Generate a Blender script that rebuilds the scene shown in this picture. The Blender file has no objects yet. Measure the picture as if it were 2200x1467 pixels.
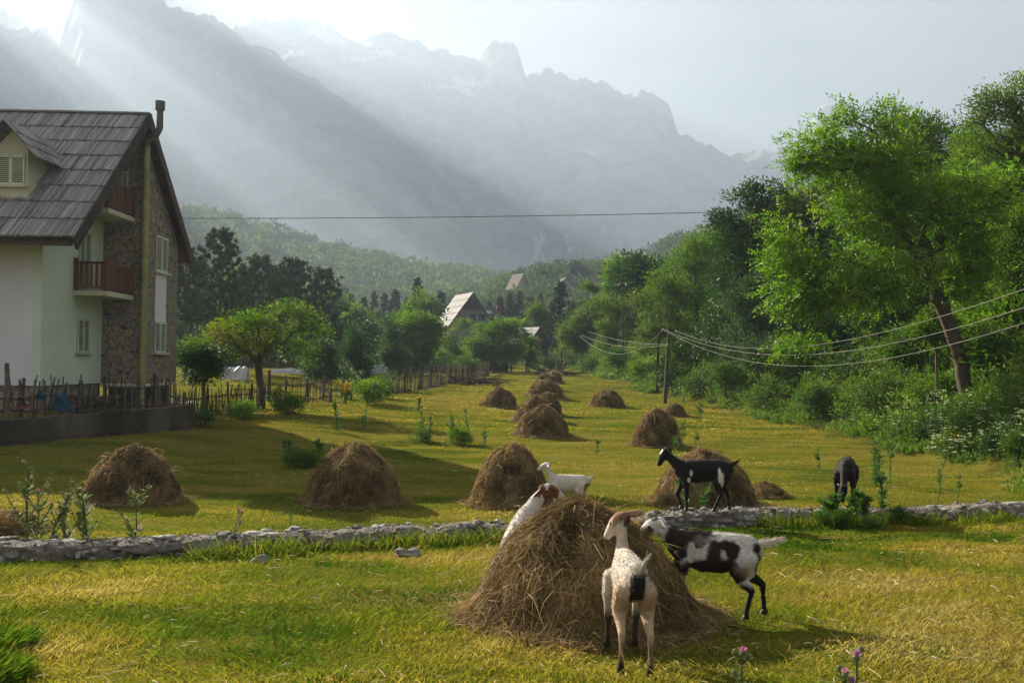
import bpy, math, random
import numpy as np
from mathutils import Vector, Matrix

SC = bpy.context.scene
COL = SC.collection
rng = np.random.default_rng(7)
F = 2139.0                      # focal length in photo pixels (35 mm lens, 2200 px wide)
CAMZ = 2.9
ROLL = 0.02                     # the photographer held the camera about one degree off level
PX0, PY0 = 1100.0, 780.0        # principal point in photo pixels


def ray(px, py):
    u = np.asarray(px, float) - PX0
    v = PY0 - np.asarray(py, float)
    c, s = math.cos(ROLL), math.sin(ROLL)
    return (u * c - v * s) / F, (u * s + v * c) / F      # x/y and z/y


def W(px, py, Y):
    a, b = ray(px, py)
    return np.array([a * Y, Y, CAMZ + b * Y])


# ------------------------------------------------------------------ noise
def _h(ix, iy, iz, seed):
    n = (ix.astype(np.int64) * 374761393 + iy.astype(np.int64) * 668265263
         + iz.astype(np.int64) * 2147483647 + seed * 1274126177) & 0xFFFFFFFF
    n = ((n ^ (n >> 13)) * 1274126177) & 0xFFFFFFFF
    return ((n ^ (n >> 16)) & 0xFFFF) / 65535.0


def vnoise(x, y, z=0.0, seed=0):
    x, y, z = np.broadcast_arrays(np.asarray(x, float), np.asarray(y, float), np.asarray(z, float))
    ix, iy, iz = np.floor(x), np.floor(y), np.floor(z)
    fx, fy, fz = x - ix, y - iy, z - iz
    fx, fy, fz = [t * t * (3 - 2 * t) for t in (fx, fy, fz)]
    r = 0
    for dx in (0, 1):
        for dy in (0, 1):
            for dz in (0, 1):
                w = (fx if dx else 1 - fx) * (fy if dy else 1 - fy) * (fz if dz else 1 - fz)
                r = r + w * _h(ix + dx, iy + dy, iz + dz, seed)
    return r * 2 - 1


def fbm(x, y, z=0.0, oct=4, seed=0, gain=0.5):
    r, a, f = 0, 1.0, 1.0
    for o in range(oct):
        r = r + a * vnoise(np.asarray(x) * f, np.asarray(y) * f, np.asarray(z) * f, seed + o * 17)
        a *= gain
        f *= 2.03
    return r


def ridged(x, y, oct=5, seed=0):
    r, a, f = 0, 0.5, 1.0
    for o in range(oct):
        r = r + a * (1 - np.abs(vnoise(np.asarray(x) * f, np.asarray(y) * f, 0, seed + o * 13))) ** 2
        a *= 0.5
        f *= 2.1
    return r


def sstep(a, b, x):
    t = np.clip((np.asarray(x, float) - a) / (b - a), 0, 1)
    return t * t * (3 - 2 * t)


# ------------------------------------------------------------------ mesh builder
class MB:
    def __init__(self):
        self.v, self.f, self.n = [], [], 0

    def add(self, verts, faces, mat=0, var=None):
        verts = np.asarray(verts, float).reshape(-1, 3)
        faces = np.asarray(faces, int)
        if len(faces) == 0:
            return self
        if var is None:
            var = rng.random()
        var = np.broadcast_to(np.asarray(var, float), (len(faces),))
        self.v.append(verts)
        self.f.append((faces + self.n, mat, var))
        self.n += len(verts)
        return self

    def box(self, c, size, rot=None, mat=0, var=None):
        s = np.array([[x, y, z] for x in (-.5, .5) for y in (-.5, .5) for z in (-.5, .5)]) * np.asarray(size, float)
        if rot is not None:
            s = s @ np.asarray(rot).T
        f = [[0, 1, 3, 2], [4, 6, 7, 5], [0, 4, 5, 1], [2, 3, 7, 6], [0, 2, 6, 4], [1, 5, 7, 3]]
        return self.add(s + np.asarray(c, float), f, mat, var)

    def beam(self, a, b, w, h, up=(0, 0, 1), mat=0, var=None):
        a, b = np.asarray(a, float), np.asarray(b, float)
        d = b - a
        L = np.linalg.norm(d)
        d = d / L
        s = np.cross(d, up)
        if np.linalg.norm(s) < 1e-6:
            s = np.array([1.0, 0, 0])
        s /= np.linalg.norm(s)
        t = np.cross(s, d)
        R = np.stack([d, s, t], 1)
        return self.box((a + b) / 2, (L, w, h), R, mat, var)

    def tube(self, pts, rad, n=8, cap=True, mat=0, var=None, squash=None):
        pts = np.asarray(pts, float)
        m = len(pts)
        rad = np.broadcast_to(np.asarray(rad, float), (m,))
        d = np.gradient(pts, axis=0)
        d /= np.linalg.norm(d, axis=1)[:, None] + 1e-12
        ref = np.array([0, 0, 1.0]) if abs(d[0, 2]) < 0.9 else np.array([1.0, 0, 0])
        A = np.cross(d, ref)
        A /= np.linalg.norm(A, axis=1)[:, None] + 1e-12
        B = np.cross(d, A)
        th = np.arange(n) * 2 * np.pi / n
        V = (pts[:, None] + rad[:, None, None] * (np.cos(th)[None, :, None] * A[:, None] + np.sin(th)[None, :, None] * B[:, None]))
        i = np.arange(m - 1)[:, None] * n
        j = np.arange(n)[None]
        k = (j + 1) % n
        q = np.stack([i + j, i + k, i + n + k, i + n + j], -1).reshape(-1, 4)
        v0 = rng.random() if var is None else var
        self.add(V.reshape(-1, 3), q, mat, v0)
        if cap and n >= 3:
            self.add(V[0], [list(range(n))[::-1]], mat, v0)
            self.add(V[-1], [list(range(n))], mat, v0)
        return self

    def loft(self, rings, mat=0, var=None, closed=True):
        """rings: (m, n, 3)"""
        rings = np.asarray(rings, float)
        m, n = rings.shape[:2]
        i = np.arange(m - 1)[:, None] * n
        j = np.arange(n)[None]
        k = (j + 1) % n
        q = np.stack([i + j, i + k, i + n + k, i + n + j], -1).reshape(-1, 4)
        v0 = rng.random() if var is None else var
        self.add(rings.reshape(-1, 3), q, mat, v0)
        if closed:
            self.add(rings[0], [list(range(n))[::-1]], mat, v0)
            self.add(rings[-1], [list(range(n))], mat, v0)
        return self

    def blob(self, c, r, nlat=7, nlon=10, noise=0.0, seed=0, mat=0, var=None, rot=None, flat=None):
        th = np.linspace(0, np.pi, nlat)[:, None]
        ph = (np.arange(nlon) * 2 * np.pi / nlon)[None]
        P = np.stack([np.sin(th) * np.cos(ph), np.sin(th) * np.sin(ph), np.cos(th) + 0 * ph], -1)
        if noise:
            k = 1 + noise * vnoise(P[..., 0] * 1.7 + seed * 3.1, P[..., 1] * 1.7, P[..., 2] * 1.7, seed)
            P = P * k[..., None]
        P = P * np.asarray(r, float)
        if rot is not None:
            P = P @ np.asarray(rot).T
        i = np.arange(nlat - 1)[:, None] * nlon
        j = np.arange(nlon)[None]
        k = (j + 1) % nlon
        q = np.stack([i + j, i + nlon + j, i + nlon + k, i + k], -1).reshape(-1, 4)
        return self.add(P.reshape(-1, 3) + np.asarray(c, float), q, mat, var)

    def cards(self, P, D, N, L, Wd, mat=0, var=None, fold=0.0):
        """leaf quads: base P, direction D, normal N (arrays), length L, width Wd; diamond of 4 verts"""
        P, D, N = [np.asarray(t, float) for t in (P, D, N)]
        k = len(P)
        if k == 0:
            return self
        D = D / (np.linalg.norm(D, axis=1)[:, None] + 1e-9)
        S = np.cross(D, N)
        S /= np.linalg.norm(S, axis=1)[:, None] + 1e-9
        N2 = np.cross(S, D)
        L = np.broadcast_to(np.asarray(L, float), (k,))[:, None]
        Wd = np.broadcast_to(np.asarray(Wd, float), (k,))[:, None]
        mid = P + D * L * 0.45
        V = np.stack([P, mid + S * Wd * .5 + N2 * fold * Wd, P + D * L, mid - S * Wd * .5 + N2 * fold * Wd], 1)
        q = np.arange(k)[:, None] * 4 + np.arange(4)[None]
        return self.add(V.reshape(-1, 3), q, mat, rng.random(k) if var is None else var)

    def strands(self, P0, P1, P2, w, mat=0, var=None):
        """thin bent ribbons through three points; width vector random"""
        k = len(P0)
        d = P2 - P0
        r = rng.normal(size=(k, 3))
        S = np.cross(d, r)
        S /= np.linalg.norm(S, axis=1)[:, None] + 1e-9
        w = np.broadcast_to(np.asarray(w, float), (k,))[:, None] * .5
        V = np.stack([P0 - S * w, P0 + S * w, P1 + S * w, P1 - S * w, P2 + S * w * .4, P2 - S * w * .4], 1)
        b = np.arange(k)[:, None] * 6
        q1 = b + np.array([[0, 1, 2, 3]])
        q2 = b + np.array([[3, 2, 4, 5]])
        vv = rng.random(k) if var is None else np.broadcast_to(var, (k,))
        self.add(V.reshape(-1, 3), np.concatenate([q1, q2]), mat, np.concatenate([vv, vv]))
        return self

    def mesh(self, name, mats, smooth=False):
        me = bpy.data.meshes.new(name)
        V = np.concatenate(self.v) if self.v else np.zeros((0, 3))
        me.vertices.add(len(V))
        me.vertices.foreach_set('co', V.astype(np.float32).ravel())
        loops = np.concatenate([f.ravel() for f, m, v in self.f])
        tot = np.concatenate([np.full(len(f), f.shape[1]) for f, m, v in self.f])
        mi = np.concatenate([np.full(len(f), m) for f, m, v in self.f])
        var = np.concatenate([v for f, m, v in self.f])
        start = np.concatenate([[0], np.cumsum(tot)[:-1]])
        me.loops.add(len(loops))
        me.loops.foreach_set('vertex_index', loops.astype(np.int32))
        me.polygons.add(len(tot))
        me.polygons.foreach_set('loop_start', start.astype(np.int32))
        me.polygons.foreach_set('material_index', mi.astype(np.int32))
        a = me.attributes.new('var', 'FLOAT', 'FACE')
        a.data.foreach_set('value', var.astype(np.float32))
        for m in (mats if isinstance(mats, (list, tuple)) else [mats]):
            me.materials.append(m)
        me.update(calc_edges=True)
        me.polygons.foreach_set('use_smooth', np.full(len(tot), bool(smooth)))
        return me

    def build(self, name, mats, parent=None, smooth=False):
        return link(name, self.mesh(name, mats, smooth), parent)


def link(name, me, parent=None):
    o = bpy.data.objects.new(name, me)
    COL.objects.link(o)
    if parent is not None:
        o.parent = parent
        o.matrix_parent_inverse = Matrix.Identity(4)
    return o


def tag(o, label=None, cat=None, group=None, kind=None):
    if label: o['label'] = label
    if cat: o['category'] = cat
    if group: o['group'] = group
    if kind: o['kind'] = kind
    return o


def empty(name, loc=(0, 0, 0), rz=0.0, label=None, cat=None, group=None):
    o = bpy.data.objects.new(name, None)
    COL.objects.link(o)
    o.location = [float(t) for t in loc]
    o.rotation_euler = (0, 0, rz)
    o.empty_display_size = 0.2
    return tag(o, label, cat, group)


def copy_tree(o, parent=None):
    c = o.copy()
    COL.objects.link(c)
    c.parent = parent
    for ch in list(o.children):
        copy_tree(ch, c)
    return c


def rot_z(a):
    c, s = math.cos(a), math.sin(a)
    return np.array([[c, -s, 0], [s, c, 0], [0, 0, 1.0]])


def rot_y(a):
    c, s = math.cos(a), math.sin(a)
    return np.array([[c, 0, s], [0, 1, 0], [-s, 0, c]])


def rot_x(a):
    c, s = math.cos(a), math.sin(a)
    return np.array([[1, 0, 0], [0, c, -s], [0, s, c]])


def unit(v):
    v = np.asarray(v, float)
    return v / (np.linalg.norm(v, axis=-1, keepdims=True) + 1e-9)


# ------------------------------------------------------------------ ground height
_WX = np.array([-30, -12, -5.46, -2.15, 2.6, 7.9, 14, 40.0])
_WY = np.array([8.0, 9.2, 10.75, 11.75, 13.9, 15.5, 16.6, 20.0])
_FY = np.array([0, 34, 40, 48, 56, 75, 100, 130, 150, 175, 250, 400, 800, 4000.0])
_FZ = np.array([0, 0, .12, .35, .55, 1.0, 1.4, 1.9, 3.6, 4.6, 8, 14, 20, 40.0])
_BY = np.array([-50, 0, 15, 25, 37, 50, 67, 90, 130, 160, 400, 4000.0])
_BX = np.array([11, 11, 12.3, 12.9, 13.9, 12.8, 10.6, 9.0, 7.6, 9, 40, 900.0])
RET_A, RET_B = np.array([-14.7, 27.2]), np.array([-11.4, 35.7])      # garden retaining wall
_RD = (RET_B - RET_A) / np.linalg.norm(RET_B - RET_A)


def wall_y(x):
    return np.interp(x, _WX, _WY)


def bank_x(y):
    return np.interp(y, _BY, _BX)


def ground(x, y):
    x, y = np.broadcast_arrays(np.asarray(x, float), np.asarray(y, float))
    s = y - wall_y(x)
    fore = .68 + .26 * np.clip((-s - .3) / 6.6, 0, 1) + .03 * np.clip((-s - 7) / 6, 0, 3)
    field = np.interp(y, _FY, _FZ) + .42 * (1 - sstep(0.2, 5.5, s))
    z = np.where(s < 0.1, fore, field)
    # bank on the right
    t = np.clip(x - bank_x(y), 0, None)
    up = np.where(t < 6, .62 * t * sstep(-.5, 2.0, t), .62 * 6 + .36 * (t - 6))
    up = np.minimum(up, 10 + .20 * t) * sstep(7, 24, y + np.clip(x - 10, 0, 8))
    z = z + up
    # rise towards the house yard on the left
    dx, dy = x - RET_A[0], y - RET_A[1]
    L = -(dx * _RD[1] - dy * _RD[0])           # distance left of the retaining wall line
    along = dx * _RD[0] + dy * _RD[1]
    near = sstep(-6, -.2, L) * .30 * sstep(16, 24, y)
    yard = np.where(L > 0.12, .62, 0) * (1 - sstep(9.0, 9.6, along)) * sstep(-9, -3, along)
    z = z + near + yard
    z = z + .035 * fbm(x * .35, y * .35, oct=3, seed=3) * sstep(3, 8, y) + .02 * fbm(x * 1.3, y * 1.3, oct=2, seed=5)
    # village slope far behind
    z = z + 24 * sstep(220, 420, y) * np.exp(-((x - y * .07) / (.13 * y + 1)) ** 2)
    return z


def gz(x, y):
    return float(ground(x, y))


def GP(px, py, y0=4.0, y1=400.0):
    """where the view ray through a photo pixel meets the ground"""
    a, b = ray(px, py)
    Y = np.exp(np.linspace(math.log(y0), math.log(y1), 4000))
    d = CAMZ + b * Y - ground(a * Y, Y)
    # nearest crossing from above
    i = np.nonzero(d <= 0)[0]
    k = i[0] if len(i) else len(Y) - 1
    return np.array([a * Y[k], Y[k], gz(a * Y[k], Y[k])])


# ------------------------------------------------------------------ materials
def new_mat(name):
    m = bpy.data.materials.new(name)
    m.use_nodes = True
    nt = m.node_tree
    for n in list(nt.nodes):
        nt.nodes.remove(n)
    return m, nt, nt.nodes, nt.links


def nd(ns, typ, **kw):
    n = ns.new(typ)
    for k, v in kw.items():
        if k.startswith('i_'):
            n.inputs[k[2:].replace('_', ' ')].default_value = v
        else:
            setattr(n, k, v)
    return n


def rgb(c):
    return (c[0], c[1], c[2], 1.0)


def ramp(ns, stops):
    r = ns.new('ShaderNodeValToRGB')
    e = r.color_ramp.elements
    while len(e) < len(stops):
        e.new(.5)
    for k, (p, c) in zip(e, stops):
        k.position = p
        k.color = rgb(c)
    return r


def mat_noise(name, stops, scale=6.0, rough=.9, bump=.0, bscale=30, detail=5, stretch=(1, 1, 1), spec=.2, var=0.0, coord='Object'):
    """matte surface whose colour wanders through `stops` with noise"""
    m, nt, ns, L = new_mat(name)
    tc = ns.new('ShaderNodeTexCoord')
    mp = nd(ns, 'ShaderNodeMapping')
    mp.inputs['Scale'].default_value = stretch
    L.new(tc.outputs[coord], mp.inputs[0])
    no = nd(ns, 'ShaderNodeTexNoise', i_Scale=scale, i_Detail=detail, i_Roughness=.6)
    L.new(mp.outputs[0], no.inputs['Vector'])
    fac = no.outputs['Fac']
    if var:
        at = nd(ns, 'ShaderNodeAttribute', attribute_name='var')
        ma = nd(ns, 'ShaderNodeMath', operation='MULTIPLY_ADD')
        L.new(at.outputs['Fac'], ma.inputs[0])
        ma.inputs[1].default_value = var
        ad = nd(ns, 'ShaderNodeMath', operation='MULTIPLY_ADD')
        L.new(fac, ad.inputs[0])
        ad.inputs[1].default_value = 1.0
        ad.inputs[2].default_value = -.5 * var
        L.new(ad.outputs[0], ma.inputs[2])
        fac = ma.outputs[0]
    cr = ramp(ns, stops)
    L.new(fac, cr.inputs[0])
    b = nd(ns, 'ShaderNodeBsdfPrincipled', i_Roughness=rough)
    b.inputs['Specular IOR Level'].default_value = spec
    L.new(cr.outputs[0], b.inputs['Base Color'])
    if bump:
        n2 = nd(ns, 'ShaderNodeTexNoise', i_Scale=bscale, i_Detail=6)
        L.new(mp.outputs[0], n2.inputs['Vector'])
        bp = nd(ns, 'ShaderNodeBump', i_Strength=bump, i_Distance=.02)
        L.new(n2.outputs['Fac'], bp.inputs['Height'])
        L.new(bp.outputs[0], b.inputs['Normal'])
    o = ns.new('ShaderNodeOutputMaterial')
    L.new(b.outputs[0], o.inputs[0])
    return m


def mat_leaf(name, stops, trans=.45, rough=.55, spec=.15, nscale=.6, namt=.5, tcol=(1.05, 1.2, .5)):
    """foliage: per-leaf variation, clump variation, light passing through the blades"""
    m, nt, ns, L = new_mat(name)
    at = nd(ns, 'ShaderNodeAttribute', attribute_name='var')
    ge = ns.new('ShaderNodeNewGeometry')
    no = nd(ns, 'ShaderNodeTexNoise', i_Scale=nscale, i_Detail=2)
    L.new(ge.outputs['Position'], no.inputs['Vector'])
    oi = ns.new('ShaderNodeObjectInfo')
    mx = nd(ns, 'ShaderNodeMath', operation='MULTIPLY_ADD')
    L.new(at.outputs['Fac'], mx.inputs[0])
    mx.inputs[1].default_value = 1 - namt
    m2 = nd(ns, 'ShaderNodeMath', operation='MULTIPLY_ADD')
    L.new(no.outputs['Fac'], m2.inputs[0])
    m2.inputs[1].default_value = namt * 1.6
    m2.inputs[2].default_value = -namt * .3
    L.new(m2.outputs[0], mx.inputs[2])
    cr = ramp(ns, stops)
    L.new(mx.outputs[0], cr.inputs[0])
    b = nd(ns, 'ShaderNodeBsdfPrincipled', i_Roughness=rough)
    b.inputs['Specular IOR Level'].default_value = spec
    L.new(cr.outputs[0], b.inputs['Base Color'])
    t = ns.new('ShaderNodeBsdfTranslucent')
    tm = nd(ns, 'ShaderNodeMix', data_type='RGBA', blend_type='MULTIPLY')
    tm.inputs[0].default_value = 1
    L.new(cr.outputs[0], tm.inputs[6])
    tm.inputs[7].default_value = rgb(tcol)
    L.new(tm.outputs[2], t.inputs[0])
    ms = ns.new('ShaderNodeMixShader')
    ms.inputs[0].default_value = trans
    L.new(b.outputs[0], ms.inputs[1])
    L.new(t.outputs[0], ms.inputs[2])
    o = ns.new('ShaderNodeOutputMaterial')
    L.new(ms.outputs[0], o.inputs[0])
    return m
SKYA, SKYB, SKYMIX, SKYSTR = (.66, .68, .73), (2.0, 2.01, 2.06), .95, .05
SKYDARK = (1.75, 1.75, 1.78)
SKYGLOW = (.7, .69, .68)
HAZE, HAZEG, HAZECOL, EXPO = 4.9e-4, .38, (.295, .36, .45), 2.65
# ------------------------------------------------------------------ camera, light, sky, air
SUN_EL, SUN_AZ = math.radians(26.5), math.radians(-43)      # azimuth from +Y, negative = left
SUN = np.array([math.sin(SUN_AZ) * math.cos(SUN_EL), math.cos(SUN_AZ) * math.cos(SUN_EL), math.sin(SUN_EL)])

cd = bpy.data.cameras.new('camera')
cam = bpy.data.objects.new('camera', cd)
COL.objects.link(cam)
cd.sensor_width = 36
cd.lens = F / 2200 * 36
cd.shift_x = 0
cd.shift_y = (PY0 - 733.5) / 2200
cd.clip_start, cd.clip_end = .1, 20000
R = Matrix.Rotation(-ROLL, 4, 'Y') @ Matrix.Rotation(math.pi / 2, 4, 'X')
cam.matrix_world = Matrix.Translation((0, 0, CAMZ)) @ R
SC.camera = cam

ld = bpy.data.lights.new('sun', 'SUN')
ld.energy = 5.0
ld.angle = math.radians(.5)
ld.color = (1.0, .90, .74)
sun = bpy.data.objects.new('sun', ld)
COL.objects.link(sun)
sun.rotation_euler = Vector(-SUN).to_track_quat('-Z', 'Y').to_euler()
sun.location = (-30, 30, 60)

wd = bpy.data.worlds.new('World')
SC.world = wd
wd.use_nodes = True
nt = wd.node_tree
ns, L = nt.nodes, nt.links
bg = ns['Background']
sky = ns.new('ShaderNodeTexSky')
sky.sky_type = 'NISHITA'
sky.sun_disc = False
sky.sun_elevation = SUN_EL
sky.sun_rotation = SUN_AZ
sky.air_density = 1.0
sky.dust_density = 2.0
# thin high overcast: a pale veil with faint streaks laid over the clear sky
tc = ns.new('ShaderNodeTexCoord')
mp = nd(ns, 'ShaderNodeMapping')
mp.inputs['Scale'].default_value = (1.2, 1.2, 4.0)
L.new(tc.outputs['Generated'], mp.inputs[0])
no = nd(ns, 'ShaderNodeTexNoise', i_Scale=2.6, i_Detail=7, i_Roughness=.6)
L.new(mp.outputs[0], no.inputs['Vector'])
cr = ramp(ns, [(.18, SKYA), (.62, SKYB)])
L.new(no.outputs['Fac'], cr.inputs[0])
mx = nd(ns, 'ShaderNodeMix', data_type='RGBA')
mx.inputs[0].default_value = SKYMIX
L.new(sky.outputs[0], mx.inputs[6])
L.new(cr.outputs[0], mx.inputs[7])
# heavy rain cloud over and behind the photographer, bright veil towards the mountains
vm = nd(ns, 'ShaderNodeVectorMath', operation='DOT_PRODUCT')
L.new(tc.outputs['Generated'], vm.inputs[0])
vm.inputs[1].default_value = (-.25, .95, -.35)
mr = nd(ns, 'ShaderNodeMapRange', interpolation_type='SMOOTHSTEP')
L.new(vm.outputs['Value'], mr.inputs[0])
mr.inputs[1].default_value = .10
mr.inputs[2].default_value = .75
md = nd(ns, 'ShaderNodeMix', data_type='RGBA')
L.new(mr.outputs[0], md.inputs[0])
md.inputs[6].default_value = rgb(SKYDARK)
L.new(mx.outputs[2], md.inputs[7])
# thinner, sunlit cloud low over the ridge on the left
vg = nd(ns, 'ShaderNodeVectorMath', operation='DOT_PRODUCT')
L.new(tc.outputs['Generated'], vg.inputs[0])
vg.inputs[1].default_value = tuple(unit([-.15, .93, .34]))
mg = nd(ns, 'ShaderNodeMapRange', interpolation_type='SMOOTHSTEP')
L.new(vg.outputs['Value'], mg.inputs[0])
mg.inputs[1].default_value = .92
mg.inputs[2].default_value = 1.0
ag = nd(ns, 'ShaderNodeMix', data_type='RGBA', blend_type='ADD')
L.new(mg.outputs[0], ag.inputs[0])
L.new(md.outputs[2], ag.inputs[6])
ag.inputs[7].default_value = rgb(SKYGLOW)
L.new(ag.outputs[2], bg.inputs[0])
bg.inputs[1].default_value = SKYSTR

# haze: one closed box of even, pale air round everything
hz = MB()
hz.box((0, 1800, 480), (9000, 4200, 1010))
m, nt, ns, L = new_mat('valley_air')
pv = ns.new('ShaderNodeVolumePrincipled')
pv.inputs['Color'].default_value = rgb(HAZECOL)
pv.inputs['Density'].default_value = HAZE
pv.inputs['Anisotropy'].default_value = HAZEG
o = ns.new('ShaderNodeOutputMaterial')
L.new(pv.outputs[0], o.inputs['Volume'])
hz.build('haze', m)
tag(bpy.data.objects['haze'], 'pale hazy air filling the valley', kind='stuff')

SC.view_settings.view_transform = 'Standard'
SC.view_settings.look = 'None'
SC.view_settings.gamma = 1
SC.view_settings.exposure = EXPO
c = SC.cycles
c.use_denoising = True
c.max_bounces = 6
c.diffuse_bounces = 3
c.glossy_bounces = 2
c.transmission_bounces = 3
c.transparent_max_bounces = 4
c.volume_bounces = 1
c.use_adaptive_sampling = True
c.adaptive_threshold = .015
c.sample_clamp_indirect = 6
SC.render.use_persistent_data = False
# ------------------------------------------------------------------ mountains and hills (setting)
def massif(name, ridge, ydepth, foot, mat, cols=420, rows=60, jag=.03, relief=.16, seed=1, prof=1.25, back=.35, marks=None, jagf=1.0, shelf=0.0):
    """ridge: photo-pixel crest line; the massif stands with its crest at depth `ydepth`(px) and foot at depth foot"""
    rp = np.array(ridge, float)
    px = np.linspace(rp[0, 0], rp[-1, 0], cols)
    py = np.interp(px, rp[:, 0], rp[:, 1])
    a, b = ray(px, py)
    if callable(ydepth):
        Yr = ydepth(px)
    else:
        Yr = np.full(cols, float(ydepth))
    zr = CAMZ + b * Yr
    nb = 10
    V = np.zeros((rows + nb, cols, 3))
    mk = np.zeros((rows + nb, cols))
    for i in range(rows + nb):
        if i < rows:
            t = i / (rows - 1)
            Y = foot + (Yr - foot) * t
            g = t ** prof
            z0 = np.interp(foot, _FY, _FZ) - 12
            z = z0 + (zr - z0) * g
            amp = relief * (zr - z0) * (t * (1 - t) * 4) ** .7
        else:
            t = 1 - (i - rows + 1) / nb
            Y = Yr + (1 - t) * (Yr - foot) * back * 2
            z = -10 + (zr + 10) * t
            amp = relief * .6 * zr * t * (1 - t)
        X = a * Y
        # ribs running down the face: noise stretched along the fall line
        rb = ridged(X / (Yr * .085), Y / (Yr * .22), 5, seed) - .55
        fn = fbm(X / (Yr * .02), Y / (Yr * .02), oct=4, seed=seed + 5)
        z = z + amp * rb + .012 * zr * fn * (t * (1 - t) * 4) ** .5
        if i >= rows - 3:
            e = 1.0 if i == rows - 1 else .6
            z = z + jag * zr * e * (fbm(px * .035 * jagf, seed * 1.3, oct=4, seed=seed + 9, gain=.6)) * .5
        V[i] = np.stack([X, Y, z], -1)
    m = MB()
    n = cols
    i = np.arange(rows + nb - 1)[:, None] * n
    j = np.arange(n - 1)[None]
    q = np.stack([i + j, i + j + 1, i + n + j + 1, i + n + j], -1).reshape(-1, 4)
    var = np.zeros(len(q))
    if marks:
        # pale snow / scree patches: outlined on the face in photo pixels, kept with the rock they lie on
        cx = V.reshape(-1, 3)[q].mean(1)
        u = cx[:, 0] / cx[:, 1] * F
        v = (cx[:, 2] - CAMZ) / cx[:, 1] * F
        qx = PX0 + u + v * ROLL
        qy = PY0 - (v - u * ROLL)
        wob = fbm(qx * .06, qy * .06, oct=4, seed=31)
        for (x0, y0, x1, y1, w, k) in marks:
            d = np.array([x1 - x0, y1 - y0], float)
            ll = np.linalg.norm(d)
            d /= ll
            al = (qx - x0) * d[0] + (qy - y0) * d[1]
            ac = np.abs(-(qx - x0) * d[1] + (qy - y0) * d[0] + wob * w * .8)
            ins = (al > 0) & (al < ll) & (ac < w * (1 - .6 * np.abs(al / ll - .5)) * (1 + .6 * wob))
            var[ins] = k
    m.add(V.reshape(-1, 3), q, 0, var)
    o = m.build(name, mat, smooth=True)
    tag(o, kind='structure')
    return V


def rock_mat(name, lo, mid, hi, pale, sc):
    m, nt, ns, L = new_mat(name)
    ge = ns.new('ShaderNodeNewGeometry')
    no = nd(ns, 'ShaderNodeTexNoise', i_Scale=sc, i_Detail=9, i_Roughness=.65)
    L.new(ge.outputs['Position'], no.inputs['Vector'])
    cr = ramp(ns, [(.3, lo), (.5, mid), (.68, hi)])
    L.new(no.outputs['Fac'], cr.inputs[0])
    at = nd(ns, 'ShaderNodeAttribute', attribute_name='var')
    mx = nd(ns, 'ShaderNodeMix', data_type='RGBA')
    L.new(at.outputs['Fac'], mx.inputs[0])
    L.new(cr.outputs[0], mx.inputs[6])
    mx.inputs[7].default_value = rgb(pale)
    b = nd(ns, 'ShaderNodeBsdfPrincipled', i_Roughness=.95)
    b.inputs['Specular IOR Level'].default_value = .1
    L.new(mx.outputs[2], b.inputs['Base Color'])
    o = ns.new('ShaderNodeOutputMaterial')
    L.new(b.outputs[0], o.inputs[0])
    return m


M_rock = rock_mat('grey_limestone', (.08, .10, .08), (.20, .21, .20), (.34, .34, .33), (.8, .82, .85), .011)
M_spur = rock_mat('wooded_spur', (.06, .085, .06), (.13, .15, .12), (.24, .24, .22), (.7, .7, .7), .011)

RANGE = [(-900, 60), (-400, 40), (100, 60), (440, 75), (500, 62), (540, 48), (580, 40), (640, 42), (670, 43), (700, 52), (730, 72), (765, 88), (800, 76), (820, 71), (850, 72), (880, 82), (905, 97), (945, 105), (1000, 121), (1020, 122), (1040, 104), (1060, 90), (1085, 85), (1105, 92), (1115, 112), (1130, 166),
         (1150, 156), (1167, 143), (1190, 155), (1225, 175), (1245, 168), (1270, 178), (1300, 176), (1318, 192), (1345, 200), (1380, 192), (1400, 208), (1435, 218), (1445, 245), (1458, 290), (1500, 300), (1530, 312), (1570, 337), (1600, 330), (1640, 320), (1675, 318), (1695, 345), (1760, 360), (1900, 420), (2050, 470), (2400, 520), (2900, 520)]
MARKS = [(660, 68, 745, 96, 9, .6), (590, 124, 655, 112, 8, .6), (730, 125, 805, 127, 5, .6), (790, 112, 850, 120, 5, .6), (920, 182, 1050, 180, 8, .6), (960, 178, 1020, 205, 7, .6), (1250, 325, 1300, 330, 4, .5),
         (1165, 505, 1135, 590, 6, .35), (1150, 510, 1170, 560, 4, .3), (960, 530, 1080, 585, 9, .25), (1210, 500, 1225, 540, 4, .25), (1370, 520, 1340, 560, 4, .2)]
massif('main_mountain_range', RANGE, 2900, 1700, M_rock, cols=900, rows=110, seed=4, jag=.024, jagf=1.7, relief=.20, prof=1.15, marks=MARKS)
SPUR = [(-2600, 60), (-1900, 0), (-1300, -40), (-800, -60), (-450, -60), (-300, -30), (-200, 10), (-100, 50), (0, 80), (60, 76), (110, 45), (150, -25), (180, -92), (230, -100), (280, -62), (320, -36), (345, -12), (362, 10), (390, 18), (420, 30), (455, 28), (470, 50), (500, 72), (530, 95), (575, 98), (590, 112), (600, 130), (660, 165), (730, 205), (800, 250), (900, 340), (1000, 440), (1100, 545), (1200, 640), (1300, 760)]
massif('left_mountain_spur', SPUR, 2200, 1400, M_spur, cols=800, rows=90, seed=11, jag=.02, relief=.14, prof=1.1, back=.15)  # crest gap at the left is shaped to let a sunbeam through
SHADE_CRAG = [(-3400, 0), (-2600, -300), (-2000, -400), (-1600, -450), (-1250, -480), (-1000, -500), (-880, -520), (-800, -545), (-750, -560), (-700, -520), (-600, -443), (-450, -325), (-340, -238), (-260, -175), (-150, -88), (-90, -40), (-60, -17), (-42, 0), (-28, 200), (0, 330), (160, 420), (300, 500), (430, 600), (520, 720)]
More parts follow.
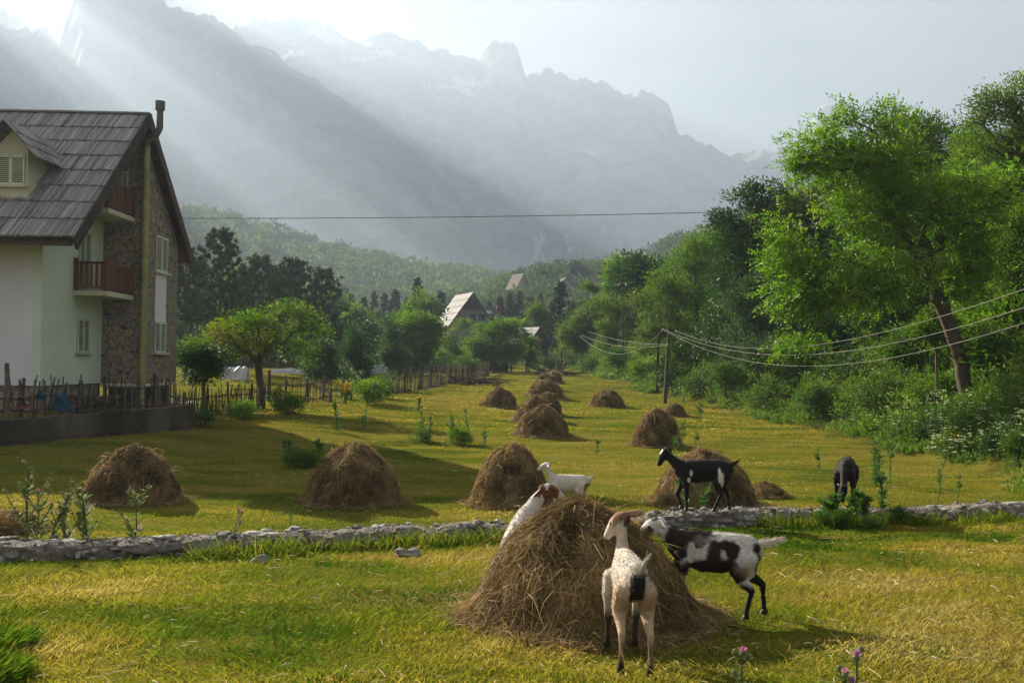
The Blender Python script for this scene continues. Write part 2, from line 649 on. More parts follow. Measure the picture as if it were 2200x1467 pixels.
massif('added_shade_crag', SHADE_CRAG, 1500, 1100, M_spur, cols=320, rows=60, seed=17, jag=.006, relief=.08, prof=1.0, back=.2)  # unseen crag added to block the sun and shape the shafts
PEAK = [(1600, 520), (1700, 380), (1745, 255), (1757, 233), (1772, 226), (1790, 222), (1812, 225), (1835, 238), (1880, 330), (1960, 450), (2050, 560)]
massif('right_peak', PEAK, 3400, 2900, M_rock, cols=160, rows=40, seed=21, jag=.01, prof=1.0)
# ------------------------------------------------------------------ ground sheet
def ground_mat():
    m, nt, ns, L = new_mat('meadow_ground')
    ge = ns.new('ShaderNodeNewGeometry')
    n1 = nd(ns, 'ShaderNodeTexNoise', i_Scale=.35, i_Detail=6, i_Roughness=.6)
    n2 = nd(ns, 'ShaderNodeTexNoise', i_Scale=9.0, i_Detail=6, i_Roughness=.7)
    mp = nd(ns, 'ShaderNodeMapping')
    mp.inputs['Scale'].default_value = (.5, 1.6, 1)        # mown swaths run across the field
    L.new(ge.outputs['Position'], mp.inputs[0])
    L.new(mp.outputs[0], n1.inputs['Vector'])
    L.new(ge.outputs['Position'], n2.inputs['Vector'])
    ad = nd(ns, 'ShaderNodeMath', operation='MULTIPLY_ADD')
    L.new(n2.outputs['Fac'], ad.inputs[0])
    ad.inputs[1].default_value = .5
    su = nd(ns, 'ShaderNodeMath', operation='MULTIPLY_ADD')
    L.new(n1.outputs['Fac'], su.inputs[0])
    su.inputs[1].default_value = 1.0
    su.inputs[2].default_value = -.25
    L.new(su.outputs[0], ad.inputs[2])
    cr = ramp(ns, [(.28, (.026, .043, .006)), (.42, (.072, .082, .010)), (.55, (.125, .112, .016)), (.68, (.14, .105, .030))])
    L.new(ad.outputs[0], cr.inputs[0])
    b = nd(ns, 'ShaderNodeBsdfPrincipled', i_Roughness=.9)
    b.inputs['Specular IOR Level'].default_value = 0
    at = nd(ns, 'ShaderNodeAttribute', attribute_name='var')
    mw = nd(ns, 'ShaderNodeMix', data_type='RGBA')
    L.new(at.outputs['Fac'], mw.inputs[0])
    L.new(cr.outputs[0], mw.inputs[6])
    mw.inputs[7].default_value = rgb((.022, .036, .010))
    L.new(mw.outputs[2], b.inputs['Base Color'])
    n3 = nd(ns, 'ShaderNodeTexNoise', i_Scale=22, i_Detail=5)
    L.new(ge.outputs['Position'], n3.inputs['Vector'])
    bp = nd(ns, 'ShaderNodeBump', i_Strength=.6, i_Distance=.08)
    L.new(n3.outputs['Fac'], bp.inputs['Height'])
    L.new(bp.outputs[0], b.inputs['Normal'])
    o = ns.new('ShaderNodeOutputMaterial')
    L.new(b.outputs[0], o.inputs[0])
    return m


def grid_axis(segs):
    out = []
    for a, b, st in segs:
        out.append(np.arange(a, b, st))
    return np.concatenate(out)


gx = grid_axis([(-4200, -400, 200), (-400, -60, 20), (-60, -20, 2), (-20, 30, .3), (30, 80, 2.5), (80, 400, 20), (400, 4201, 200)])
gy = grid_axis([(-280, -20, 40), (-20, 2, 2), (2, 60, .3), (60, 140, 1.2), (140, 460, 6), (460, 1000, 60), (1000, 3801, 200)])
GX, GY = np.meshgrid(gx, gy)
GZ = ground(GX, GY)
gm = MB()
nx = len(gx)
i = np.arange(len(gy) - 1)[:, None] * nx
j = np.arange(nx - 1)[None]
# dark green leaf-litter soil under the woods, turf elsewhere
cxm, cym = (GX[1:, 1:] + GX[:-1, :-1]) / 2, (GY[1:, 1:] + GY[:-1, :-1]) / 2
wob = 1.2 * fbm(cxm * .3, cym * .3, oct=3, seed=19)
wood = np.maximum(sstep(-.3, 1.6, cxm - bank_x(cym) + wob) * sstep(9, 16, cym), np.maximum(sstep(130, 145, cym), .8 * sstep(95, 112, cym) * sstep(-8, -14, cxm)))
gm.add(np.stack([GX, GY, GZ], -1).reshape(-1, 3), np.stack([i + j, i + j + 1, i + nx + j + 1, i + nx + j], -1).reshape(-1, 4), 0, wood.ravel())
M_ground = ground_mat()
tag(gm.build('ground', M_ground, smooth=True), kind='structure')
# ------------------------------------------------------------------ wooded hills
M_hill = rock_mat('hill_soil', (.03, .05, .015), (.06, .08, .025), (.12, .12, .05), (.7, .7, .7), .03)
M_wood = mat_leaf('far_woodland_leaf', [(.05, (.05, .08, .03)), (.5, (.10, .135, .045)), (.95, (.23, .26, .08))], trans=.3, nscale=.02, namt=.45, rough=.9, spec=0)
M_wood2 = mat_leaf('scrub_leaf', [(.05, (.03, .055, .02)), (.5, (.065, .10, .035)), (.95, (.14, .18, .06))], trans=.25, nscale=.03, namt=.4, rough=.9, spec=0)


def canopies(m, C, R, per, seed, tall=1.0):
    """many tree crowns of a far wood, each a dome of leaf clumps"""
    r_ = np.random.default_rng(seed)
    k = len(C)
    R = np.broadcast_to(R, (k,))
    idx = np.repeat(np.arange(k), per)
    d = unit(r_.normal(size=(len(idx), 3)))
    d[:, 2] = np.abs(d[:, 2]) * 1.0 - .15
    rad = .7 + .4 * r_.random(len(idx))
    P = C[idx] + d * (R[idx] * rad)[:, None] * np.array([1, 1, tall]) + np.array([0, 0, 1]) * (R[idx] * tall * .8)[:, None]
    Dv = unit(r_.normal(size=d.shape) + d * .5)
    cl = r_.random(k)
    m.cards(P, Dv, d + r_.normal(size=d.shape) * .5, R[idx] * (.35 + .35 * r_.random(len(idx))), R[idx] * .34, var=np.clip(.6 * cl[idx] + .4 * r_.random(len(idx)), 0, 1))
    return m


def face_points(V, n, seed, rows):
    r_ = np.random.default_rng(seed)
    i = r_.random(n) ** .8 * (rows - 1.01)
    j = r_.random(n) * (V.shape[1] - 1.01)
    i0, j0 = i.astype(int), j.astype(int)
    fi, fj = (i - i0)[:, None], (j - j0)[:, None]
    return (V[i0, j0] * (1 - fi) * (1 - fj) + V[i0 + 1, j0] * fi * (1 - fj) + V[i0, j0 + 1] * (1 - fi) * fj + V[i0 + 1, j0 + 1] * fi * fj)


HILL_L = [(-900, 455), (-300, 450), (100, 462), (300, 470), (400, 466), (480, 474), (560, 494), (640, 520), (720, 546), (800, 562), (880, 578), (960, 588), (1030, 594), (1080, 606), (1140, 625), (1200, 660)]
V = massif('wooded_hill', HILL_L, 620, 360, M_hill, cols=220, rows=40, jag=.01, relief=.10, seed=41, prof=.95, back=.3)
m = canopies(MB(), face_points(V, 3600, 1, 42), 3.0 + 2.2 * rng.random(3600), 36, 2)
tag(m.build('hillside_woodland', M_wood), 'sunlit broadleaf woodland covering the low hill on the left', kind='stuff')
HILL_R = [(1150, 640), (1240, 598), (1290, 580), (1340, 566), (1400, 538), (1450, 512), (1520, 492), (1600, 466), (1700, 425), (1760, 405), (2000, 335), (2200, 285), (2600, 250), (3100, 240)]
V = massif('scrub_hill', HILL_R, 470, 250, M_hill, cols=220, rows=40, jag=.01, relief=.08, seed=43, prof=.9, back=.3)
m = canopies(MB(), face_points(V, 4200, 3, 42), 1.5 + 1.3 * rng.random(4200), 24, 4)
tag(m.build('hillside_scrub', M_wood2), 'low dense scrub over the hill behind the right-hand bank', kind='stuff')
# trees of the village slope
r_ = np.random.default_rng(9)
n = 1500
yy = 215 + 215 * r_.random(n) ** .8
xx = yy * .05 + (r_.random(n) - .5) * (.34 * yy)
C = np.stack([xx, yy, ground(xx, yy)], -1)
# the slope is cleared around the houses
qx = PX0 + C[:, 0] / C[:, 1] * F
keep = np.ones(n, bool)
for (a, b, d, py) in [(1106, 1142, 330, 588), (1196, 1238, 320, 596), (1226, 1248, 385, 567), (1270, 1298, 370, 596), (1024, 1042, 400, 606)]:
    lim = CAMZ + (PY0 - py - 26) / F * yy
    keep &= ~((qx > a - 8) & (qx < b + 8) & (yy < d + 6) & (C[:, 2] + 6 > lim))
C, n = C[keep], int(keep.sum())
m = canopies(MB(), C, 2.2 + 2.0 * r_.random(n), 34, 5, 1.1)
tag(m.build('village_woodland', M_wood2), 'hazy tree cover among the far village houses', kind='stuff')
# ------------------------------------------------------------------ unseen banks added above the left ridge to cut the sunlight into shafts
M_added_cloud = mat_leaf('added_cloud', [(.0, (.70, .71, .73)), (1, (.82, .82, .83))], trans=.25, rough=1, spec=0, namt=.2, nscale=.004, tcol=(1, 1, 1))


def added_cloud_bank(slope0, slope1, y0, y1, zc, n, seed):
    """a long bank whose shadow falls between two lines of the sky, seen from the meadow; an unseen mass of cloud at height zc"""
    r_ = np.random.default_rng(seed)
    sx = PX0 + F * math.tan(SUN_AZ)
    sy = PY0 - F * math.tan(SUN_EL) / math.cos(SUN_AZ)
    m = MB()
    for k in range(n):
        f = (k + r_.random()) / n
        Y = y0 + (y1 - y0) * f ** .9
        g = .42 + .36 * r_.normal()
        px = 950 - 350 * f
        py = sy + (slope0 + (slope1 - slope0) * g) * (px - sx)
        P = W(px, py, Y)
        t = (zc + r_.normal() * 14 - P[2]) / SUN[2]
        c = P + SUN * t
        wid = (slope1 - slope0) * (px - sx) / F * Y
        r = min(80, max(16, wid * .17)) * r_.uniform(.7, 1.15)
        m.blob(c, (r * 1.5, r * 1.2, r * .45), 9, 13, noise=.25, seed=seed * 100 + k)
    o = m.build('added_cloud', M_added_cloud, None, True)
    return tag(o, kind='structure')


added_cloud_bank(.560, .665, 800, 2250, 1080, 185, 3)
added_cloud_bank(.83, 1.0, 800, 1900, 1080, 110, 5)
# ------------------------------------------------------------------ trees
M_bark = mat_noise('bark', [(.3, (.035, .026, .018)), (.7, (.13, .10, .075))], scale=9, bump=.8, bscale=22, stretch=(2, 2, .5), rough=.95)
M_walnut = mat_leaf('walnut_leaf', [(.1, (.04, .105, .004)), (.5, (.125, .235, .008)), (.9, (.28, .36, .028))], trans=.45, rough=.45, spec=.3)
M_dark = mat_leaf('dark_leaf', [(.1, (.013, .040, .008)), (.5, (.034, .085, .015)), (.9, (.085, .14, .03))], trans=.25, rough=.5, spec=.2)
M_green = mat_leaf('green_leaf', [(.1, (.03, .08, .006)), (.5, (.09, .17, .013)), (.9, (.21, .27, .034))], trans=.45)
M_grey = mat_leaf('greygreen_leaf', [(.1, (.022, .055, .018)), (.5, (.05, .10, .038)), (.9, (.11, .16, .08))], trans=.35)
M_olive = mat_leaf('olive_leaf', [(.1, (.03, .07, .008)), (.5, (.085, .14, .016)), (.9, (.18, .215, .036))], trans=.45)
M_yellow = mat_leaf('turning_leaf', [(.05, (.025, .08, .008)), (.5, (.085, .165, .012)), (.72, (.22, .21, .016)), (.95, (.38, .24, .022))], trans=.5, nscale=.35, namt=.65)
M_pine = mat_leaf('pine_needles', [(.1, (.025, .046, .020)), (.5, (.055, .082, .034)), (.9, (.11, .13, .065))], trans=.1, rough=.8, spec=.05)
M_pine2 = mat_leaf('spruce_needles', [(.1, (.014, .024, .012)), (.5, (.03, .042, .02)), (.9, (.075, .07, .045))], trans=.1, rough=.8, spec=.05)


def lobesP(d, L, bx, by, bz, seed=0, spread=.35):
    r_ = np.random.default_rng(seed + 100)
    out = []
    for l in L:
        px, py, rx, ry = l[:4]
        dy = l[4] if len(l) > 4 else r_.uniform(-1, 1) * spread * .5 * (rx + ry) / F * d
        c = W(px, py, d + dy)
        out.append((c - np.array([bx, by, bz]), np.array([rx, (rx + ry) * .5, ry]) / F * d))
    return out


def tree_mesh(trunk, r0, lobes, tips=140, per=40, ll=.12, lw=.06, spread=.35, seed=0, pinnate=False, droop=.3, inner=.45, twig=.006, up=.3, nsides=9, mats=None, flat=.6, fold=.12, out=.8, split=4):
    """returns (trunk builder, crown builder)"""
    r_ = np.random.default_rng(seed)
    tr, cr = MB(), MB()
    trunk = np.asarray(trunk, float)
    # break each lobe into a handful of smaller boughs so the crown has clumps and gaps
    big = lobes
    lobes = []
    for c, r in big:
        for q in range(split):
            v = unit(r_.normal(size=3))
            lobes.append((c + v * r * r_.uniform(.25, .85), r * r_.uniform(.38, .62)))
    # resample the trunk
    seg = np.linalg.norm(np.diff(trunk, axis=0), axis=1)
    s = np.concatenate([[0], np.cumsum(seg)])
    tt = np.linspace(0, s[-1], max(5, int(s[-1] / .35)))
    T = np.stack([np.interp(tt, s, trunk[:, k]) for k in range(3)], 1)
    T[1:-1] += r_.normal(size=(len(T) - 2, 3)) * r0 * .12
    nodes = [tuple(p) for p in T]
    parent = list(range(-1, len(T) - 1))
    start = int(len(T) * .35)
    # tip targets
    w = np.array([np.prod(r) ** (2 / 3) for c, r in lobes])
    w = w / w.sum()
    tipl = []
    for (c, r), wi in zip(lobes, w):
        k = max(2, int(round(tips * wi)))
        dv = unit(r_.normal(size=(k, 3)))
        rad = (inner + (1 - inner) * r_.random(k) ** .5) * (1 + .22 * vnoise(dv[:, 0] * 2.2, dv[:, 1] * 2.2, dv[:, 2] * 2.2, seed + 3))
        tipl.append(c + dv * r * rad[:, None])
    tipl = np.concatenate(tipl)
    # a few leading shoots reach past the crown so that its outline is ragged
    cen = np.average([c for c, r in lobes], axis=0, weights=w)
    rr_ = np.mean([r.mean() for c, r in lobes])
    pick = r_.random(len(tipl)) < .13
    tipl[pick] += unit(tipl[pick] - cen + np.array([0, 0, .4])) * (rr_ * r_.uniform(.2, .7, pick.sum()))[:, None]
    o = np.argsort(np.linalg.norm(tipl - T[-1], axis=1))
    tipl = tipl[o]
    tipnode = []
    A = np.array(nodes)
    pl = np.linalg.norm(np.diff(A, axis=0), axis=1)
    plen = list(np.concatenate([[0], np.cumsum(pl)]))
    ok = [i >= start for i in range(len(nodes))]
    for t in tipl:
        A = np.array(nodes)
        dd = np.linalg.norm(A - t, axis=1)
        cost = dd + .22 * np.array(plen) + np.where(np.array(ok), 0, 1e6) + .5 * np.clip(A[:, 2] - t[2] - .3 * dd, 0, None)
        b = int(np.argmin(cost))
        p0 = A[b]
        L_ = dd[b]
        k = max(1, int(L_ / .45))
        prev = b
        sag = unit(r_.normal(size=3)) * L_ * .10 + np.array([0, 0, up * .25 * L_])
        for q in range(1, k + 1):
            f = q / k
            p = p0 + (t - p0) * f + sag * (f * (1 - f) * 4) * .5
            nodes.append(tuple(p))
            parent.append(prev)
            plen.append(plen[prev] + L_ / k)
            ok.append(True)
            prev = len(nodes) - 1
        tipnode.append(prev)
    N = len(nodes)
    A = np.array(nodes)
    cnt = np.zeros(N)
    for q in tipnode:
        cnt[q] += 1
    kids = [[] for _ in range(N)]
    for i in range(N - 1, 0, -1):
        if parent[i] >= 0:
            cnt[parent[i]] += cnt[i]
            kids[parent[i]].append(i)
    tot = max(cnt[0], 1)
    rad = np.maximum(twig, r0 * (np.maximum(cnt, .6) / tot) ** .5)
    # the bole itself tapers gently and flares at the foot
    for i in range(len(T)):
        f = i / (len(T) - 1)
        rad[i] = max(rad[i], r0 * (1 - .45 * f)) * (1 + .35 * max(0, 1 - f * 9))
    # chains
    stack = [(0, None)]
    done = set()
    while stack:
        i, pr = stack.pop()
        ch = [pr] if pr is not None else []
        ch.append(i)
        while kids[i]:
            ks = sorted(kids[i], key=lambda q: -cnt[q] - (1e6 if q < len(T) else 0))
            for q in ks[1:]:
                stack.append((q, i))
            i = ks[0]
            ch.append(i)
        if len(ch) >= 2:
            rr = rad[ch].copy()
            if pr is not None:
                rr[0] = min(rr[0], rr[1] * 1.3)
            n = nsides if rr.max() > .08 else (5 if rr.max() > .02 else 3)
            tr.tube(A[ch], rr, n=n, cap=False)
    # leaves
    cc = np.array([np.average([c for c, r in lobes], axis=0, weights=w)])[0]
    tp = A[tipnode]
    pt = A[[parent[q] for q in tipnode]]
    dirs = unit(tp - pt)
    outw = unit(tp - cc)
    cl = r_.random(len(tp))
    spread = spread * .85
    k = int(per * 1.25)
    idx = np.repeat(np.arange(len(tp)), k)
    off = r_.normal(size=(len(idx), 3)) * spread * np.array([1, 1, flat])
    P = tp[idx] + off
    D = unit(off) * 1.0 + out * outw[idx] + dirs[idx] * .4 + r_.normal(size=off.shape) * .5
    D[:, 2] -= droop
    D = unit(D)
    Nn = unit(r_.normal(size=off.shape) * .7 + np.array([0, 0, 1.0]))
    var = np.clip(.55 * cl[idx] + .45 * r_.random(len(idx)), 0, 1)
    if pinnate:
        S = unit(np.cross(D, Nn))
        for q in range(pinnate):
            f = (q // 2 + 1) / (pinnate // 2 + 1)
            sd = 1 if q % 2 else -1
            last = q == pinnate - 1
            base = P + D * ll * 2.6 * f
            dd = D if last else unit(D * .55 + S * sd)
            jit = r_.normal(size=dd.shape) * .25
            cr.cards(base, dd + jit, Nn + r_.normal(size=dd.shape) * .3, ll * (.8 + .4 * r_.random(len(P))), lw, var=np.clip(var + r_.normal(size=len(P)) * .08, 0, 1), fold=fold)
    else:
        cr.cards(P, D, Nn, ll * (.7 + .6 * r_.random(len(P))), lw * (.7 + .6 * r_.random(len(P))), var=var, fold=fold)
    return tr, cr


def plant_tree(name, label, d, basepx, lobes, trunkpx, r0, leafmat, group=None, cat='tree', seed=1, loc=None, spread_d=.35, **kw):
    """a tree at depth d whose crown lobes are given by their outline in the photo"""
    a, _ = ray(basepx, 790)
    x = float(a * d)
    z = gz(x, d) - .05
    root = empty(name, (x, d, z), 0, label, cat, group)
    tk = [np.zeros(3)] + [W(p[0], p[1], d + (p[2] if len(p) > 2 else 0)) - np.array([x, d, z]) for p in trunkpx]
    lb = lobesP(d, lobes, x, d, z, seed, spread_d)
    tr, cr = tree_mesh(tk, r0, lb, seed=seed, **kw)
    tr.build('trunk', M_bark, root, smooth=True)
    cr.build('crown', leafmat, root)
    return root


G_BANK = 'trees on the right-hand bank'
plant_tree('walnut_tree', 'large bright green walnut tree leaning left on the bank, behind the power lines', 36, 2086,
           [(1805, 322, 92, 60), (1885, 345, 115, 80), (1745, 330, 50, 50), (1845, 250, 30, 20), (1920, 252, 24, 20), (1905, 285, 45, 32), (1790, 278, 38, 24), (1950, 430, 150, 100), (2040, 480, 105, 115), (1840, 470, 110, 80), (1735, 560, 80, 80), (1690, 640, 50, 60), (1780, 640, 100, 90), (1870, 575, 115, 80), (2060, 560, 65, 75), (1735, 725, 55, 38), (2090, 560, 50, 85), (2075, 400, 60, 70), (1700, 500, 40, 40), (1720, 370, 30, 50)],
           [(2066, 780), (2050, 730), (2036, 690), (2020, 650), (2008, 610), (1985, 565), (1945, 520), (1915, 470)], .25, M_walnut, G_BANK, seed=5, tips=700, per=11, pinnate=7, ll=.15, lw=.065, spread=.30, droop=.5, inner=.35)
plant_tree('broadleaf_tree', 'tall dark blue-green tree with sky behind its top, left of the walnut', 63, 1650,
           [(1665, 425, 42, 30), (1625, 450, 60, 45), (1570, 500, 60, 50), (1640, 520, 80, 60), (1560, 580, 80, 70), (1650, 600, 80, 70), (1690, 480, 40, 50), (1600, 660, 80, 60), (1660, 690, 70, 60), (1560, 720, 70, 50), (1640, 760, 80, 50), (1545, 470, 30, 25), (1600, 415, 26, 20)],
           [(1650, 700), (1640, 620), (1630, 540), (1625, 480)], .28, M_dark, G_BANK, seed=8, tips=330, per=70, ll=.22, lw=.11, spread=.42, inner=.5, droop=.1)
plant_tree('broadleaf_tree', 'greyish small-leaved tree low in front of the tall dark tree', 58, 1635,
           [(1620, 640, 55, 50), (1590, 700, 50, 45), (1655, 690, 48, 50), (1625, 600, 35, 30)],
           [(1632, 760), (1628, 700), (1622, 650)], .14, M_grey, G_BANK, seed=9, tips=160, per=60, ll=.13, lw=.07, spread=.30)
plant_tree('broadleaf_tree', 'mid green tree stepping down the bank left of the tall dark tree', 74, 1500,
           [(1500, 530, 45, 35), (1470, 570, 48, 40), (1520, 590, 55, 55), (1450, 620, 50, 45), (1500, 660, 60, 50), (1535, 520, 30, 30), (1420, 605, 25, 22), (1470, 700, 60, 50), (1520, 740, 60, 50), (1450, 750, 45, 40)],
           [(1500, 720), (1495, 650), (1495, 580)], .2, M_green, G_BANK, seed=10, tips=230, per=60, ll=.2, lw=.1, spread=.42)
plant_tree('broadleaf_tree', 'pale green thin-stemmed tree just behind the utility pole', 72, 1412,
           [(1430, 660, 42, 42), (1400, 700, 45, 40), (1445, 715, 38, 40), (1385, 650, 25, 28), (1395, 745, 30, 26), (1425, 620, 28, 24)],
           [(1412, 790), (1415, 740), (1420, 690)], .1, M_olive, G_BANK, seed=12, tips=170, per=55, ll=.15, lw=.08, spread=.34)
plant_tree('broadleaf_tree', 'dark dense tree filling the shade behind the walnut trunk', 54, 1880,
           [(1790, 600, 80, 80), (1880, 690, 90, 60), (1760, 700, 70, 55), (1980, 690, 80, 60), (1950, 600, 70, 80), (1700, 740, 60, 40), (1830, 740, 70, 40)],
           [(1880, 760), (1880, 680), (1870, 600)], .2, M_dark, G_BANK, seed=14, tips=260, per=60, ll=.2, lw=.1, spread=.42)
plant_tree('broadleaf_tree', 'airy olive tree on the skyline right of the walnut top', 64, 2010,
           [(1990, 280, 40, 28), (2040, 300, 45, 32), (1965, 330, 45, 40), (2080, 320, 35, 36), (2020, 360, 70, 45), (2070, 400, 60, 50), (1955, 275, 22, 18)],
           [(2015, 560), (2015, 450), (2015, 370)], .2, M_olive, G_BANK, seed=15, tips=210, per=50, ll=.2, lw=.09, spread=.45)
plant_tree('broadleaf_tree', 'tallest olive-green tree at the right edge of the photo', 50, 2170,
           [(2170, 215, 45, 30), (2130, 250, 45, 35), (2190, 290, 60, 60), (2130, 320, 50, 40), (2160, 390, 60, 60), (2210, 420, 60, 80), (2125, 210, 24, 20), (2120, 440, 40, 50), (2200, 180, 30, 18), (2230, 300, 60, 80)],
           [(2165, 640), (2165, 500), (2165, 380), (2170, 300)], .26, M_olive, G_BANK, seed=16, tips=320, per=60, ll=.17, lw=.08, spread=.42)
plant_tree('broadleaf_tree', 'warm green tree filling the gap between the walnut and the right edge', 56, 2115,
           [(2095, 300, 50, 36), (2115, 370, 65, 55), (2060, 390, 55, 50), (2120, 460, 60, 65), (2080, 520, 60, 60)],
           [(2112, 620), (2110, 500), (2105, 400)], .2, M_green, G_BANK, seed=20, tips=260, per=60, ll=.18, lw=.09, spread=.42)
plant_tree('broadleaf_tree', 'fresh green tree at the right edge under the tallest tree', 40, 2190,
           [(2170, 520, 45, 60), (2200, 600, 60, 60), (2150, 620, 40, 45), (2190, 460, 45, 45), (2235, 520, 45, 90)],
           [(2192, 690), (2190, 620), (2185, 550)], .12, M_green, G_BANK, seed=17, tips=210, per=60, ll=.14, lw=.075, spread=.34)
plant_tree('young_tree', 'thin bare-stemmed sapling standing left of the walnut trunk', 37, 2018,
           [(2010, 720, 34, 28), (2000, 690, 25, 22), (2030, 700, 24, 22)],
           [(2012, 770), (2008, 730)], .05, M_green, G_BANK, seed=18, tips=60, per=40, ll=.13, lw=.07, spread=.22)
plant_tree('young_tree', 'small slender tree in the bank scrub behind the lowest cable', 54, 1640,
           [(1630, 770, 36, 30), (1612, 745, 26, 22), (1650, 745, 25, 25)],
           [(1628, 800), (1628, 770)], .06, M_grey, G_BANK, seed=19, tips=70, per=45, ll=.12, lw=.06, spread=.24)
G_ORCH = 'orchard trees beyond the hay field'
plant_tree('fruit_tree', 'orchard tree with a tall leafy shoot, right of the red shed', 118, 1252,
           [(1240, 690, 38, 34), (1270, 660, 36, 28), (1222, 725, 32, 30), (1262, 715, 36, 34), (1240, 750, 34, 26), (1278, 622, 14, 7), (1262, 616, 12, 6)],
           [(1250, 760), (1256, 710), (1262, 670)], .2, M_olive, G_ORCH, seed=21, tips=190, per=55, ll=.24, lw=.12, spread=.42)
plant_tree('fruit_tree', 'round orchard tree nearest the bank, beneath the dead branch', 104, 1322,
           [(1320, 690, 42, 40), (1350, 720, 38, 38), (1302, 735, 34, 30), (1345, 665, 34, 28), (1310, 655, 30, 22), (1330, 755, 46, 26), (1375, 750, 30, 30)],
           [(1320, 775), (1322, 720), (1325, 690)], .2, M_olive, G_ORCH, seed=22, tips=190, per=55, ll=.22, lw=.11, spread=.42)
plant_tree('fruit_tree', 'broad orchard tree in front of the stone house', 108, 1060,
           [(1060, 712, 34, 18), (1085, 715, 34, 24), (1030, 742, 42, 24), (1090, 745, 38, 26), (1060, 757, 45, 22), (1098, 694, 16, 12)],
           [(1062, 790), (1060, 750), (1060, 720)], .22, M_green, G_ORCH, seed=23, tips=190, per=55, ll=.27, lw=.14, spread=.5)
plant_tree('fruit_tree', 'dense dark green orchard tree left of the stone house', 92, 882,
           [(900, 692, 44, 24), (865, 705, 34, 30), (890, 740, 46, 40), (922, 750, 34, 34), (930, 705, 24, 24)],
           [(885, 800), (886, 760), (888, 720)], .22, M_green, G_ORCH, seed=24, tips=210, per=60, ll=.24, lw=.12, spread=.45)
plant_tree('fruit_tree', 'small-leaved tree behind the wattle fence beside the white sheets', 80, 848,
           [(835, 710, 25, 28), (840, 745, 32, 32), (828, 775, 22, 18), (860, 770, 22, 20)],
           [(848, 810), (845, 770), (842, 740)], .1, M_grey, G_ORCH, seed=25, tips=140, per=55, ll=.17, lw=.09, spread=.32)
plant_tree('fruit_tree', 'upright young orchard tree with several stems, behind the yellow mullein', 66, 768,
           [(765, 755, 32, 32), (755, 790, 22, 24), (778, 790, 22, 24), (762, 725, 14, 16)],
           [(766, 835), (766, 800), (766, 770)], .07, M_grey, G_ORCH, seed=26, tips=130, per=55, ll=.15, lw=.08, spread=.28)
plant_tree('fruit_tree', 'twin-stemmed young orchard tree between the yellow tree and the mullein', 64, 696,
           [(690, 770, 34, 34), (705, 795, 24, 24), (672, 800, 20, 20), (685, 745, 22, 18)],
           [(694, 835), (694, 800), (692, 775)], .08, M_grey, G_ORCH, seed=27, tips=130, per=55, ll=.15, lw=.08, spread=.28)
plant_tree('fruit_tree', 'thin see-through tree below the pale roof slope', 118, 968,
           [(965, 735, 26, 32), (985, 700, 20, 16), (950, 765, 20, 20), (985, 760, 18, 22)],
           [(968, 790), (966, 750)], .12, M_olive, G_ORCH, seed=28, tips=90, per=45, ll=.26, lw=.12, spread=.45)
plant_tree('fruit_tree', 'small tree leaning on the left wall of the red shed', 112, 1136,
           [(1135, 735, 24, 26), (1118, 755, 18, 18), (1140, 765, 16, 16)],
           [(1136, 785), (1136, 755)], .1, M_green, G_ORCH, seed=29, tips=90, per=45, ll=.26, lw=.13, spread=.42)
plant_tree('fruit_tree', 'pale tree behind the red shed roof', 150, 1150,
           [(1150, 680, 26, 18), (1165, 700, 28, 16), (1130, 700, 20, 16), (1152, 666, 10, 10)],
           [(1150, 740), (1150, 705)], .15, M_olive, G_ORCH, seed=30, tips=90, per=45, ll=.36, lw=.18, spread=.6)
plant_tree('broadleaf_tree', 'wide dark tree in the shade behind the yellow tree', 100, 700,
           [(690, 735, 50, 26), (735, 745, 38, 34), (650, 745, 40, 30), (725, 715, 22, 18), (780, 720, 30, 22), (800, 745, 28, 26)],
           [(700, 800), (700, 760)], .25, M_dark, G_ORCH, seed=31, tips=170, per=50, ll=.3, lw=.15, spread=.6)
plant_tree('cherry_tree', 'spreading tree with yellowing leaves and a leaning trunk by the garden fence', 46, 562,
           [(600, 672, 55, 26), (530, 690, 50, 26), (650, 690, 50, 28), (690, 712, 26, 28), (478, 718, 36, 26), (590, 725, 80, 34), (520, 755, 60, 30), (440, 735, 40, 26), (650, 750, 50, 34), (408, 740, 18, 22), (500, 720, 50, 26), (570, 700, 60, 26)],
           [(564, 840), (556, 800), (554, 780), (562, 760), (590, 735)], .17, M_yellow, None, seed=33, tips=300, per=30, ll=.13, lw=.065, spread=.30, droop=.25)
plant_tree('plum_tree', 'small dark bushy tree between the house and the yellow tree', 44, 436,
           [(440, 785, 46, 34), (412, 765, 30, 30), (465, 775, 28, 30), (440, 810, 30, 18)],
           [(436, 850), (438, 810), (440, 790)], .08, M_dark, None, seed=34, tips=130, per=50, ll=.12, lw=.06, spread=.26)


# dead snag
def dead_tree():
    d = 100
    a, _ = ray(1345, 790)
    x = float(a * d)
    z = gz(x, d) - .05
    root = empty('dead_tree', (x, d, z), 0, 'bare dead tree with crooked branches poking above the orchard', 'tree')
    m = MB()
    O = np.array([x, d, z])
    for pts, r in [([(1340, 790), (1338, 730), (1336, 690), (1340, 650), (1342, 628), (1336, 612), (1325, 608)], .11), ([(1338, 700), (1352, 660), (1364, 650), (1372, 668)], .06), ([(1341, 640), (1358, 618), (1372, 616)], .04), ([(1336, 612), (1330, 604), (1318, 610)], .03), ([(1355, 655), (1362, 630), (1376, 640)], .03)]:
        P = np.array([W(px, py, d) for px, py in pts]) - O
        m.tube(P, np.linspace(r, r * .35, len(P)), n=6)
    m.build('trunk', M_bark, root, smooth=True)


dead_tree()


